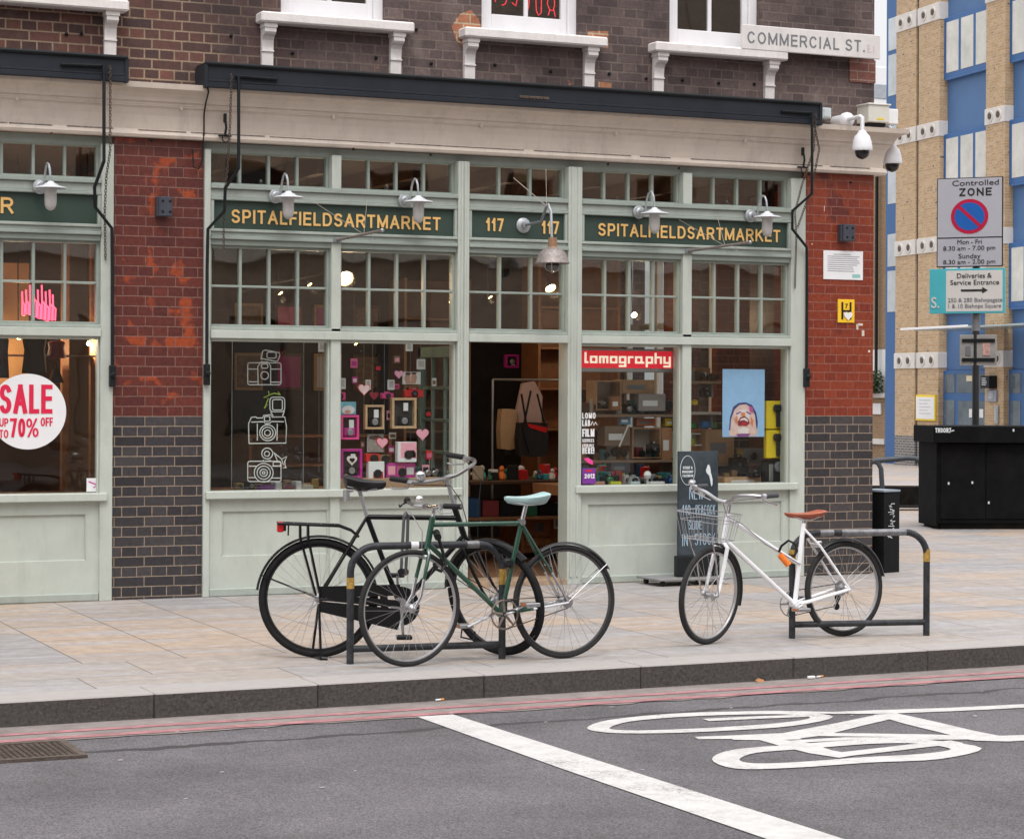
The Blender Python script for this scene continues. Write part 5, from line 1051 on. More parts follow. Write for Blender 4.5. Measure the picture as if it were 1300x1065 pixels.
MB().lathe([(.004, -.035), (.025, -.025), (.034, 0), (.025, .026), (.004, .034)], a, (0, 0, 1), 16).build('globe', PAPER, t, smooth=True); MB().lathe([(.03, 0), (.01, .01), (.008, a[2]-.82)], (a[0], a[1], .786), (0, 0, 1), 12).build('stand', PAPER, t)
for i, (x0, y0, x1, y1, m, lab) in enumerate(((876, 536, 890, 543.5, GRNB, 'green bucket bag, left of the blue one'), (894, 533, 909, 543.5, BLUEB, 'blue bucket bag on the middle shelf'), (909, 534, 916, 543.5, GRNB, 'green bucket bag, right of the blue one'), (884, 508, 892, 514, YELLOW, 'small yellow pot above the green bags'), (878, 556, 888, 566, mat('olive_pot', (.40, .45, .03), .5), 'olive yellow pot in the white niche'))):
    a = P3(x0, y0, .66); c = P3(x1, y1, .66); mb = MB(); r = (c[0]-a[0])/2; mb.lathe([(r*.8, 0), (r*.95, .01), (r, (a[2]-c[2])*.8), (r*.85, (a[2]-c[2])*.82)], ((a[0]+c[0])/2, .75, c[2]), (0, 0, 1), 14); mb.tube([((a[0]+c[0])/2+r*.7*cos(q), .75, c[2]+(a[2]-c[2])*(.8+.3*sin(q))) for q in [pi*i_/8 for i_ in range(9)]], .004, 5)
    solo(mb, 'bucket_bag', m, lab, 'bucket', 'bright buckets on the shelf')
crate(877, 550, 895, 566, .78, PAPER, 'white square niche box left of the poster', .1, True)
crate(896, 546, 932, 588, .70, CARDB, 'tall plain cardboard carton under the blue poster', .3)
crate(944, 570, 972, 590, .72, mat('grey_goods', (.22, .22, .24), .6, var=.2), 'grey boxes stacked under the poster')
crate(920, 606, 974, 614.5, .30, WOODL, 'pale wooden ledge box along the foot of the poster window', .3)
camera_toy(928, 577, 948, 596, .5, BLACK, 'black camera on a stand below the poster'); a = P3(938, 603, .52); mb = MB(); mb.cyl((a[0], .52, .84), (a[0], .52, P3(938, 590, .52)[2]), .03, 10); solo(mb, 'camera_stand', BLACK, 'black column under the camera below the poster', 'stand')
camera_toy(890, 492, 905, 504, .7, DGREY, 'dark camera on the top short shelf'); crate(884, 467, 902, 483, .74, WOODM, 'brown framed box on the top short shelf', .1)
ORD = ['first', 'second', 'third', 'fourth', 'fifth', 'sixth', 'seventh', 'eighth', 'ninth', 'tenth', 'eleventh', 'twelfth', 'thirteenth', 'fourteenth']
gm = [('dark brown', WOODD), ('kraft brown', CARDB), ('black', BLACK), ('off white', mat('dull_white_goods', (.40, .38, .36), .6)), ('dull red', mat('dull_red', (0, 0, 0))), ('slate', GREY), ('ochre', mat('ochre_goods', (.30, .19, .05), .6)), ('dark teal', mat('teal_cam', (0, 0, 0)))]
def row(px0, px1, zs, y, n_, hmin, hmax, where, seed, kinds=8):
    r = random.Random(seed); xa = on(px0, 500, y).x; xb = on(px1, 500, y).x; st = (xb-xa)/n_
    for i in range(n_):
        nm_, m_ = gm[r.randrange(kinds)]; h3 = r.uniform(hmin, hmax); w3 = st*r.uniform(.32, .48); d3 = r.uniform(.05, .12); x_ = xa+(i+.5)*st
        t = thing('shop_goods', '%s box, %s from the left %s' % (nm_, ORD[i], where), 'box', (x_, y, zs), 0, 'small goods on display')
        mb = MB(); mb.M = Matrix.Translation((x_, y+.06, zs)) @ Matrix.Rotation(r.uniform(-.45, .45), 4, 'Z'); mb.bbox(-w3, w3, -d3/2, d3/2, 0, h3, .004); mb.build('carton', m_, t)
        if r.random() < .6: mb = MB(); mb.M = Matrix.Translation((x_, y+.06, zs)) @ Matrix.Rotation(0, 4, 'Z'); mb.lathe([(h3*.28, 0), (h3*.28, .02), (h3*.2, .025)], (0, -d3/2-.03, h3*.5), (0, -1, 0), 10); mb.build('lens', BLACK if nm_ != 'black' else STEEL, t)
row(741, 862, z1_, SHY+.12, 12, .05, .16, 'on the back of the upper shelf, third window', 31); row(741, 862, z2_, SHY+.10, 11, .05, .15, 'on the back of the lower shelf, third window', 32); row(742, 860, .786, .34, 14, .04, .12, 'on the floor of the third window', 33)
row(876, 968, .786, .45, 10, .04, .12, 'on the floor of the poster window', 34); row(874, 914, z3_, SHY+.1, 4, .05, .11, 'on the top short shelf', 35); row(876, 985, z5_, SHY+.1, 9, .05, .13, 'on the long lower shelf', 36)
row(433, 556, on(500, 608, .3).z, .34, 13, .04, .12, 'on the kraft ledge of the heart window', 37); row(300, 410, .786, .5, 9, .03, .08, 'on the floor of the drawings window', 38)
rr = random.Random(77); cols = [('rose', ROSE), ('pale pink', LPINK), ('magenta', MAGENTA), ('black', BLACK), ('white', PAPER), ('red', RED), ('sepia', mat('sepia_print', (.26, .17, .11), .6, var=.4, vscale=30))]
spots_ = [(445, 455, 9, 12), (476, 462, 8, 10), (500, 452, 8, 9), (447, 478, 7, 9), (477, 517, 6, 14), (491, 521, 5, 12), (494, 549, 9, 8), (498, 487, 9, 7), (540, 520, 8, 10), (458, 560, 5, 8), (493, 566, 8, 9), (541, 572, 8, 11), (536, 590, 9, 10), (548, 480, 6, 10)]
for i, (u, v, w3, h3) in enumerate(spots_):
    nm_, m_ = cols[(i*3) % 7]; a = P3(u, v, .34); c = P3(u+w3, v+h3, .34); t = thing('small_print', '%s card hanging %s' % (nm_, ['high left in the heart window', 'above the pale pink heart', 'left of the topmost white tag', 'beside the pale pink heart', 'beside the smaller wooden frame', 'between the two wooden frames', 'under the larger wooden frame', 'over the small pink camera', 'in front of the green door glazing', 'beside the magenta frame', 'left of the white and pink camera box', 'below the rightmost heart', 'low beside the green door', 'under the tag next to the door'][i]), 'card', ((a[0]+c[0])/2, .34, c[2]), 0, 'cards on the wires')
    MB().bbox(a[0], c[0], .34, .346, c[2], a[2], .001).build('card', m_, t); MB().box(a[0]+.008, c[0]-.008, .3378, .3398, c[2]+(a[2]-c[2])*.2, c[2]+(a[2]-c[2])*.7).build('print', cols[(i*3+2) % 7][1], t)
# wall of framed prints and a tall rack deep in the room
for i in range(12):
    x_ = 6.6+.42*(i % 6); z_ = 1.75+.5*(i//6); t = thing('wall_print', '%s framed print, %s from the left in the %s row on the back wall' % (cols[(i*2) % 7][0], ORD[i % 6], ['lower', 'upper'][i//6]), 'picture', (x_, 5.17, z_), 0, 'prints on the back wall')
    MB().bbox(x_-.15, x_+.15, 5.16, 5.195, z_-.19, z_+.19, .004).build('frame', WOODD if i % 2 else WOODL, t); MB().box(x_-.12, x_+.12, 5.15, 5.159, z_-.16, z_+.16).build('print', cols[(i*2) % 7][1] if i % 3 else cols[6][1], t)
shelf('stock_shelves', 9.0, 9.9, 3.4, 3.8, .03, 2.9, [.4, .8, 1.2, 1.6, 2.0, 2.4, 2.88], WOODM, 'tall mid brown stock shelves at the back right of the shop')
for i, z_ in enumerate((.8, 1.2, 1.6, 2.0)): row(0, 0, z_, 3.45, 0, 0, 0, '', 1) if 0 else None
# yellow packs with a black tool
for i, (y0, y1) in enumerate(((509, 545), (546, 582))):
    a = P3(973, y0, .16); c = P3(999, y1, .16); t = thing('tool_pack', ['upper yellow pack with a black hammer shaped gadget', 'lower yellow pack with a black hammer shaped gadget'][i], 'package', ((a[0]+c[0])/2, .16, c[2]), 0, 'yellow packs by the corner')
    w_ = c[0]-a[0]; h_ = a[2]-c[2]; MB().bbox(a[0], c[0], .16, .21, c[2]+.004, a[2], .004).build('pack_card', YELLOW, t)
    mb = MB(); xm = a[0]+w_*.54; mb.bbox(xm-.052, xm+.052, .12, .158, a[2]-.095, a[2]-.03, .015); mb.bbox(xm-.020, xm+.020, .135, .158, c[2]+.02, a[2]-.094, .008); mb.build('gadget', BLACK, t)
    MB().box(a[0]+w_*.7, a[0]+w_*.95, .1585, .1597, c[2]+.01, c[2]+.02).build('red_mark', RED, t)
t = thing('black_machine', 'black and steel gadget under the yellow packs', 'gadget', P3(985, 614, .16)); a = P3(976, 585, .16); c = P3(1000, 614, .16)
MB().bbox(a[0], c[0], .20, .30, c[2], a[2], .01).build('machine_body', BLACK, t); MB().lathe([(.045, 0), (.045, .03), (.03, .035)], ((a[0]+c[0])/2+.02, .2, a[2]-.05), (0, -1, 0), 16).build('dial', GREY, t, smooth=True); MB().bbox(a[0]+.02, a[0]+.06, .18, .199, c[2]+.02, a[2]-.03, .006).build('tube_post', STEEL, t)
# inner red brick return behind the poster window
a = P3(973, 436, .62); c = P3(1001, 436, .62)
MB().box(9.60, 9.93, .90, 1.0, .79, 3.4).build('brick_return', RB2, B)
# ---- the poster
t = thing('laughing_poster', 'pale blue poster of a laughing painted face in the right window', 'poster', P3(943, 555, .10))
def Q(u, v): return P3(917.5+u*(970.5-917.5), 468.5+v*(554.5-468.5), .09)
a = Q(0, 0); c = Q(1, 1); MB().bbox(a[0], c[0], .09, .094, c[2], a[2], .001).build('poster_sheet', mat('poster_blue', (.33, .55, .85), .6, var=.06, vscale=12), t)
def shape(pts, m, k): 
    mb = MB(); mb.prism([(Q(u, v)[0], Q(u, v)[2]) for u, v in pts], (0, .0895-.0009*k, 0), X, Z, .0007); mb.build('painted_shape', m, t)
PK = mat('painted_skin', (.80, .55, .50), .6, var=.2, vscale=30); PO = mat('painted_orange', (.80, .25, .10), .6); PV = mat('painted_violet', (.30, .08, .32), .6); PN = mat('painted_navy', (.05, .05, .20), .6); PL = mat('painted_light', (.88, .78, .76), .6); PM = mat('painted_mouth', (.30, .02, .05), .6)
shape([(.15, .9), (.17, .72), (.25, .56), (.38, .50), (.55, .49), (.70, .53), (.80, .64), (.84, .78), (.82, .93), (.77, .99), (.22, .99)], PN, 0)
shape([(.17, .99), (.14, .92), (.18, .90), (.20, .74), (.28, .60), (.40, .53), (.56, .52), (.68, .57), (.77, .68), (.80, .86), (.84, .91), (.80, .99)], PK, 1)
shape([(.30, .66), (.40, .60), (.58, .60), (.66, .68), (.62, .74), (.48, .70), (.36, .76)], PL, 3); shape([(.62, .54), (.72, .57), (.72, .66), (.64, .62)], mat('painted_magenta', (.60, .10, .35), .6), 4)
shape([(.28, .74), (.33, .68), (.36, .74), (.32, .82)], PO, 4); shape([(.67, .70), (.73, .76), (.71, .86), (.66, .80)], PO, 4)
shape([(.30, .655), (.42, .62), (.44, .635), (.33, .675)], PV, 5); shape([(.55, .62), (.68, .655), (.66, .675), (.55, .64)], PV, 5)
shape([(.44, .64), (.52, .64), (.54, .68), (.48, .70), (.42, .68)], PO, 5)
shape([(.35, .78), (.42, .71), (.52, .69), (.61, .74), (.64, .80), (.56, .84), (.46, .83), (.37, .84)], PM, 5)
shape([(.39, .765), (.44, .73), (.52, .715), (.59, .75), (.60, .78), (.50, .75)], PL, 6); shape([(.42, .82), (.50, .785), (.58, .82), (.50, .835)], RED, 6)
shape([(.34, .88), (.48, .86), (.62, .88), (.60, .95), (.36, .95)], PL, 5); shape([(.32, .96), (.50, .955), (.66, .95), (.60, .995), (.36, .995)], PV, 5)
# ---- lit red shop sign inside the third window
t = thing('light_box_sign', 'lit red light box with blocky cream letters in a silver frame', 'sign', P3(797, 472, .15)); a = P3(735.5, 440, .16); c = P3(859, 474, .16)
a = P3(735.5, 442, .16); c = P3(857.5, 473, .16); MB().bbox(a[0], c[0], .16, .24, c[2], a[2], .005).build('sign_case', STEEL, t)
w_ = c[0]-a[0]; h_ = a[2]-c[2]; MB().box(a[0]+.02, c[0]-.03, .156, .1595, c[2]+.033, a[2]-.018).build('lit_panel', emis('lit_red_panel', (.75, .012, .03), .42), t)
# block letters, lower case, built as a coarse bitmap like the sign's own face
PIX = {'l': ['X.', 'X.', 'X.', 'X.', 'X.', 'XX', '..', '..'], 'o': ['....', '....', 'XXXX', 'X..X', 'X..X', 'XXXX', '....', '....'], 'm': ['.....', '.....', 'XXXXX', 'X.X.X', 'X.X.X', 'X.X.X', '.....', '.....'], 'a': ['....', '....', 'XXXX', 'X..X', 'X..X', 'XXXX', '...X', '....'],
       'g': ['....', '....', 'XXXX', 'X..X', 'X..X', 'XXXX', '...X', 'XXXX'], 'r': ['...', '...', 'XXX', 'X..', 'X..', 'X..', '...', '...'], 'p': ['....', '....', 'XXXX', 'X..X', 'X..X', 'XXXX', 'X...', 'X...'], 'h': ['X...', 'X...', 'XXXX', 'X..X', 'X..X', 'X..X', '....', '....'], 'y': ['....', '....', 'X..X', 'X..X', 'X..X', 'XXXX', '...X', 'XXXX']}
PIX['a'] = ['....', '....', 'XXXX', 'X..X', 'X..X', 'XXXX', '....', '....']; PIX['a'][5] = 'XXXXX'; PIX['a'] = [r.ljust(5, '.') for r in PIX['a']]
word = 'lomography'; tw = sum(len(PIX[ch][0])+1 for ch in word)-1; x0 = a[0]+.045; cw = (c[0]-.05-x0)/tw; chh = (h_-.075)/8; mb = MB(); x = x0; zt = a[2]-.032
for ch in word:
    g_ = PIX[ch]
    for j, r_ in enumerate(g_):
        for i_, q_ in enumerate(r_):
            if q_ == 'X': mb.box(x+i_*cw, x+(i_+1)*cw*1.0+cw*.12, .1535-.0001*((i_+j) % 2), .1555, zt-(j+1)*chh-.001, zt-j*chh)
    x += (len(g_[0])+1)*cw
mb.build('lettering', emis('lit_cream_letters', (.95, .85, .68), .55), t)
# vinyl lettering inside the third window
t = thing('window_lettering', 'column of white vinyl words down the left edge of the window right of the door', 'lettering', P3(744, 576, .03))
def wl(s, px0, px1, py, hpx, tk=.22):
    a = P3(px0, py, .035); c = P3(px1, py, .035); top = P3(px0, py-hpx, .035); mb = MB(); strokes(mb, s, (a[0], .0355, a[2]), X, Z, top[2]-a[2], t=tk, width=c[0]-a[0], gap=.2); mb.build('word', WLINE, t)
wl('LOMO', 739, 756, 531.5, 7.5, .17); wl('LAB', 739, 749, 541, 8, .17); wl('FILM', 739, 754.5, 554.5, 10, .20); wl('SERVICES', 739, 754, 561.5, 4.5, .16); wl('AVAILABLE', 739, 754, 567.5, 4, .16); wl('HERE!', 739, 754, 576, 8, .18)
mb = MB(); mb.tube([P3(u, v, .034) for u, v in ((750, 540), (752, 535), (754, 540), (756, 536), (758, 539.5))], .004, 5); mb.build('squiggle', WLINE, t)
t = thing('year_sticker', 'purple sticker reading 2012 at the foot of the third window', 'sticker', P3(745, 614, .03)); a = P3(739, 594.5, .034); c = P3(756, 614, .034)
MB().bbox(a[0], c[0], .031, .0345, c[2], a[2], .001).build('sticker_sheet', PURPLE, t); mb = MB(); strokes(mb, '2012', (a[0]+.02, .0305, c[2]+.045), X, Z, .038, t=.22, width=c[0]-a[0]-.03); mb.build('lettering', PAPER, t)
mb = MB(); mb.prism([(P3(u, v, .03)[0], P3(u, v, .03)[2]) for u, v in ((741, 582), (747, 581), (753, 585), (753, 590), (747, 588))], (0, .034, 0), X, Z, .002); mb.build('pink_flash', PINK, t); MB().bbox(a[0]+.03, a[0]+.09, .0298, .0308, c[2]+.10, c[2]+.115, .0005).build('red_line', RED, t)
# ---- left shop
t = thing('sale_sticker', 'round white SALE sticker reading UP TO 70% OFF on the left shop window', 'sticker', P3(35, 572, .03)); cc_ = on(35.5, 522.5, .036); R_ = (on(84, 522, .036).x-cc_.x)
pts = [(cc_.x+R_*cos(2*pi*i/64), cc_.z+R_*.985*sin(2*pi*i/64)) for i in range(64)]; MB().prism(pts, (0, .0375, 0), X, Z, .003).build('disc', PAPER, t)
CR_ = mat('crimson_print', (.66, .01, .06), .5, var=.03); ys = .0338
def sl(s, px0, px1, py, hpx, tk, name='lettering'):
    a = P3(px0, py, ys); c = P3(px1, py, ys); top = P3(px0, py-hpx, ys); mb = MB(); strokes(mb, s, (a[0], ys, a[2]), X, Z, top[2]-a[2], t=tk, width=c[0]-a[0], gap=.10); mb.build(name, CR_, t)
sl('SALE', -1, 66.5, 525, 37, .155); sl('70', 12.5, 32, 555, 24, .15); sl('%', 33, 49, 555, 24, .10); sl('OFF', 51.5, 67, 541, 11, .16); sl('UP', -1, 10.5, 541.5, 10.5, .15); sl('TO', -1, 10.5, 556, 10.5, .15)
t = thing('arrow_sticker', 'small white sticker with a magenta arrow in the left shop window corner', 'sticker', P3(118, 624, .03)); a = P3(110, 607, .034); c = P3(126, 624, .034)
MB().box(a[0], c[0], .033, .0365, c[2], a[2]).build('sticker_sheet', PAPER, t); mb = MB(); mb.ribbon([(a[0]+.015, a[2]-.025), (c[0]-.012, (a[2]+c[2])/2-.002), (c[0]-.045, c[2]+.03)], .010, (0, .0328, 0), X, Z, .001); mb.build('arrow', MAGENTA, t)
BT = mat('boutique_tan', (.60, .33, .14), .7, var=.1)
t = thing('boutique_screen', 'glowing tan back panel behind the dark garments of the left shop', 'panel', (3.2, 1.9, .03)); MB().bbox(1.5, 3.72, 1.9, 1.94, 1.25, 2.6, .004).build('panel', BT, t); MB().bbox(4.02, 4.1, 1.0, 1.06, .03, 3.2, .004).build('post', WOODM, t); MB().bbox(3.86, 3.92, 1.3, 1.36, .03, 3.3, .004).build('post', WOODM, t)
def garment(px, py0, py1, wpx, y, m, lab):
    a = P3(px-wpx, py0, y); c = P3(px+wpx, py1, y); w_ = c[0]-a[0]; h_ = a[2]-c[2]; xm = (a[0]+c[0])/2; t = thing('hanging_garment', lab, 'clothing', (xm, y, c[2]), 0, 'dark garments in the left shop')
    mb = MB(); seg = 14; rows = [(0, .25), (.06, .8), (.15, 1.0), (.4, .85), (.7, .95), (1., 1.05)]
    vs = []; fs = []
    for v, s in rows:
        for k_ in range(seg): an = 2*pi*k_/seg; vs.append((xm+w_/2*s*cos(an)*(1+.05*sin(5*an)), y+.10*s*sin(an), a[2]-v*h_))
    for j in range(len(rows)-1):
        for k_ in range(seg): fs.append((j*seg+k_, j*seg+(k_+1) % seg, (j+1)*seg+(k_+1) % seg, (j+1)*seg+k_))
    fs += [tuple(range(seg)), tuple((len(rows)-1)*seg+k_ for k_ in range(seg))]; mb.add(vs, fs); mb.build('garment_body', m, t, smooth=True)
    mb = MB(); mb.tube([(xm, y, a[2]), (xm, y, a[2]+.06), (xm+.02, y, a[2]+.08), (xm+.035, y, a[2]+.06)], .004, 5); mb.build('hanger_hook', STEEL, t)
garment(44, 424, 474, 15, .55, mat('black_wool', (.012, .011, .012), .9), 'black dress hanging above the SALE sticker'); garment(2, 424, 480, 9, .6, DGREY, 'dark garment cut off by the left edge')
garment(72, 432, 455, 11, .8, mat('wine_knit', (.13, .02, .025), .9), 'wine red top hanging right of the black dress')
mb = MB(); a = P3(60, 450.5, .8); c = P3(125, 453, .8); mb.bbox(a[0]-.7, c[0], .8, 1.1, a[2]-.012, a[2], .003); solo(mb, 'glass_shelf', STEEL, 'thin shelf behind the SALE sticker', 'shelf')
t = thing('handbag', 'black handbag with stiff handle near the SALE sticker edge', 'bag', P3(70, 486, .6)); a = P3(64, 460, .6); c = P3(78, 486, .6)
MB().prism([(a[0], c[2]), (c[0]+.02, c[2]), (c[0]-.02, c[2]+.11), (a[0]+.03, c[2]+.11)], (0, .68, 0), X, Z, .08).build('bag_body', BLACK, t); mb = MB(); mb.tube([(a[0]+.03, .64, c[2]+.1), (a[0]+.04, .64, a[2]), (c[0]-.03, .64, a[2]), (c[0]-.02, .64, c[2]+.1)], .006, 6); mb.build('handle', BLACK, t)
# pink neon words and strip light
t = thing('pink_neon_sign', 'glowing pink neon words behind the left shop upper panes', 'neon sign', P3(45, 412, .9)); NP = emis('pink_neon', (1., .07, .14), 3.2)
random.seed(5)
for i, (x0, y0, y1) in enumerate(((28, 370, 400), (33, 368, 398), (38, 362, 400), (43, 360, 402), (48, 368, 404), (53, 362, 405), (58, 370, 407), (63, 368, 406), (67, 374, 406))):
    mb = MB(); mb.tube([P3(u, v, .9) for u, v in ((x0, y0), (x0+.5, (y0+y1)/2), (x0, y1), (x0+3, y1+1), (x0+3.6, (y0+y1)/2+2), (x0+.8, (y0+y1)/2-1))], .0065, 5); mb.build('neon_tube', NP, t, smooth=True)
t = thing('strip_light', 'white fluorescent strip behind the left shop top panes', 'light', P3(30, 190, 2.4)); a = P3(-40, 186, 2.4); c = P3(57, 192, 2.4)
MB().cyl((a[0], 2.4, a[2]-.02), (c[0], 2.4, a[2]-.02), .02, 10).build('tube', emis('strip_glow', (1, 1, .95), 6.), t); MB().bbox(a[0], c[0], 2.37, 2.43, a[2], a[2]+.04, .004).build('fitting', PAPER, t)
# ---- lamps hanging inside the main shop
WARM = emis('warm_bulb', (1., .58, .17), 1.9)
def spot(px, py, y, r, lab, d=(0, -1, -.6), s=None):
    p = Vector(P3(px, py, y)); t = thing('spot_lamp', lab, 'lamp', tuple(p), 0, 'warm lamps inside the shop'); ax = Vector(d).normalized()
    MB().lathe([(r, 0), (r*.9, .004), (r*.2, .006)], p, ax, 16).build('bulb', WARM, t); MB().lathe([(r*.3, -r*1.6), (r*.55, -r*1.2), (r*1.0, -.002), (r*1.06, .004)], p, ax, 16).build('lamp_shade', STEEL, t, smooth=True)
    mb = MB(); mb.tube([p-ax*r*1.4, (p.x, p.y+.1, 3.44)], .005, 5); mb.build('cord', BLACK, t)
    ld = bpy.data.lights.new('bulb_light', 'POINT'); ld.energy = (s or 7)*.5; ld.color = (1, .70, .42); ld.shadow_soft_size = r; lo = bpy.data.objects.new('bulb_light', ld); COL.objects.link(lo); lo.parent = t; lo.location = ax*.06
spot(438.5, 354, 1.2, .068, 'bright round lamp just right of the first mullion', s=16); spot(699, 366, 1.6, .05, 'bright tilted lamp behind the door bay panes', d=(.2, -1, -1.2), s=14)
for i, (u, v, lab) in enumerate(((356, 372, 'small warm lamp low behind the first upper panes'), (393, 361, 'small warm lamp high behind the first upper panes'), (572, 382, 'small warm lamp near the right end of the second upper panes'), (622, 377, 'small warm lamp behind the left door bay panes'), (452, 436, 'warm cluster lamp at the top of the heart window'))):
    spot(u, v, 1.5+.2*i, .022, lab, d=(.5, -.5, -.9), s=9)
spot(805, 400, 2.6, .03, 'dim warm lamp deep behind the third window', s=16); spot(930, 400, 2.4, .03, 'dim warm lamp deep behind the poster window', s=10)
spot(113, 436, 1.0, .02, 'warm lamp at the top right of the left shop window', s=14); spot(24, 428, 1.3, .02, 'added warm lamp brightening the left shop behind the dark garments', s=26)  # the second lamp is an added one, there to brighten the left shop
# dark track the lamps hang from, slung under the ceiling
mb = MB(); mb.tube([P3(300, 372, 2.0), P3(345, 360, 2.0), P3(400, 350, 2.0), P3(418, 344, 2.0)], .012, 6); mb.tube([P3(350, 366, 2.0), P3(372, 364, 2.0), P3(380, 358, 2.0)], .008, 6); solo(mb, 'lamp_track', BLACK, 'black bent lamp track behind the first upper panes', 'lamp track')
# ================================================================ CYCLE RACKS AND BICYCLES
RACKM = mat('rack_black_paint', (.018, .020, .024), .5, var=.35, vscale=22, bump=.15, col2=(.045, .048, .054), spec=.35)
WORN = mat('worn_bare_metal', (.20, .20, .21), .45, .5, var=.35, vscale=30); BANDM = mat('worn_yellow_band', (.42, .25, .05), .6, var=.5, vscale=50, col2=(.55, .33, .06))
def rack(a, b, top_px, low_px, lab, bands, worn):
    a = Vector(a); b = Vector(b); L_ = (b-a).length; ang = math.atan2(b.y-a.y, b.x-a.x); U = Vector((cos(ang), sin(ang), 0)); N = Vector((-sin(ang), cos(ang), 0))
    zt = onplane(*top_px, (a.x, a.y, 0), N).z; zl = onplane(*low_px, (a.x, a.y, 0), N).z; r = .0215
    t = thing('cycle_rack', lab, 'cycle rack', (a.x, a.y, 0), ang, 'hooped cycle racks'); c = .15
    pts = [(0, 0, -.02), (0, 0, zt-c)]+[(c-c*cos(q), 0, zt-c+c*sin(q)) for q in [pi/2*i/8 for i in range(1, 9)]]+[(L_-c+c*sin(q), 0, zt-c+c*cos(q)) for q in [pi/2*i/8 for i in range(0, 9)]]+[(L_, 0, -.02)]
    MB().tube(pts, r, 14).build('hoop', RACKM, t, smooth=True, local=True)
    MB().cyl((.015, 0, zl), (L_-.015, 0, zl), r*.95, 12).build('crossbar', RACKM, t, smooth=True, local=True)
    for x, p in bands:
        z0 = onplane(0 or (444 if x == 0 else 637), p[0], (a.x, a.y, 0), N).z; z1 = onplane(444, p[1], (a.x, a.y, 0), N).z
        MB().cyl((x*L_, 0, z1), (x*L_, 0, z0), r+.0012, 14).build('yellow_band', BANDM, t, smooth=True, local=True)
    for u0, u1, m in worn: MB().cyl((u0*L_, 0, zt), (u1*L_, 0, zt), r+.001, 14).build('worn_patch', m, t, smooth=True, local=True)
    return t
rack(G(444.4, 842.5), G(637.3, 836), (540, 692), (560, 820), 'black hooped cycle rack between the black and green bicycles', [(0, (733, 747)), (1, (722, 746))], [(.39, .44, PAPER), (.76, .84, WORN)])
rack(G(1005.5, 810), G(1176, 806.5), (1090, 676), (1090, 791), 'worn black cycle rack holding the white bicycle', [(0, (704, 722)), (1, (703, 722))], [(.20, .30, WORN), (.36, .84, WORN)])

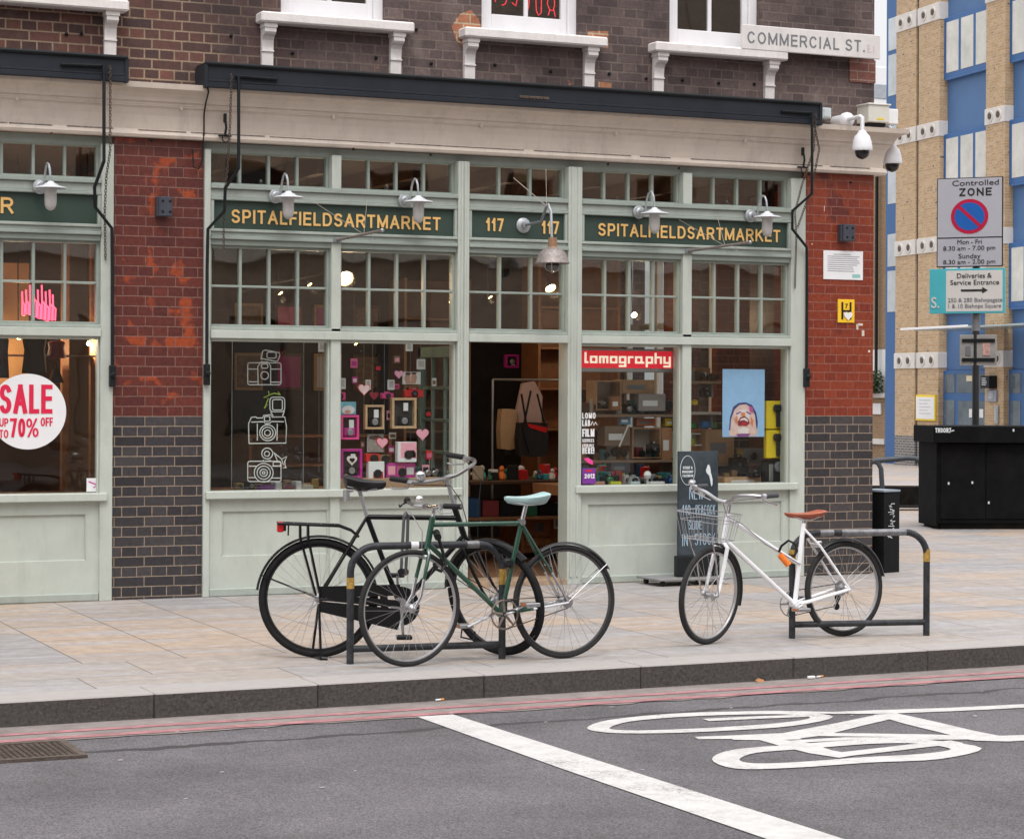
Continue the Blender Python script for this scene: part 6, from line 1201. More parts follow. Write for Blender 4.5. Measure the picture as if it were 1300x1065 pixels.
class Bike:
    def __init__(s, name, lab, rear, ang, R, wb, delta, grp='bicycles locked to the racks'):
        s.t = thing(name, lab, 'bicycle', (rear[0], rear[1], 0), radians(ang), grp); s.A = Vector((rear[0], rear[1], 0)); s.ang = radians(ang); s.R = R; s.wb = wb
        s.U = Vector((cos(s.ang), sin(s.ang), 0)); s.N = Vector((-sin(s.ang), cos(s.ang), 0)); s.delta = radians(delta)
    def p(s, px, py, off=0.):               # survey point on the bicycle's own plane -> local metres
        q = onplane(px, py, s.A+s.N*off, s.N)-s.A; return Vector((q.dot(s.U), off, q.z))
    def steer(s, hb, ht):
        ax = (ht-hb).normalized(); s.S = Matrix.Translation(hb) @ Matrix.Rotation(s.delta, 4, ax) @ Matrix.Translation(-hb)
    def mb(s, front=False):
        m = MB()
        if front: m.M = s.S.copy()
        return m
    def part(s, mb, name, m, parent=None, smooth=True): return mb.build(name, m, parent or s.t, smooth=smooth, local=True)
    def wheel(s, c, front, tr, rimm, tyrem, spk=28, hubr=.018, hubm=None, sr=.0012):
        R = s.R; Ax = (0, -1, 0)
        mb = s.mb(front); rr = R-2*tr; mb.ring(c, Ax, rr-.004, .0075, 56, 6, u=X, sx=1.5); w_ = s.part(mb, 'wheel', rimm)
        mb = s.mb(front); mb.ring(c, Ax, R-tr, tr, 64, 10, u=X); s.part(mb, 'tyre', tyrem, w_)
        mb = s.mb(front)
        for k in range(spk):
            sd = 1 if k % 2 else -1; a = 2*pi*k/spk; b = a+(.9 if (k//2) % 2 else -.9)*.9
            mb.tube([c+Vector((hubr*1.4*cos(b), sd*.028, hubr*1.4*sin(b))), c+Vector(((rr-.006)*cos(a), sd*.002, (rr-.006)*sin(a)))], sr, 3, caps=False)
        s.part(mb, 'spokes', hubm or STEEL, w_)
        mb = s.mb(front); mb.lathe([(.006, -.062), (.009, -.06), (.009, -.045), (.012, -.04), (hubr*1.5, -.031), (hubr*1.5, -.027), (hubr*.8, -.022), (hubr*.7, .022), (hubr*1.5, .027), (hubr*1.5, .031), (.012, .04), (.009, .045), (.009, .06), (.006, .062)], c, (0, 1, 0), 14); s.part(mb, 'hub', hubm or STEEL, w_)
        return w_
    def guard(s, c, front, R, a0, a1, m, wd=.022, stays=None, staym=None):
        mb = s.mb(front); n = 30; vs = []; fs = []      # curved blade section
        sec = [(-wd, -.008), (-wd*.7, .002), (0, .006), (wd*.7, .002), (wd, -.008), (wd*.65, -.001), (0, .002), (-wd*.65, -.001)]
        for i in range(n+1):
            a = radians(a0+(a1-a0)*i/n); d = Vector((cos(a), 0, sin(a)))
            for y_, h in sec: vs.append(c+d*(R+h)+Vector((0, y_, 0)))
        k = len(sec)
        for i in range(n):
            for j in range(k): fs.append((i*k+j, (i+1)*k+j, (i+1)*k+(j+1) % k, i*k+(j+1) % k))
        fs += [tuple(range(k)), tuple(n*k+j for j in range(k))]; mb.add(vs, fs); g = s.part(mb, 'mudguard', m)
        for a in stays or []:
            a = radians(a); d = Vector((cos(a), 0, sin(a)))
            for sd in (-1, 1): mb = s.mb(front); mb.tube([c+Vector((0, sd*.05, 0)), c+d*(R-.03)+Vector((0, sd*wd, 0)), c+d*R+Vector((0, sd*wd, 0))], .0028, 5); s.part(mb, 'mudguard_stay', staym or m, g)
        return g
    def saddle(s, nose, tail, z_drop, m, wd=.075, nose_w=.018, thick=.035, railm=None):
        nose = Vector(nose); tail = Vector(tail); n = 16; vs = []; fs = []; sec = 12; ln = (tail-nose)
        for i in range(n+1):
            t_ = i/n; c = nose+ln*t_; wv = nose_w+(wd-nose_w)*(1/(1+math.exp(-11*(t_-.60)))); wv *= (1 if t_ > .06 else .75)*(1 if t_ < .95 else .86)
            sag = -.014*sin(pi*t_)*1.0; th_ = thick*(.6+.55*t_)*(1 if .03 < t_ < .97 else .55)
            for k in range(sec):
                a = 2*pi*k/sec; y_ = wv*cos(a); zz = (th_*.32*sin(a) if sin(a) > 0 else th_*1.0*sin(a))*(abs(sin(a))**.3 if sin(a) else 0)
                if sin(a) <= 0: y_ *= .96
                vs.append(c+Vector((0, y_, zz+sag)))
        for i in range(n):
            for k in range(sec): fs.append((i*sec+k, (i+1)*sec+k, (i+1)*sec+(k+1) % sec, i*sec+(k+1) % sec))
        fs += [tuple(range(sec)), tuple(n*sec+k for k in range(sec))]; mb = s.mb(); mb.add(vs, fs); sd = s.part(mb, 'saddle', m)
        a = nose+ln*.12+Vector((0, 0, -thick*.6)); b = nose+ln*.86+Vector((0, 0, -thick*.8)); mid = nose+ln*.55+Vector((0, 0, -z_drop))
        mb = s.mb()
        for y_ in (-.022, .022): mb.tube([a, a.lerp(mid, .55)+Vector((0, y_*.8, 0)), mid+Vector((-.02*ln.x/abs(ln.x), y_, 0)), mid+Vector((.03*ln.x/abs(ln.x), y_, 0)), b+Vector((0, y_*1.8, 0))], .0038, 5)
        s.part(mb, 'saddle_rail', railm or STEEL, sd); return sd
    def crank(s, bb, foot, off, m, ped, toe=False):
        o = Vector((0, off, 0)); mb = s.mb(); mb.tube([bb+o*.8, bb+o, foot+o], [.010, .011, .008], 8); c = s.part(mb, 'crank', m)
        q = foot+o*1.9 if abs(off) > .05 else foot+o; q = foot+Vector((0, off+(.055 if off > 0 else -.055), 0))
        mb = s.mb(); mb.bbox(q.x-.045, q.x+.045, q.y-.045, q.y+.045, q.z-.011, q.z+.011, .004); mb.cyl(foot+o, q, .006, 6)
        s.part(mb, 'pedal', ped, c, smooth=False)
        mb = s.mb(); mb.bbox(q.x+.044, q.x+.048, q.y-.026, q.y+.026, q.z-.007, q.z+.007, .001)
        s.part(mb, 'reflector', mat('amber_reflector', (.5, .14, .03), .3), c, smooth=False); return c
def swept(clamp, w_, back, rise, fwd=.06, gl=.12, n=10, drop=0.):
    """both halves of a handlebar in steering-local axes (x forward)"""
    res = []
    for sd in (-1, 1):
        P = [clamp, clamp+Vector((fwd*.5, sd*w_*.18, rise*.15)), clamp+Vector((fwd, sd*w_*.45, rise*.8)), clamp+Vector((fwd*.8, sd*w_*.75, rise)), clamp+Vector((fwd*.1, sd*w_*.95, rise*1.0)), clamp+Vector((-back+gl, sd*w_, rise-drop*.4)), clamp+Vector((-back, sd*w_*1.02, rise-drop))]
        Q = []
        for i in range(len(P)-1):
            p0, p1, p2, p3 = P[max(i-1, 0)], P[i], P[i+1], P[min(i+2, len(P)-1)]
            for k in range(4):
                t_ = k/4; Q.append(.5*((2*p1)+(-p0+p2)*t_+(2*p0-5*p1+4*p2-p3)*t_*t_+(-p0+3*p1-3*p2+p3)*t_**3))
        Q.append(P[-1]); res.append((sd, Q, P))
    return res
BIKEBLK = mat('bike_black_enamel', (.005, .005, .006), .28, var=.2, spec=.25); TYRE = mat('tyre_rubber', (.016, .0155, .016), .8, spec=.15, var=.25, vscale=25, bump=.3, bscale=90)
TYREW = mat('dusty_tyre', (.032, .031, .031), .8, spec=.15, var=.2, vscale=20, bump=.3, bscale=90); RIMS = mat('alloy_rim', (.50, .50, .51), .35, .85, var=.1); RIMD = mat('dark_rim', (.09, .088, .09), .4, .6, var=.15)
# ---------------- black roadster, facing right
b = Bike('black_bicycle', 'black upright roadster bicycle with carrier and chain case behind the left rack', G(404, 834.5), -16.5, .352, 1.067, -46)
rh = Vector((0, 0, b.R)); ht = b.p(576, 641); hb = b.p(590.5, 684); fh = Vector((1.067, 0, b.R)); b.steer(hb, ht)
w_ = b.wheel(rh, False, .021, mat('black_rim', (.02, .02, .022), .35, .3), TYRE, 36); w_ = b.wheel(fh, True, .021, MATS['black_rim'], TYRE, 36)
sc = b.p(466, 656); bb = b.p(508, 769); tt = b.p(581, 657.5); dt = b.p(589, 680)
mb = b.mb(); r = .0155
for q in ((sc, tt), (sc+Vector((.0, 0, -.0)), bb), (dt, bb)): mb.cyl(q[0], q[1], r, 10)
mb.cyl(ht+Vector((0, 0, 0)), hb, .019, 12); mb.lathe([(.022, -.034), (.022, .034)], bb, (0, 1, 0), 14)
for sd in (-1, 1):
    mb.tube([sc+Vector((0, sd*.012, 0)), sc.lerp(rh, .25)+Vector((0, sd*.04, 0)), rh+Vector((0, sd*.058, 0))], .008, 8); mb.tube([bb+Vector((0, sd*.02, 0)), bb.lerp(rh, .25)+Vector((0, sd*.045, 0)), rh+Vector((0, sd*.058, 0))], .009, 8)
b.part(mb, 'frame', BIKEBLK)
mb = b.mb(); sp_ = b.p(456.5, 623); mb.cyl(sc, sp_, .0125, 10); b.part(mb, 'seat_post', STEEL)
b.saddle(b.p(490, 612.5), b.p(436, 605)+Vector((0, 0, .0)), .07, mat('black_leather', (.010, .0095, .010), .4, var=.3), wd=.10, thick=.06)
sd_ = bpy.data.objects['saddle']; mb = b.mb(); tl = b.p(444, 619)
for y_ in (-.045, .045): mb.tube([tl+Vector((.02*cos(k*.9)-.0, y_+.018*sin(k*.9), .06-k*.0028)) for k in range(34)], .0035, 5)
for k in range(2): mb.lathe([(.018, -.03), (.018, .03)], tl+Vector((-.02, -.05+.08*k, -.045)), (0, 0, 1), 10)
b.part(mb, 'saddle_spring', STEEL, sd_)
# fork, stem, bar
mb = b.mb(True)
for sd in (-1, 1): mb.tube([hb+Vector((0, sd*.015, 0)), hb+Vector((.012, sd*.045, -.03)), hb.lerp(fh, .55)+Vector((-.02, sd*.052, 0)), hb.lerp(fh, .85)+Vector((-.018, sd*.055, 0)), fh+Vector((0, sd*.056, 0))], [.013, .013, .011, .009, .008], 8)
b.part(mb, 'fork', BIKEBLK)
stem = b.p(568, 606); mb = b.mb(True); mb.tube([ht, stem], .0125, 10); b.part(mb, 'stem', STEEL)
hbar = None; mb = b.mb(True); mb.lathe([(.018, -.035), (.018, .035)], stem, (0, 1, 0), 12); halves = swept(stem, .27, .20, .045, .07)
for sd, Q, P in halves: mb.tube(Q, .0115, 8)
hbar = b.part(mb, 'handlebar', mat('aged_chrome', (.26, .255, .25), .3, .9, var=.2))
for sd, Q, P in halves:
    mb = b.mb(True); mb.tube([P[-1], P[-1].lerp(P[-2], 1.05)], .017, 10); b.part(mb, 'grip', BLACK, hbar)
    mb = b.mb(True); q = P[-2]; mb.tube([q+Vector((.02, 0, -.015)), q+Vector((.0, 0, -.045)), q+Vector((-.10, sd*.01, -.06)), q+Vector((-.13, sd*.01, -.055))], .005, 6); mb.lathe([(.014, -.02), (.014, .02)], q+Vector((.02, 0, -.008)), (1, 0, 0), 10); b.part(mb, 'brake_lever', STEEL, hbar)
sd, Q, P = halves[0]; mb = b.mb(True); q = P[4]+Vector((.0, .0, .035)); mb.lathe([(.006, -.03), (.026, -.02), (.034, 0), (.03, .02), (.012, .032)], q, (0, 0, 1), 18); mb.cyl(q+Vector((0, 0, -.04)), q, .006, 6); b.part(mb, 'bell', CHROME, hbar)
mb = b.mb(True); mb.tube([P[-2]+Vector((.02, 0, -.02)), stem+Vector((.12, -.12, .0)), stem+Vector((.13, -.04, -.12)), hb+Vector((.06, -.02, .02)), hb+Vector((.02, -.03, -.03))], .003, 5); sd, Q, P = halves[1]; mb.tube([P[-2]+Vector((.02, 0, -.02)), stem+Vector((.18, .10, -.02)), stem+Vector((.19, .03, -.2)), hb+Vector((.08, .02, .0))], .003, 5); b.part(mb, 'brake_cable', BLACK)
b.guard(rh, False, b.R+.013, 22, 172, BIKEBLK, .030, stays=[158]); b.guard(fh, True, b.R+.013, 50, 178, BIKEBLK, .028, stays=[160])
# chain case
cc_ = b.p(507, 768); k1 = b.p(404, 746); k2 = b.p(404, 766)
out = [(k1.x+.01, k1.z), (b.p(450, 745).x, b.p(450, 745).z)]+[(cc_.x+.115*cos(radians(a)), cc_.z+.115*sin(radians(a))) for a in range(100, -85, -12)]+[(b.p(455, 778).x, b.p(455, 778).z), (k2.x+.01, k2.z+.005), (k2.x-.03, (k1.z+k2.z)/2)]
mb = b.mb(); lo_ = [(x_, z_) for x_, z_ in out]
def band(p0, p1, wd): mb.ribbon([p0, p1], wd, (0, -.052, 0), X, Z, .012)
top0 = (k1.x, k1.z-.02); top1 = (cc_.x, cc_.z+.095); bot0 = (k2.x, k2.z-.01); bot1 = (cc_.x-.0, cc_.z-.080)
mb.ribbon([top0, top1], [.066, .064], (0, -.052, 0), X, Z, .012); mb.ribbon([bot0, bot1], [.06, .125], (0, -.0521, 0), X, Z, .012)
mb.ribbon([(cc_.x+.083*cos(radians(a)), cc_.z+.083*sin(radians(a))) for a in range(95, -100, -15)], .066, (0, -.0522, 0), X, Z, .012)
mb.ribbon([(k1.x+.05, (k1.z+k2.z)/2-.005), (cc_.x, cc_.z+.015)], .036, (0, -.0515, 0), X, Z, .012); mb.ribbon([(cc_.x-.10, cc_.z+.09), (cc_.x-.085, cc_.z-.08)], .045, (0, -.0514, 0), X, Z, .012)
b.part(mb, 'chain_case', mat('black_vinyl', (.006, .006, .007), .45, var=.3, spec=.3), smooth=False)
mb = b.mb(); mb.lathe([(.02, 0), (.055, .002), (.06, .006)], bb+Vector((0, -.056, 0)), (0, -1, 0), 18); b.part(mb, 'chainring', STEEL)
b.crank(bb, bb+Vector((.012, 0, -.17)), -.085, STEEL, BLACK); b.crank(bb, bb+Vector((-.012, 0, .17)), .085, STEEL, BLACK)
# carrier
c0 = b.p(351.5, 664); c1 = b.p(430, 667); c2 = b.p(455, 681)
mb = b.mb()
for sd in (-1, 1):
    mb.tube([c0+Vector((0, sd*.055, 0)), c1+Vector((0, sd*.055, 0)), b.p(446, 673)+Vector((0, sd*.04, 0)), c2+Vector((0, sd*.02, 0))], .0085, 6)
    for a in (381, 391): mb.tube([b.p(a, 667)+Vector((0, sd*.055, 0)), b.p(a, 682)+Vector((0, sd*.062, 0)), rh+Vector(((a-388)*.0025, sd*.072, .02))], .007, 6)
for q in range(5): c = c0.lerp(c1, .06+.22*q); mb.tube([c+Vector((0, -.055, 0)), c+Vector((0, .055, 0))], .006, 6)
mb.tube([b.p(366, 664)+Vector((0, -.05, .01)), b.p(365.5, 679)+Vector((0, -.05, 0))], .005, 5)
cr_ = b.part(mb, 'carrier', BIKEBLK)
tl = b.p(357, 668.5); mb = b.mb(); mb.bbox(tl.x-.026, tl.x+.014, -.04, .04, tl.z-.030, tl.z+.030, .006); b.part(mb, 'tail_light', mat('red_reflector', (.60, .01, .015), .15, var=.2, vscale=90, coat=.5), cr_, smooth=False)
mb = b.mb(); mb.bbox(tl.x+.012, tl.x+.028, -.035, .035, tl.z-.024, tl.z+.024, .003); b.part(mb, 'light_housing', BLACK, cr_, smooth=False)
mb = b.mb(); f1 = b.p(399, 843, -.09); f2 = b.p(411, 846, -.13)
mb.tube([rh+Vector((-.0, .02, -.05)), Vector((-.035, .03, .012))], .008, 6); mb.tube([rh+Vector((.0, -.06, -.03)), Vector((.01, -.13, .012))], .008, 6); mb.tube([Vector((-.035, .03, .012)), Vector((.01, -.13, .012)), Vector((.05, -.135, .010))], .011, 6); b.part(mb, 'kickstand', BIKEBLK)
# ---------------- green single speed, facing left
g = Bike('green_bicycle', 'dark green racing bicycle with celeste saddle in front of the left rack', G(716, 835.5), 181.3, .335, .990, 8)
GRNF = mat('racing_green_enamel', (.012, .060, .036), .22, var=.12, coat=.5)
rh = Vector((0, 0, g.R)); fh = Vector((.990, 0, g.R)); ht = g.p(549.5, 656); hb = g.p(542, 697); g.steer(hb, ht); sc = g.p(662, 664); bb = g.p(636.5, 779); tt = g.p(549, 666); dt = g.p(543.5, 690)
g.wheel(rh, False, .0145, RIMD, TYREW, 32); g.wheel(fh, True, .0145, RIMS, TYREW, 32)
mb = g.mb(); mb.cyl(sc, tt, .0135, 12); mb.cyl(sc+Vector((0, 0, .008)), bb, .0145, 12); mb.cyl(dt, bb, .0145, 12); mb.cyl(ht, hb, .0175, 12); mb.lathe([(.021, -.034), (.021, .034)], bb, (0, 1, 0), 14)
ss = sc.lerp(rh, .62); cs_ = bb.lerp(rh, .45)
for sd in (-1, 1): mb.tube([sc+Vector((0, sd*.014, -.005)), ss+Vector((0, sd*.045, 0))], .0075, 8); mb.tube([bb+Vector((0, sd*.02, 0)), cs_+Vector((0, sd*.046, 0))], .0085, 8)
fr = g.part(mb, 'frame', GRNF)
mb = g.mb()
for sd in (-1, 1): mb.tube([ss+Vector((0, sd*.045, 0)), rh+Vector((0, sd*.058, 0))], .0078, 8); mb.tube([cs_+Vector((0, sd*.046, 0)), rh+Vector((0, sd*.058, 0))], .0088, 8)
mb.cyl(ss+Vector((0, -.045, .04)), ss+Vector((0, .045, .04)), .005, 6); g.part(mb, 'chrome_stays', CHROME, fr)
mb = g.mb(); sp_ = g.p(668.5, 637); mb.cyl(sc, sp_, .013, 12); g.part(mb, 'seat_post', CHROME); mb = g.mb(); mb.lathe([(.02, -.02), (.02, .02)], sc+Vector((0, 0, .006)), (0, 1, 0), 10); g.part(mb, 'seat_clamp', CHROME)
g.saddle(g.p(641, 631.5), g.p(694, 627), .055, mat('celeste_leather', (.33, .47, .47), .45, var=.08), wd=.072, thick=.05)
mb = g.mb(True); mid = hb.lerp(fh, .50)+Vector((-.012, 0, 0))
for sd in (-1, 1): mb.tube([hb+Vector((0, sd*.012, 0)), hb+Vector((.008, sd*.038, -.025)), mid+Vector((0, sd*.045, 0))], [.012, .012, .0105], 8)
fk = g.part(mb, 'fork', GRNF); mb = g.mb(True)
for sd in (-1, 1): mb.tube([mid+Vector((0, sd*.045, 0)), hb.lerp(fh, .8)+Vector((-.022, sd*.05, 0)), fh+Vector((0, sd*.052, 0))], [.0106, .0095, .0085], 8)
g.part(mb, 'chrome_fork_end', CHROME, fk)
mb = g.mb(True); st = ht+Vector((-.012, 0, .045)); cl_ = ht+Vector((.045, 0, .060)); mb.tube([ht, st, cl_], .0125, 10); mb.lathe([(.017, -.02), (.017, .02)], cl_, (0, 1, 0), 12); g.part(mb, 'stem', CHROME)
mb = g.mb(True); H = []
for sd in (-1, 1):
    P = [cl_, cl_+Vector((.02, sd*.08, .0)), cl_+Vector((.03, sd*.14, .01)), cl_+Vector((.01, sd*.20, .018)), cl_+Vector((-.05, sd*.30, .02))]; mb.tube(P, .0115, 8); H.append((sd, P))
hbar = g.part(mb, 'handlebar', CHROME)
for sd, P in H:
    mb = g.mb(True); mb.tube([P[3], P[4]], .0165, 10); g.part(mb, 'grip', BLACK, hbar); q = P[3]; mb = g.mb(True); mb.tube([q, q+Vector((.03, 0, -.02)), q+Vector((.03, sd*.03, -.035)), q+Vector((.0, sd*.09, -.03))], .0055, 6); mb.lathe([(.016, -.015), (.016, .015)], q, (0, 1, 0), 10); g.part(mb, 'brake_lever', BLACK if sd < 0 else STEEL, hbar)
mb = g.mb(True); q = cl_+Vector((-.01, -.10, .035)); mb.lathe([(.02, -.012), (.027, 0), (.022, .014), (.006, .022)], q, (0, -.3, 1), 16); g.part(mb, 'bell', CHROME, hbar)
mb = g.mb(True); mb.tube([H[0][1][3]+Vector((.03, 0, -.02)), cl_+Vector((.05, -.06, -.06)), hb+Vector((.02, -.02, .10)), hb+Vector((.022, -.02, .0))], .003, 5); mb.bbox(hb.x-.005, hb.x+.035, -.04, .04, hb.z-.055, hb.z-.03, .005); g.part(mb, 'front_brake', STEEL)
g.guard(rh, False, g.R+.012, 62, 148, mat('matt_black_guard', (.02, .02, .022), .5), .020, stays=[72, 142], staym=CHROME)
mb = g.mb(); mb.ring(bb+Vector((0, .045, 0)), (0, 1, 0), .083, .005, 44, 6, sx=.45)
for k in range(5): a = 2*pi*k/5+.2; mb.tube([bb+Vector((.015*cos(a), .045, .015*sin(a))), bb+Vector((.08*cos(a), .045, .08*sin(a)))], [.009, .006], 6)
for k in range(44): a = 2*pi*k/44; mb.box(bb.x+.0895*cos(a)-.002, bb.x+.0895*cos(a)+.002, .0437, .0463, bb.z+.0895*sin(a)-.002, bb.z+.0895*sin(a)+.002)
g.part(mb, 'chainring', mat('dirty_bronze_steel', (.22, .18, .15), .5, .6, var=.3, vscale=40))
mb = g.mb(); o = Vector((0, .045, 0)); rs = .034; mb.tube([bb+o+Vector((.0, 0, .088)), rh+o+Vector((0, 0, rs))], .0035, 4); mb.tube([bb+o+Vector((0, 0, -.088)), rh+o+Vector((0, 0, -rs))], .0035, 4); g.part(mb, 'chain', mat('oily_chain', (.07, .05, .04), .6, .5, var=.3))
mb = g.mb(); mb.lathe([(.034, -.003), (.034, .003)], rh+o, (0, 1, 0), 20); g.part(mb, 'sprocket', STEEL)
f1 = g.p(668, 766, .07); f2 = g.p(600, 797); g.crank(bb, Vector((f1.x, 0, f1.z)), .07, CHROME, STEEL); g.crank(bb, Vector((f2.x, 0, f2.z)), -.07, CHROME, STEEL)
mb = g.mb(); q = g.p(655, 768, .125); mb.tube([q+Vector((.0, 0, .02)), q+Vector((.02, 0, .03)), q+Vector((.06, 0, .02)), q+Vector((.06, 0, -.03)), q+Vector((.0, 0, -.03))], .006, 5)
q = g.p(597, 797, -.125); mb.tube([q+Vector((.0, 0, .02)), q+Vector((.05, 0, .01)), q+Vector((.06, 0, -.05)), q+Vector((-.02, 0, -.07)), q+Vector((-.03, 0, -.02))], .006, 5); g.part(mb, 'toe_clip', BLACK)
mb = g.mb(); q = g.p(644, 713); mb.bbox(q.x-.03, q.x+.03, -.03, .03, q.z-.03, q.z+.02, .01); g.part(mb, 'lamp_bracket', BLACK)
# ---------------- white step-through, facing left
w = Bike('white_bicycle', 'white step-through bicycle with wire basket and brown saddle at the right rack', G(1071, 807.4), 184.5, .308, 1.046, 20)
WHTE = mat('white_enamel_frame', (.86, .86, .88), .22, var=.03, coat=.4)
rh = Vector((0, 0, w.R)); fh = Vector((1.046, 0, w.R)); ht = w.p(924.5, 652); hb = w.p(917.5, 690); w.steer(hb, ht); sc = w.p(1020, 668); bb = w.p(1009, 767); tt = w.p(926, 659); dt = w.p(920, 685)
w.wheel(rh, False, .0175, RIMS, TYREW, 32); w.wheel(fh, True, .0175, RIMS, TYREW, 32)
tj = w.p(1014, 716); mb = w.mb(); mb.cyl(tj, tt, .0135, 12); mb.cyl(sc+Vector((0, 0, .02)), bb, .016, 12); mb.cyl(dt, bb, .0155, 12); mb.cyl(ht, hb, .0185, 12); mb.lathe([(.022, -.034), (.022, .034)], bb, (0, 1, 0), 14)
for sd in (-1, 1): mb.tube([sc+Vector((0, sd*.014, -.02)), sc.lerp(rh, .3)+Vector((0, sd*.045, 0)), rh+Vector((0, sd*.062, 0))], .0085, 8); mb.tube([bb+Vector((0, sd*.02, 0)), bb.lerp(rh, .25)+Vector((0, sd*.045, 0)), rh+Vector((0, sd*.062, 0))], [.013, .0125, .010], 8)
mb.cyl(w.p(1033, 690)+Vector((0, -.04, 0)), w.p(1033, 690)+Vector((0, .04, 0)), .006, 6)
w.part(mb, 'frame', WHTE)
mb = w.mb(); sp_ = w.p(1022.5, 655); mb.cyl(sc, sp_, .013, 12); w.part(mb, 'seat_post', CHROME)
w.saddle(w.p(997, 651.5), w.p(1043.5, 648.5), .05, mat('tan_leather', (.34, .085, .04), .4, var=.15, vscale=20), wd=.07, thick=.036, railm=CHROME)
mb = w.mb(True)
for sd in (-1, 1): mb.tube([hb+Vector((0, sd*.012, 0)), hb+Vector((.010, sd*.045, -.02)), hb.lerp(fh, .5)+Vector((-.005, sd*.05, 0)), hb.lerp(fh, .85)+Vector((-.014, sd*.052, 0)), fh+Vector((0, sd*.055, 0))], [.0135, .0135, .0125, .010, .009], 8)
w.part(mb, 'fork', WHTE)
mb = w.mb(True); cl_ = ht+Vector((.03, 0, .075)); mb.tube([ht, ht+Vector((-.012, 0, .06)), cl_], .0125, 10); mb.lathe([(.018, -.025), (.018, .025)], cl_, (0, 1, 0), 12); w.part(mb, 'stem', CHROME)
halves = swept(cl_, .27, .155, .065, .055, gl=.115); mb = w.mb(True)
for sd, Q, P in halves: mb.tube(Q, .0115, 8)
hbar = w.part(mb, 'handlebar', STEEL)
for sd, Q, P in halves:
    mb = w.mb(True); mb.tube([P[-1], P[-2]], .0165, 10); w.part(mb, 'grip', mat('charcoal_grip', (.05, .052, .058), .7), hbar)
    q = P[-2]; mb = w.mb(True); mb.tube([q+Vector((.03, 0, .0)), q+Vector((.02, 0, -.035)), q+Vector((-.06, sd*.01, -.045)), q+Vector((-.11, sd*.012, -.06))], [.007, .006, .005, .006], 6); mb.tube([q+Vector((.03, 0, -.01)), q+Vector((.10, -sd*.05, -.02)), cl_+Vector((.08, sd*.06, .01))], .0035, 5); mb.lathe([(.017, -.018), (.017, .018)], q+Vector((.025, 0, 0)), (1, 0, 0), 10); w.part(mb, 'brake_lever', CHROME, hbar)
sd, Q, P = halves[0]; mb = w.mb(True); q = halves[0][2][4]+Vector((.02, 0, .035)); mb.lathe([(.018, -.012), (.025, 0), (.02, .014), (.005, .02)], q, (0, 0, 1), 16); w.part(mb, 'bell', CHROME, hbar)
# wire basket ahead of the bars
bz1 = w.p(905, 649).z; bz0 = bz1-.165; bx0, bx1 = cl_.x+.06, cl_.x+.30; mb = w.mb(True)
WIRE = mat('bright_wire', (.42, .42, .44), .35, .7, var=.05)
def loop(x0, x1, hw, z, r): mb.tube([(x0, -hw, z), (x1-.03, -hw, z), (x1, -hw+.03, z), (x1, hw-.03, z), (x1-.03, hw, z), (x0, hw, z)], r, 5, closed=True)
loop(bx0, bx1, .175, bz1, .0036); loop(bx0+.01, bx1-.02, .16, bz1-.05, .0022); loop(bx0+.02, bx1-.04, .14, bz0, .003)
for k in range(9): y_ = -.16+.04*k; mb.tube([(bx1, y_, bz1), (bx1-.04, y_*.85, bz0), (bx0+.02, y_*.85, bz0), (bx0, y_, bz1)], .0013, 4)
for k in range(7): x_ = bx0+.035*k+.01; [mb.tube([(x_, sd*.175, bz1), (bx0+.02+(x_-bx0)*.8, sd*.14, bz0)], .0013, 4) for sd in (-1, 1)]
for k in range(4): x_ = bx0+.03+.05*k; mb.tube([(x_, -.14, bz0), (x_, .14, bz0)], .0015, 4)
bk = w.part(mb, 'basket', WIRE)
mb = w.mb(True)
for sd in (-1, 1): mb.tube([(bx1-.06, sd*.09, bz0), (fh.x+.05, sd*.075, fh.z+.20), (fh.x, sd*.068, fh.z)], .0055, 6)
w.part(mb, 'basket_stay', CHROME, bk)
w.guard(rh, False, w.R+.016, 52, 168, mat('matt_black_guard', (0, 0, 0)), .022); w.guard(fh, True, w.R+.016, 98, 196, MATS['matt_black_guard'], .022)
mb = w.mb(); o = Vector((0, -.045, 0))
for side in (1,):
    o = Vector((0, -.048, 0)); mb.ring(bb+o, (0, 1, 0), .079, .0045, 40, 6, sx=.45)
    for k in range(5): a = 2*pi*k/5; mb.tube([bb+o+Vector((.01*cos(a), 0, .01*sin(a))), bb+o+Vector((.077*cos(a), 0, .077*sin(a)))], .006, 6)
w.part(mb, 'chainring', STEEL); mb = w.mb(); mb.tube([bb+o+Vector((0, 0, .08)), rh+o+Vector((0, 0, .03))], .0035, 4); pl = rh+Vector((.02, -.05, -.12)); mb.tube([bb+o+Vector((0, 0, -.08)), pl+Vector((.04, 0, .0)), pl, rh+o+Vector((-.03, 0, -.01))], .0035, 4); w.part(mb, 'chain', MATS['oily_chain'])
mb = w.mb()
for k in range(6): mb.lathe([(.05-.006*k, -.001), (.05-.006*k, .001)], rh+Vector((0, -.030-.004*k, 0)), (0, 1, 0), 22)
w.part(mb, 'cassette', STEEL); mb = w.mb(); mb.tube([rh+Vector((0, -.055, -.02)), rh+Vector((.01, -.06, -.06)), pl], .009, 6); mb.lathe([(.022, -.004), (.022, .004)], pl, (0, 1, 0), 12); mb.lathe([(.022, -.004), (.022, .004)], rh+Vector((.012, -.05, -.06)), (0, 1, 0), 12); w.part(mb, 'rear_derailleur', BLACK)
q = w.p(1000, 771, .075); w.crank(bb, Vector((bb.x+.045, 0, bb.z-.02)), .075, CHROME, STEEL); w.crank(bb, Vector((bb.x-.14, 0, bb.z+.02)), -.075, STEEL, BLACK)
mb = w.mb(); q = w.p(1036, 690); mb.bbox(q.x-.02, q.x+.02, -.045, .045, q.z-.02, q.z+.02, .008); w.part(mb, 'rear_brake', CHROME, smooth=False)
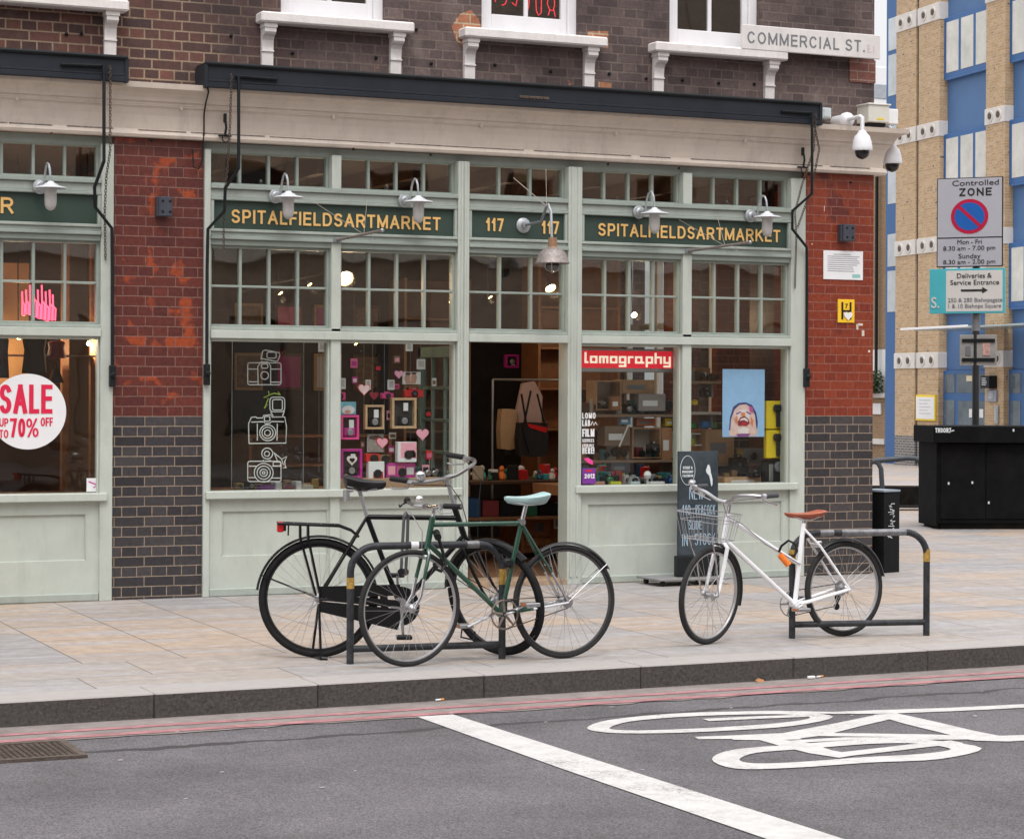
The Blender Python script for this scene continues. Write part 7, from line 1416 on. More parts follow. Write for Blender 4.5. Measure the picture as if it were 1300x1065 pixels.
mb = w.mb(); mb.tube([cl_+Vector((.05, .06, .0)), tt+Vector((.04, .03, .02)), tt+Vector((-.08, .02, -.03)), tt.lerp(tj, .5)+Vector((0, .02, -.015)), tj+Vector((0, .02, 0))], .003, 5); w.part(mb, 'brake_cable', GREY)
# ---------------- locks
def lockcable(name, pts, r, m, lab, blk=None, bm=None):
    t = thing(name, lab, 'bicycle lock', pts[0], 0, 'bicycle locks'); mb = MB(); mb.tube(pts, r, 8); mb.build('shackle', m, t, smooth=True)
    if blk: mb = MB(); mb.tube(blk, .021, 10); mb.build('lock_body', bm or BLACK, t, smooth=True)
def onbike(bk_, px, py, off=0.): return tuple(bk_.t.matrix_basis @ bk_.p(px, py, off))
for bk_ in (b, g, w): bk_.t.matrix_basis = WORLD[bk_.t.name]
LKG = mat('grey_vinyl_lock', (.09, .095, .10), .5)
lockcable('d_lock', [onbike(b, 509, 728, -.12), onbike(b, 511, 690, -.12), onbike(b, 513, 655, -.12), onbike(b, 515, 651, -.10), onbike(b, 518, 655, -.04), onbike(b, 517, 690, -.04), onbike(b, 515, 728, -.04)], .010, LKG, 'grey D-shaped lock hanging upright from the black bicycle top tube', [onbike(b, 509, 726, -.16), onbike(b, 515, 726, .02)])
lockcable('d_lock', [onbike(g, 556, 680, .03), onbike(g, 562, 700, .03), onbike(g, 566, 716, .04), onbike(g, 560, 725, .06), onbike(g, 553, 722, .08), onbike(g, 551, 715, .09)], .010, BLACK, 'black curved lock round the green bicycle down tube and rack', [onbike(g, 554, 676, -.02), onbike(g, 556, 682, .07)])
lockcable('cable_lock', [onbike(w, 989, 700, .03), onbike(w, 992, 693, .05), onbike(w, 1001, 686, .09), onbike(w, 1009, 690, .10), onbike(w, 1012, 699, .06), onbike(w, 1008, 706, -.02), onbike(w, 1002, 703, -.06)], .008, BLACK, 'black and orange lock round the right rack and white bicycle', [onbike(w, 990, 704, .03), onbike(w, 1001, 717, .05)], ORANGE)
# ================================================================ PAVEMENT THINGS
t = thing('chalkboard', 'tall shop chalkboard with hand lettering on a black base behind the white bicycle', 'chalkboard', (8.75, -.36, 0)); yb = -.36
a = P3(862, 573, yb); c = P3(911.5, 704, yb); BRD = mat('chalkboard_slate', (.030, .042, .050), .8, var=.35, vscale=4, col2=(.065, .082, .095), spec=.15)
MB().bbox(a[0], c[0], yb, yb+.03, c[2], a[2], .004).build('board', BRD, t); MB().bbox(a[0]-.012, c[0]+.012, yb-.012, yb+.06, .065, c[2]-.002, .006).build('base', BLACKP, t)
CH = mat('chalk_white', (.62, .66, .68), .9, var=.1, vscale=60); CHB = mat('chalk_blue', (.34, .46, .56), .9, var=.15, vscale=60); yc = yb-.0015
def ch(s, px0, px1, py, hpx, m, tk=.13):
    a = P3(px0, py, yc); c = P3(px1, py, yc); q = P3(px0, py-hpx, yc); mb = MB(); strokes(mb, s, (a[0], yc, a[2]), X, Z, q[2]-a[2], t=tk, width=c[0]-a[0], gap=.18, th=.001); mb.build('chalk_lettering', m, t)
ch('NEW', 875, 893, 634, 16, CHB, .065); ch('110', 866, 876.5, 654, 13, CHB, .075); ch('PEACOCK', 883, 908, 653, 12, CHB, .07); ch('SLIDE', 874, 891, 672, 11, CHB, .08); ch('IN', 866, 873, 693, 15, CHB, .065); ch('STOCK', 882, 908, 692, 15, CHB, .065)
ch('EVENT &', 867, 879, 595.5, 3.5, CH, .2); ch('WORKSHOP', 866, 880, 600.5, 3.2, CH, .2); ch('CALENDAR', 866.5, 880, 605.5, 3.2, CH, .2)
mb = MB(); mb.tube([P3(873+9.3*cos(q), 597+18.5*sin(q), yc) for q in [2*pi*i/28 for i in range(28)]], .0022, 5, closed=True); mb.tube([P3(876, 615.5, yc), P3(895, 615.5, yc)], .0015, 5); mb.build('chalk_ring', CH, t)
MB().prism([(P3(u, v, yc)[0], P3(u, v, yc)[2]) for u, v in ((898.5, 590), (900, 589.5), (901.5, 593), (902.5, 600), (904.5, 608), (904.5, 615), (903, 617.5), (902, 612), (900.5, 604), (897, 600), (896, 597))], (0, yc, 0), X, Z, .001).build('chalk_figure', CH, t)
t = thing('trolley', 'low flat trolley on castors under the chalkboard', 'trolley', (8.7, -.3, 0)); a = P3(833, 731, -.45); MB().bbox(a[0], c[0]+.05, -.50, -.10, .045, .062, .004).build('deck', mat('grey_deck', (.22, .22, .22), .6), t)
for x in (a[0]+.06, c[0]-.08):
    for y in (-.45, -.16): MB().lathe([(.006, -.014), (.022, -.012), (.022, .012), (.006, .014)], (x, y, .022), (1, .2, 0), 14).build('castor', BLACK, t, smooth=True)
# square bollard
A = Vector((*G(1122, 727.5), 0)); Bc = Vector((*G(1141.5, 726), 0)); u = (Bc-A); wv = u.length; u.normalize(); v = Vector((-.25, .968, 0)); zt = .71
t = thing('bollard', 'square black utility post with white scribble beside the corner pier', 'bollard', tuple(A)); BOL = mat('matt_black_bollard', (.007, .007, .008), .6, spec=.15, var=.3)
mb = MB(); P = [A, A+u*wv, A+u*wv+v*.26, A+v*.26]; mb.add([p+Vector((0, 0, z)) for z in (0, zt) for p in P], [(0, 1, 5, 4), (1, 2, 6, 5), (2, 3, 7, 6), (3, 0, 4, 7), (0, 3, 2, 1), (4, 5, 6, 7)]); mb.build('post', BOL, t)
mb = MB(); e = .006; Q4 = [A-u*e-v*e, A+u*(wv+e)-v*e, A+u*(wv+e)+v*(.26+e), A-u*e+v*(.26+e)]; mb.add([p+Vector((0, 0, z)) for z in (zt-.004, zt+.012) for p in Q4], [(0, 1, 5, 4), (1, 2, 6, 5), (2, 3, 7, 6), (3, 0, 4, 7), (0, 3, 2, 1), (4, 5, 6, 7)]); mb.build('cap', mat('dusty_blue_cap', (.26, .31, .36), .5), t)
mb = MB(); random.seed(3); O = A+u*.03+Vector((0, 0, .30)); N_ = u.cross(Z)
for i in range(9): 
    z0 = i*.034; pts = [(random.uniform(.01, .12), z0+random.uniform(0, .03)) for _ in range(5)]; mb.ribbon(pts, .006, O+N_*(.002+.0002*i), u, Z, .001)
mb.build('scribble', CH, t)
# ---- long black hoarding / stall box
def at(px, py, d): return CAM+ray(px, py)*d
K0 = Vector((*G(1191, 672), 0)); K1 = Vector((*G(1300, 672), 0)); ku = (K1-K0).normalized(); ang = math.atan2(ku.y, ku.x); kn = Vector((-sin(ang), cos(ang), 0))
t = thing('market_stall_box', 'long matt black timber stall box on the side street pavement', 'stall box', tuple(K0), ang); KM = mat('black_stained_timber', (.007, .007, .008), .8, spec=.08, var=.35, vscale=5, bump=.2, bscale=20)
def kx(px, py=600): q = onplane(px, py, K0, kn)-K0; return q.dot(ku)
def kz(px, py): return onplane(px, py, K0, kn).z
L_ = kx(1300)+2.4; zb = kz(1230, 661); zl = kz(1230, 562); zt = kz(1230, 541)
MB().bbox(kx(1196), L_-.1, .06, .80, -.03, zb+.01, .004).build('plinth', mat('stall_plinth', (.02, .019, .017), .8, spec=.1, var=.3), t, local=True)
MB().bbox(kx(1191), L_, 0, .87, zb-.03, zl, .006).build('stall_body', KM, t, local=True); MB().bbox(kx(1182), L_+.08, -.10, .80, zl, zt, .006).build('counter_top', KM, t, local=True)
MB().bbox(-.022, -.001, .0, .80, zb-.07, zl, .004).build('corner_board', KM, t, local=True)
x = kx(1193); st_ = kx(1250)-kx(1192)
for k in range(5): MB().bbox(x+k*st_+.006, x+(k+1)*st_-.006, -.012, -.001, zb+.02, zl-.01, .004).build('door_panel', KM, t, local=True)
mb = MB(); strokes(mb, 'TH3OR7', (kx(1184), -.1025, kz(1184, 549)), X, Z, .055, t=.2, width=kx(1204)-kx(1184), gap=.1); mb.ribbon([(kx(1204), kz(1204, 547)), (kx(1208), kz(1204, 546))], .012, (0, -.1025, 0), X, Z, .002); mb.build('chalk_tag', CH, t, local=True)
mb = MB()
for px, py in ((1204, 613.5), (1234, 612.5), (1255, 638), (1283, 546)): mb.bbox(kx(px)-.01, kx(px)+.01, -.016 if py > 560 else -.106, -.0125 if py > 560 else -.1015, kz(px, py)-.014, kz(px, py)+.014, .001)
mb.build('paper_scrap', CH, t, local=True)
# ---- low bench with hooped rail beyond
t = thing('street_bench', 'low dark timber bench with a hooped steel rail beyond the corner', 'bench', tuple(Vector((*G(1140, 643, -.09), -.09)))); d = 30.; fx = CR.normalized()
def bp(px, py, o=0.): return at(px, py, d)+CF*o
p0 = bp(1080, 643); p1 = bp(1185, 643); p2 = bp(1080, 618); mb = MB(); 
def slab(px0, px1, py0, py1, dep, m, name):
    a = bp(px0, py0); c = bp(px1, py1); cu = Vector((CR.x, CR.y, 0)).normalized(); cf = Vector((CF.x, CF.y, 0)).normalized(); w_ = (c-a).dot(cu); mb = MB(); vs = []
    for z in (c.z, a.z):
        for q in (a, a+cu*w_, a+cu*w_+cf*dep, a+cf*dep): vs.append((q.x, q.y, z))
    mb.add(vs, [(0, 1, 5, 4), (1, 2, 6, 5), (2, 3, 7, 6), (3, 0, 4, 7), (0, 3, 2, 1), (4, 5, 6, 7)]); return mb.build(name, m, t)
BN = mat('bench_timber', (.012, .011, .010), .9, spec=.05, var=.5, vscale=12, bump=.4, bscale=40); slab(1080, 1185, 618, 641, .5, BN, 'bench_seat'); slab(1080, 1185, 624, 645, .35, mat('bench_foot', (.015, .014, .013), .8), 'bench_base')
RL = mat('blue_grey_rail', (.04, .05, .062), .5, .0); mb = MB(); mb.tube([bp(1100, 592), bp(1104, 588), bp(1110, 585), bp(1150, 581.5), bp(1162, 582), bp(1168, 586), bp(1170, 596), bp(1170, 618)], .036, 10); mb.build('rail', RL, t, smooth=True)
mb = MB(); mb.tube([bp(1108, 585), bp(1115, 588), bp(1118.5, 595), bp(1120, 620)], .034, 10); mb.build('rail_post', RL, t, smooth=True)
# ---- parking sign post
d = 27.; base = at(1238, 660, d); gx, gy = base.x, base.y; ang = YAW-radians(24); t = thing('sign_post', 'black post carrying a Controlled ZONE parking sign and a turquoise directions sign', 'sign post', (gx, gy, -.05), ang)
su = Vector((cos(ang), sin(ang), 0)); sn = Vector((-sin(ang), cos(ang), 0)); S0 = Vector((gx, gy, 0))-sn*.10
def sp(px, py): q = onplane(px, py, S0, sn)-Vector((gx, gy, -.05)); return (q.dot(su), q.z)
MB().cyl((0, 0, 0), (0, 0, sp(1238, 232)[1]), .045, 16).build('pole', mat('post_black', (.02, .021, .024), .4, var=.2), t, smooth=True, local=True)
yf = -.10; SG = mat('reflective_grey_sheet', (.42, .42, .47), .4, var=.03); BK = mat('sign_black', (.015, .015, .018), .5); SBL = mat('sign_blue', (.01, .11, .42), .4, var=.03); SRD = mat('sign_red', (.45, .008, .05), .4, var=.03); SW = mat('sign_white', (.62, .60, .58), .5, var=.03); STQ = mat('sign_turquoise', (.07, .43, .50), .4, var=.04)
(x0, _), (x1, z0) = sp(1189, 338), sp(1273, 338); zt_ = sp(1230, 225.5)[1]; zm = sp(1230, 302)[1]; zb_ = sp(1230, 339)[1]
b1 = MB().bbox(x0, x1, yf, yf+.03, zb_, zt_, .004).build('parking_sign', BK, t, local=True)
MB().bbox(x0+.012, x1-.012, yf-.003, yf-.0005, zm+.008, zt_-.012, .001).build('upper_sheet', SG, b1, local=True); MB().bbox(x0+.012, x1-.012, yf-.003, yf-.0005, zb_+.012, zm-.008, .001).build('lower_sheet', SG, b1, local=True)
def st(s, px, py, hpx, wpx, m=BK, parent=b1, bold=0., y_=yf-.0045):
    (cx, cz) = sp(px, py); h_ = hpx*d/FPX; mb = MB(); text(mb, s, 1., (0, 0, 0), X, Z, 1., bold, 'CENTER', .003)
    a0 = min(p.x for p in mb.v); a1 = max(p.x for p in mb.v); wd = sp(px+wpx/2, py)[0]-sp(px-wpx/2, py)[0]; k = wd/(a1-a0); mb.v = [Vector((cx+(p.x-(a0+a1)/2)*k, y_+p.y, cz+p.z*h_/.72)) for p in mb.v]; mb.build('lettering', m, parent, local=True)
st('Controlled', 1238.5, 235.5, 7, 59); 
def ss_(s, px0, px1, py, hpx, tk, m=BK, parent=b1):
    a0, z_ = sp(px0, py); a1, _ = sp(px1, py); mb = MB(); strokes(mb, s, (a0, yf-.0045, z_), X, Z, hpx*d/FPX, t=tk, width=a1-a0, gap=.22, th=.0015); mb.build('lettering', m, parent, local=True)
ss_('ZONE', 1218, 1259, 249.5, 10, .20)
cx, cz = sp(1231, 275); R_ = 22*d/FPX
def disc(R, m, y_, name): MB().prism([(cx+R*1.08*cos(2*pi*i/48), cz+R*sin(2*pi*i/48)) for i in range(48)], (0, y_, 0), X, Z, .0015).build(name, m, b1, local=True)
disc(R_, SRD, yf-.0045, 'red_disc'); disc(R_*.80, SBL, yf-.0062, 'blue_disc'); mb = MB(); mb.ribbon([(cx-R_*.62, cz+R_*.57), (cx+R_*.62, cz-R_*.57)], R_*.20, (0, yf-.0080, 0), X, Z, .0015); mb.build('red_bar', SRD, b1, local=True)
st('Mon - Fri', 1231, 310, 6, 31); st('8.30 am - 7.00 pm', 1230.5, 317.8, 5.6, 66); st('Sunday', 1231, 328, 6, 28); st('8.30 am - 2.00 pm', 1230.5, 335.2, 5.6, 66)
x0, _ = sp(1180, 370); x1, _ = sp(1276, 370); z1 = sp(1228, 341)[1]; z0 = sp(1228, 398)[1]; xm = sp(1201, 370)[0]
b2 = MB().bbox(x0, x1, yf-.002, yf+.03, z0, z1, .004).build('directions_sign', STQ, t, local=True); MB().bbox(xm, x1-.03, yf-.0045, yf-.0025, z0+.025, z1-.025, .001).build('white_panel', SW, b2, local=True)
yq = yf-.0062; st('Deliveries &', 1237, 353, 6.4, 44, BK, b2, .002, yq); st('Service Entrance', 1237.5, 361.5, 6.2, 62, BK, b2, .002, yq); st('250 & 280 Bishopsgate', 1238, 383.3, 5.2, 69, GREY, b2, 0, yq); st('1 & 10 Bishops Square', 1237.5, 390.8, 5.2, 67, GREY, b2, 0, yq)
a0, za = sp(1220, 369); a1, _ = sp(1247, 369); mb = MB(); mb.ribbon([(a0, za), (a1, za)], .026, (0, yq, 0), X, Z, .0015); mb.prism([(a1, za+.04), (a1+.07, za), (a1, za-.04)], (0, yq, 0), X, Z, .0015); mb.build('arrow', BK, b2, local=True)
st('S.', 1187.5, 391, 14, 10, SW, b2, .01, yq)
x0, _ = sp(1217, 445); x1, _ = sp(1264, 445); z1 = sp(1240, 425)[1]; z0 = sp(1240, 464)[1]; GB = mat('bare_sign_back', (.36, .35, .34), .5, .4, var=.15, vscale=12)
b3 = MB().bbox(x0, x1, yf+.06, yf+.07, z0, z1, .003).build('sign_back', GB, t, local=True)
for z in (z1-.07, z0+.07): MB().bbox(x0+.03, x1-.02, yf+.045, yf+.0598, z-.022, z+.022, .003).build('mounting_rail', BLACKP, b3, local=True)
MB().bbox(x0+.62*(x1-x0), x0+.82*(x1-x0), yf+.052, yf+.0598, z0+.12, z1-.10, .002).build('torn_sticker', mat('torn_sticker', (.5, .30, .26), .6, var=.5, vscale=40), b3, local=True); MB().bbox(x0+.07, x0+.30*(x1-x0), yf+.052, yf+.0598, z0+.12, z0+.24, .002).build('torn_sticker', GREY, b3, local=True)
MB().cyl((0, 0, sp(1238, 420)[1]), (0, 0, sp(1238, 399)[1]), .052, 14).build('clamp', GREY, t, smooth=True, local=True)
# ================================================================ FAR BUILDINGS
A = at(1136, 487, 65.); Bp = at(1300, 487, 58.); A.z = 0; Bp.z = 0; fu = (Bp-A).normalized(); ang = math.atan2(fu.y, fu.x); fn = Vector((-sin(ang), cos(ang), 0))   # fn points away from the viewer's side or towards it
if fn.dot(CF) < 0: pass
def fs(px): return (onplane(px, 487, A, fn)-A).dot(fu)
def fz(px, py): return onplane(px, py, A, fn).z
inn = 1. if fn.dot(Vector((CF.x, CF.y, 0))) > 0 else -1.      # local +y (times inn) goes into the building
GZ = -1.0
FB = thing('brick_office_block', 'buff brick office block with blue window bays and white roundel bands', 'building', (A.x, A.y, GZ), ang)
def FX(*a): mb = MB(); mb.bbox(a[0], a[1], a[2]*inn, a[3]*inn, a[4]-GZ, a[5]-GZ, .01) if len(a) == 6 else None; return mb
BUF = brick('buff_brick', (.42, .265, .135), (.54, .37, .215), (.46, .38, .28), bw=.225, rh=.075, ms=.012, squash=1., rough=.85, patch=(.16, .12, .10), patch_t=.62, patch_scale=6., bump=.4, side=(fu.x, fu.y), zsplit=(fz(1148, 553), (.11, .105, .115), (.16, .15, .155), (.36, .33, .29)))
BLUP = mat('cobalt_panel', (.060, .145, .315), .5, var=.06, vscale=1.5, stain=.06); BLUF = mat('cobalt_frame', (.022, .105, .29), .4, var=.05); BAND = mat('white_stone_band', (.62, .59, .56), .7, var=.05, vscale=3, stain=.15); BLIND = mat('pale_blind', (.56, .55, .51), .25, var=.18, vscale=1.2); HOLE = mat('roundel_shadow', (.10, .075, .055), .8)
ZT = 17.; s = [fs(q) for q in (1136, 1161, 1164.5, 1191, 1202, 1250, 1274, 1286, 1335, 1360, 1372, 1420)]
xcorr = 0
FX(s[0]-3.2, s[11]+8, 2.0, 9, GZ, ZT).build('core_wall', BUF, FB, local=True)
piers = [(s[0], s[1]), (s[2], s[3]), (s[5], s[6]), (s[8], s[9])]
for a_, c_ in piers: FX(a_, c_, 0, 1.99, GZ, ZT).build('pier', BUF, FB, local=True)
FX(s[1], s[2], .30, 1.99, GZ, ZT).build('pier_recess', mat('recess_brown', (.10, .07, .05), .8), FB, local=True)
bands = [(fz(1148, 468), fz(1148, 448.5)), (fz(1148, 325), fz(1148, 306)), (fz(1148, 183), fz(1148, 164)), (fz(1148, 39.5), fz(1148, 18))]
zp = (bands[1][0]-bands[0][0]); allb = bands+[(bands[3][0]+zp, bands[3][1]+zp)]
for a_, c_ in piers:
    for z0, z1 in allb:
        o = FX(a_-.02, c_+.02, -.03, 1.9, z0, z1).build('stone_band', BAND, FB, local=True)
        for k in (.28, .72):
            cxk = a_+(c_-a_)*k; MB().lathe([(.16, 0), (.16, .02), (.12, .022), (.12, .005)], (cxk, -.03*inn, (z0+z1)/2-GZ), (0, -inn, 0), 20).build('roundel', BAND, o, local=True, smooth=True)
            MB().lathe([(.085, 0), (.085, .012)], (cxk, -.045*inn, (z0+z1)/2-GZ), (0, -inn, 0), 16).build('roundel_hole', HOLE, o, local=True)
mb = MB(); xp = (s[1]+s[2])/2; mb.cyl((xp, .12*inn, 0), (xp, .12*inn, ZT-GZ), .085, 12); mb.build('drainpipe', BLACKP, FB, local=True, smooth=True)
wb_ = fz(1226, 87.5); wt = fz(1226, 16.5); wb2 = wb_-zp; wh = wt-wb_
for a_, c_ in ((s[3]+.0, s[5]), (s[6], s[8]), (s[9], s[11])):
    FX(a_, c_, .26, 1.98, fz(1226, 470), ZT).build('spandrel', BLUP, FB, local=True)
    for k in range(-2, 2):
        z0 = wb_+k*zp; z1 = z0+wh
        if z0 < 3.6: continue
        o = FX(a_+.0, c_, .14, .255, z0-.10, z1+.08).build('window', BLUF, FB, local=True); n3 = 3; w3 = (c_-a_-.12)/n3
        for j in range(n3): FX(a_+.16+j*w3, a_+.02+(j+1)*w3, .128, .139, z0+.06, z1-.06).build('pane', BLIND, o, local=True)
        FX(a_+.15, c_, .10, .139, z0-.16, z0-.101).build('sill', BLUF, o, local=True)
    # street level door with its transom
    z1 = fz(1226, 470); o = FX(a_, c_, .16, .27, GZ, z1).build('door', BLUF, FB, local=True); DG = mat('door_glass', (.10, .13, .15), .08, var=.4, vscale=2)
    hz = z1-.75
    for u0, u1, za, zb3 in ((.04, .26, hz+.12, z1-.10), (.31, .96, hz+.12, z1-.10), (.04, .26, GZ+.15, hz-.08), (.34, .94, GZ+.25, hz-.10)): FX(a_+(c_-a_)*u0, a_+(c_-a_)*u1, .148, .159, za, zb3).build('pane', DG, o, local=True)
    FX(a_+(c_-a_)*.58, a_+(c_-a_)*.88, .135, .147, fz(1226, 530), fz(1226, 519)).build('door_notice', PAPER, o, local=True); FX(a_+(c_-a_)*.52, a_+(c_-a_)*.78, .135, .147, fz(1226, 484), fz(1226, 477)).build('number_plate', mat('cream_plate', (.7, .62, .42), .5), o, local=True)
# canopy over the doors
FX(s[4]+.5, s[11], -1.3, .1, fz(1260, 418.5), fz(1260, 416)).build('canopy', mat('canopy_glass', (.30, .36, .36), .2, var=.1), FB, local=True)
FX(s[4]-.2, s[6]+.4, -1.36, -1.28, fz(1250, 418), fz(1250, 415)).build('canopy_edge', PAPER, FB, local=True)
# blue glazed strip on the far side of the first pier
o = FX(s[0]-2.4, s[0]-.02, .9, 1.98, GZ, ZT).build('window', BLUF, FB, local=True)
for k in range(-2, 4):
    for j, (f0, f1) in enumerate(((.04, .42), (.46, .76))): z0 = wb_+(k-.02)*zp; FX(s[0]-2.25, s[0]-.12, .885, .899, z0+zp*f0, z0+zp*f1).build('pane', mat('pale_glass', (.50, .55, .58), .1, var=.2, vscale=1.), o, local=True)
# notices on the office block
def fthing(name, lab, cat, px0, py0, px1, py1, m, edge=None, y_=-.06):
    a = fs(px0); c = fs(px1); z1 = fz((px0+px1)/2, py0); z0 = fz((px0+px1)/2, py1); w0 = A+fu*((a+c)/2); t = thing(name, lab, cat, (w0.x, w0.y, z0), ang); h = (c-a)/2
    mb = MB(); mb.bbox(-h, h, y_*inn, -.002*inn, 0, z1-z0, .005); mb.build('board', edge or m, t, local=True)
    if edge: mb = MB(); mb.bbox(-h+.04, h-.04, (y_-.008)*inn, (y_-.001)*inn, .05, z1-z0-.06, .003); mb.build('sheet', m, t, local=True)
    mb = MB(); r = random.Random(px0)
    for j in range(5): zz = (z1-z0)*(.8-.13*j); mb.box(-h*.6, h*r.uniform(.2, .6), (y_-.012)*inn, (y_-.0085)*inn, zz-.012, zz+.012)
    mb.build('printed_line', mat('pale_print', (.50, .52, .55), .7), t, local=True); return t
fthing('notice_board', 'white planning notice in a yellow frame on the buff brick pier', 'notice', 1165, 501.5, 1189.5, 534, PAPER, YELLOW)
fthing('wall_plaque', 'small blue grey plaque on the right buff brick pier', 'plaque', 1255.5, 495, 1267, 510, mat('plaque_blue', (.25, .27, .33), .4, var=.3, vscale=20)); fthing('wall_fixture', 'dark lamp fitting above the blue grey plaque', 'lamp', 1255, 477, 1266, 493, BLACKP, y_=-.25)
fthing('intercom_panel', 'tall narrow steel intercom panel on the right buff brick pier', 'intercom', 1264.5, 515, 1269, 538, GALV)
# building between, with brown brick and white base
C0 = at(1092, 487, 72.); C1 = at(1127, 487, 70.); C0.z = C1.z = 0; cu = (C1-C0).normalized(); cang = math.atan2(cu.y, cu.x); cn = Vector((-sin(cang), cos(cang), 0)); ci = 1 if cn.dot(CF) > 0 else -1
def cs2(px): return (onplane(px, 487, C0, cn)-C0).dot(cu)
def cz2(px, py): return onplane(px, py, C0, cn).z
t = thing('brown_brick_building', 'narrow slice of brown brick building with white base beyond the side street', 'building', (C0.x, C0.y, GZ-.3), cang)
def CX(x0, x1, y0, y1, z0, z1, name, m, par=None): return MB().bbox(x0, x1, y0*ci, y1*ci, z0-GZ+.3, z1-GZ+.3, .01).build(name, m, par or t, local=True)
ob = brick('ochre_brown_brick', (.24, .15, .075), (.30, .19, .10), (.30, .22, .15), ms=.009, rough=.85, side=(cu.x, cu.y)); L2 = cs2(1126)
CX(-3, L2, 0, 6, cz2(1116, 443), cz2(1116, 160), 'upper_wall', ob); CX(-3, L2, .02, 6, cz2(1116, 505), cz2(1116, 443)-.001, 'white_wall', mat('far_white_render', (.70, .70, .69), .7, var=.03)); CX(-3, L2, .0, 6, GZ-.3, cz2(1116, 505)-.001, 'lower_wall', ob)
CX(-3, L2+.1, -.15, 0, cz2(1116, 505), cz2(1116, 499), 'ledge', BAND); CX(-3, L2, -.10, -.001, cz2(1116, 564), cz2(1116, 557), 'string_course', BAND)
mb = MB(); x_ = cs2(1116.5); mb.cyl((x_, -.12*ci, cz2(1116, 500)-GZ+.3), (x_, -.12*ci, cz2(1116, 165)-GZ+.3), .055, 10); mb.build('drainpipe', BLACKP, t, local=True, smooth=True)
CX(cs2(1108.5), cs2(1120), -.06, -.002, cz2(1114, 526), cz2(1114, 512), 'plaque', PAPER)
# shrubs on the ledge
LEAF = mat('shrub_leaf', (.05, .085, .025), .7, var=.4, vscale=3); random.seed(9); mb = MB(); c0 = C0+cu*cs2(1108)-cn*ci*.3
for i in range(900):
    f = random.random(); h_ = random.random()*(.25+.55*f); c = C0+cu*(cs2(1107)+f*(L2-cs2(1107)))-cn*ci*random.uniform(.1, .5)+Vector((0, 0, cz2(1116, 499)+h_)); a = Vector((random.gauss(0, 1), random.gauss(0, 1), random.gauss(0, 1))).normalized()*.06; b_ = a.orthogonal().normalized()*.03
    mb.add([c-a, c+b_, c+a, c-b_], [(0, 1, 2, 3)])
sh = thing('ledge_shrub', 'green shrubs growing on the white ledge beyond the side street', 'shrub', tuple(c0+Vector((0, 0, cz2(1116, 499))))); mb.build('foliage', LEAF, sh); m2 = MB()
for i in range(5): c = C0+cu*(cs2(1109)+i*.18)-cn*ci*.3+Vector((0, 0, cz2(1116, 499))); m2.tube([c, c+Vector((.05, 0, .25)), c+Vector((.1, .05, .45))], [.02, .014, .006], 5)
m2.build('stem', WOODM, sh)
# pale modern block far behind, a sliver under the sky
D0 = at(1121, 487, 110.); t = thing('pale_far_block', 'pale grey block in the far distance behind the street corner', 'building', (D0.x, D0.y, -1)); zt = at(1122, 85, 110.).z
MB().bbox(D0.x-3, D0.x+2.2, D0.y, D0.y+8, -1, zt, .05).build('wall', mat('far_pale_wall', (.66, .67, .69), .7, var=.03), t)
for k in range(9): MB().bbox(D0.x-2.6, D0.x+1.8, D0.y-.05, D0.y-.002, zt-1.6-k*2.2, zt-.9-k*2.2, .02).build('window', mat('far_window', (.30, .33, .37), .3), t)
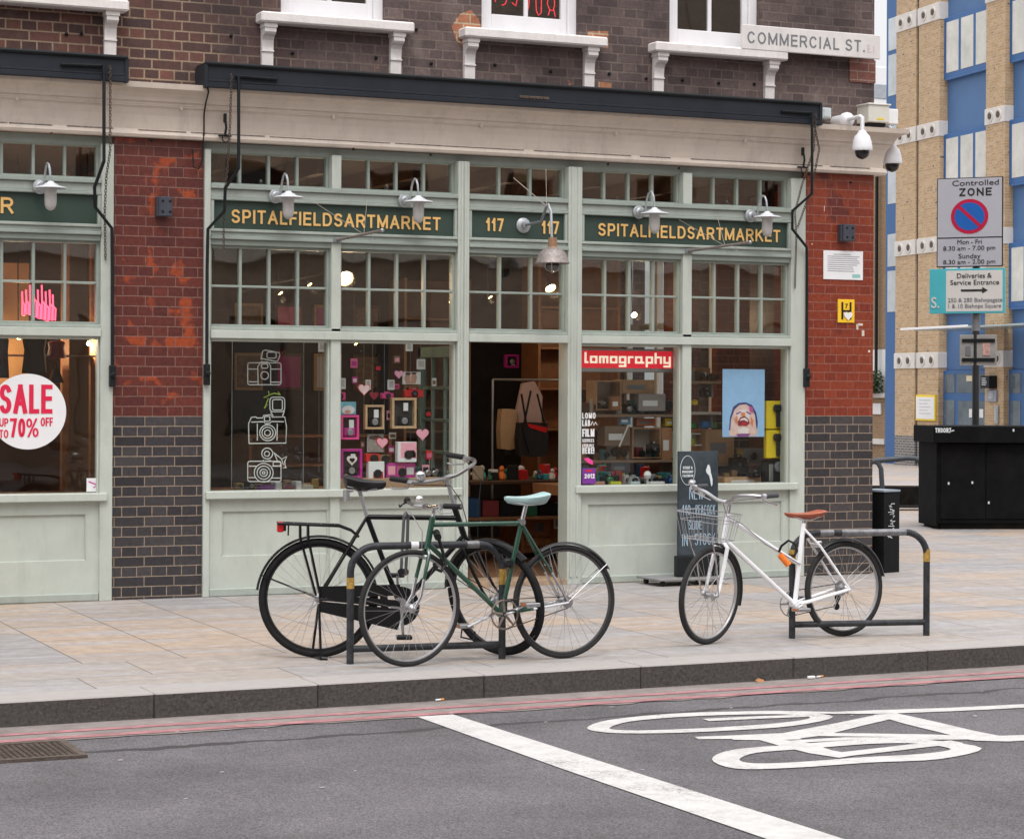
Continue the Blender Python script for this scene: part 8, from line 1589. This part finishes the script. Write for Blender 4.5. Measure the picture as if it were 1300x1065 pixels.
# ---- litter
BUTT = mat('cork_filter', (.75, .32, .08), .8)
for px, py, lab in ((554, 889, 'cigarette butt lying in the gutter left of the painted bay line'), (1039, 860.5, 'cigarette butt in the gutter right of the white paper scrap'), (958, 866, 'crumpled brown leaf at the foot of the kerb')):
    x_, y_ = G(px, py, RZ); x_ = float(x_); y_ = min(y_, ky(x_)-.02)
    if 'leaf' in lab: mb = MB(); mb.prism([(0, 0), (.03, .02), (.06, .0), (.045, -.03), (.01, -.025)], (x_, y_, RZ+.012), X, (Y+Z*.5).normalized(), .002); solo(mb, 'dead_leaf', mat('dead_leaf', (.35, .16, .06), .8), lab, 'leaf')
    else:
        t = thing('cigarette_butt', lab, 'cigarette butt', (x_, y_, RZ+.006), 0, 'cigarette butts'); MB().cyl((x_, y_, RZ+.013), (x_+.022, y_+.006, RZ+.013), .0055, 8).build('filter', BUTT, t); MB().cyl((x_-.03, y_-.008, RZ+.013), (x_, y_, RZ+.013), .0054, 8).build('paper', PAPER, t)
x_, y_ = G(1026, 861.5, RZ); mb = MB(); mb.bbox(x_-.025, x_+.025, ky(x_)-.05, ky(x_)-.03, RZ+.006, RZ+.022, .004); solo(mb, 'paper_scrap', PAPER, 'white paper scrap in the gutter under the white bicycle', 'litter')
mb = MB(); random.seed(21)
for i in range(34):
    x_ = random.uniform(1.5, 9.5); y_ = ky(x_)-random.uniform(.1, 2.4); h = random.uniform(.006, .016); mb.prism([(x_-h, y_), (x_, y_-h*.5), (x_+h, y_), (x_+h*.2, y_+h*.6)], (0, 0, RZ+.005), X, Y, .002)
o = mb.build('grit', mat('pale_grit', (.45, .43, .42), .9), kind='stuff'); o['label'] = 'pale grit and paint flecks scattered over the asphalt'; o['category'] = 'grit'
# opposite side of the street, seen only as reflections in the panes
OB = thing('terrace_opposite', 'long brown brick terrace across the street behind the viewer', 'building', (10, -27, 0))
ow = brick('terrace_brick', (.34, .24, .18), (.42, .30, .22), (.4, .34, .28), rough=.8, ms=.006)
mb = MB(); xs = [-26+3.1*i for i in range(27)]
for x in xs:
    mb.box(x, x+1.7, -27.4, -27, 0, 11)
for z0, z1 in ((0, .6), (3.0, 4.3), (6.2, 7.4), (9.3, 11.2)): mb.box(-26, 57, -27.45, -27.05, z0, z1)
mb.build('wall', ow, OB)
MB().box(-26, 57, -28.2, -28.0, 0, 11).build('window', mat('dark_window', (.03, .035, .04), .1), OB)
MB().box(-26, 57, -27.1, -26.8, 4.25, 4.5).build('cornice', STONE, OB)
mb = MB()
for i, x in enumerate(xs): mb.box(x+1.8, x+3.0, -27.3, -27.2, .7, 2.9)
mb.build('shop_shutter', mat('grey_shutter', (.22, .2, .19), .6, var=.3, vscale=1), OB)
struct(MB().box(-60, 90, -70, -21.5, RZ-.05, 0), 'far_pavement', PAVE)
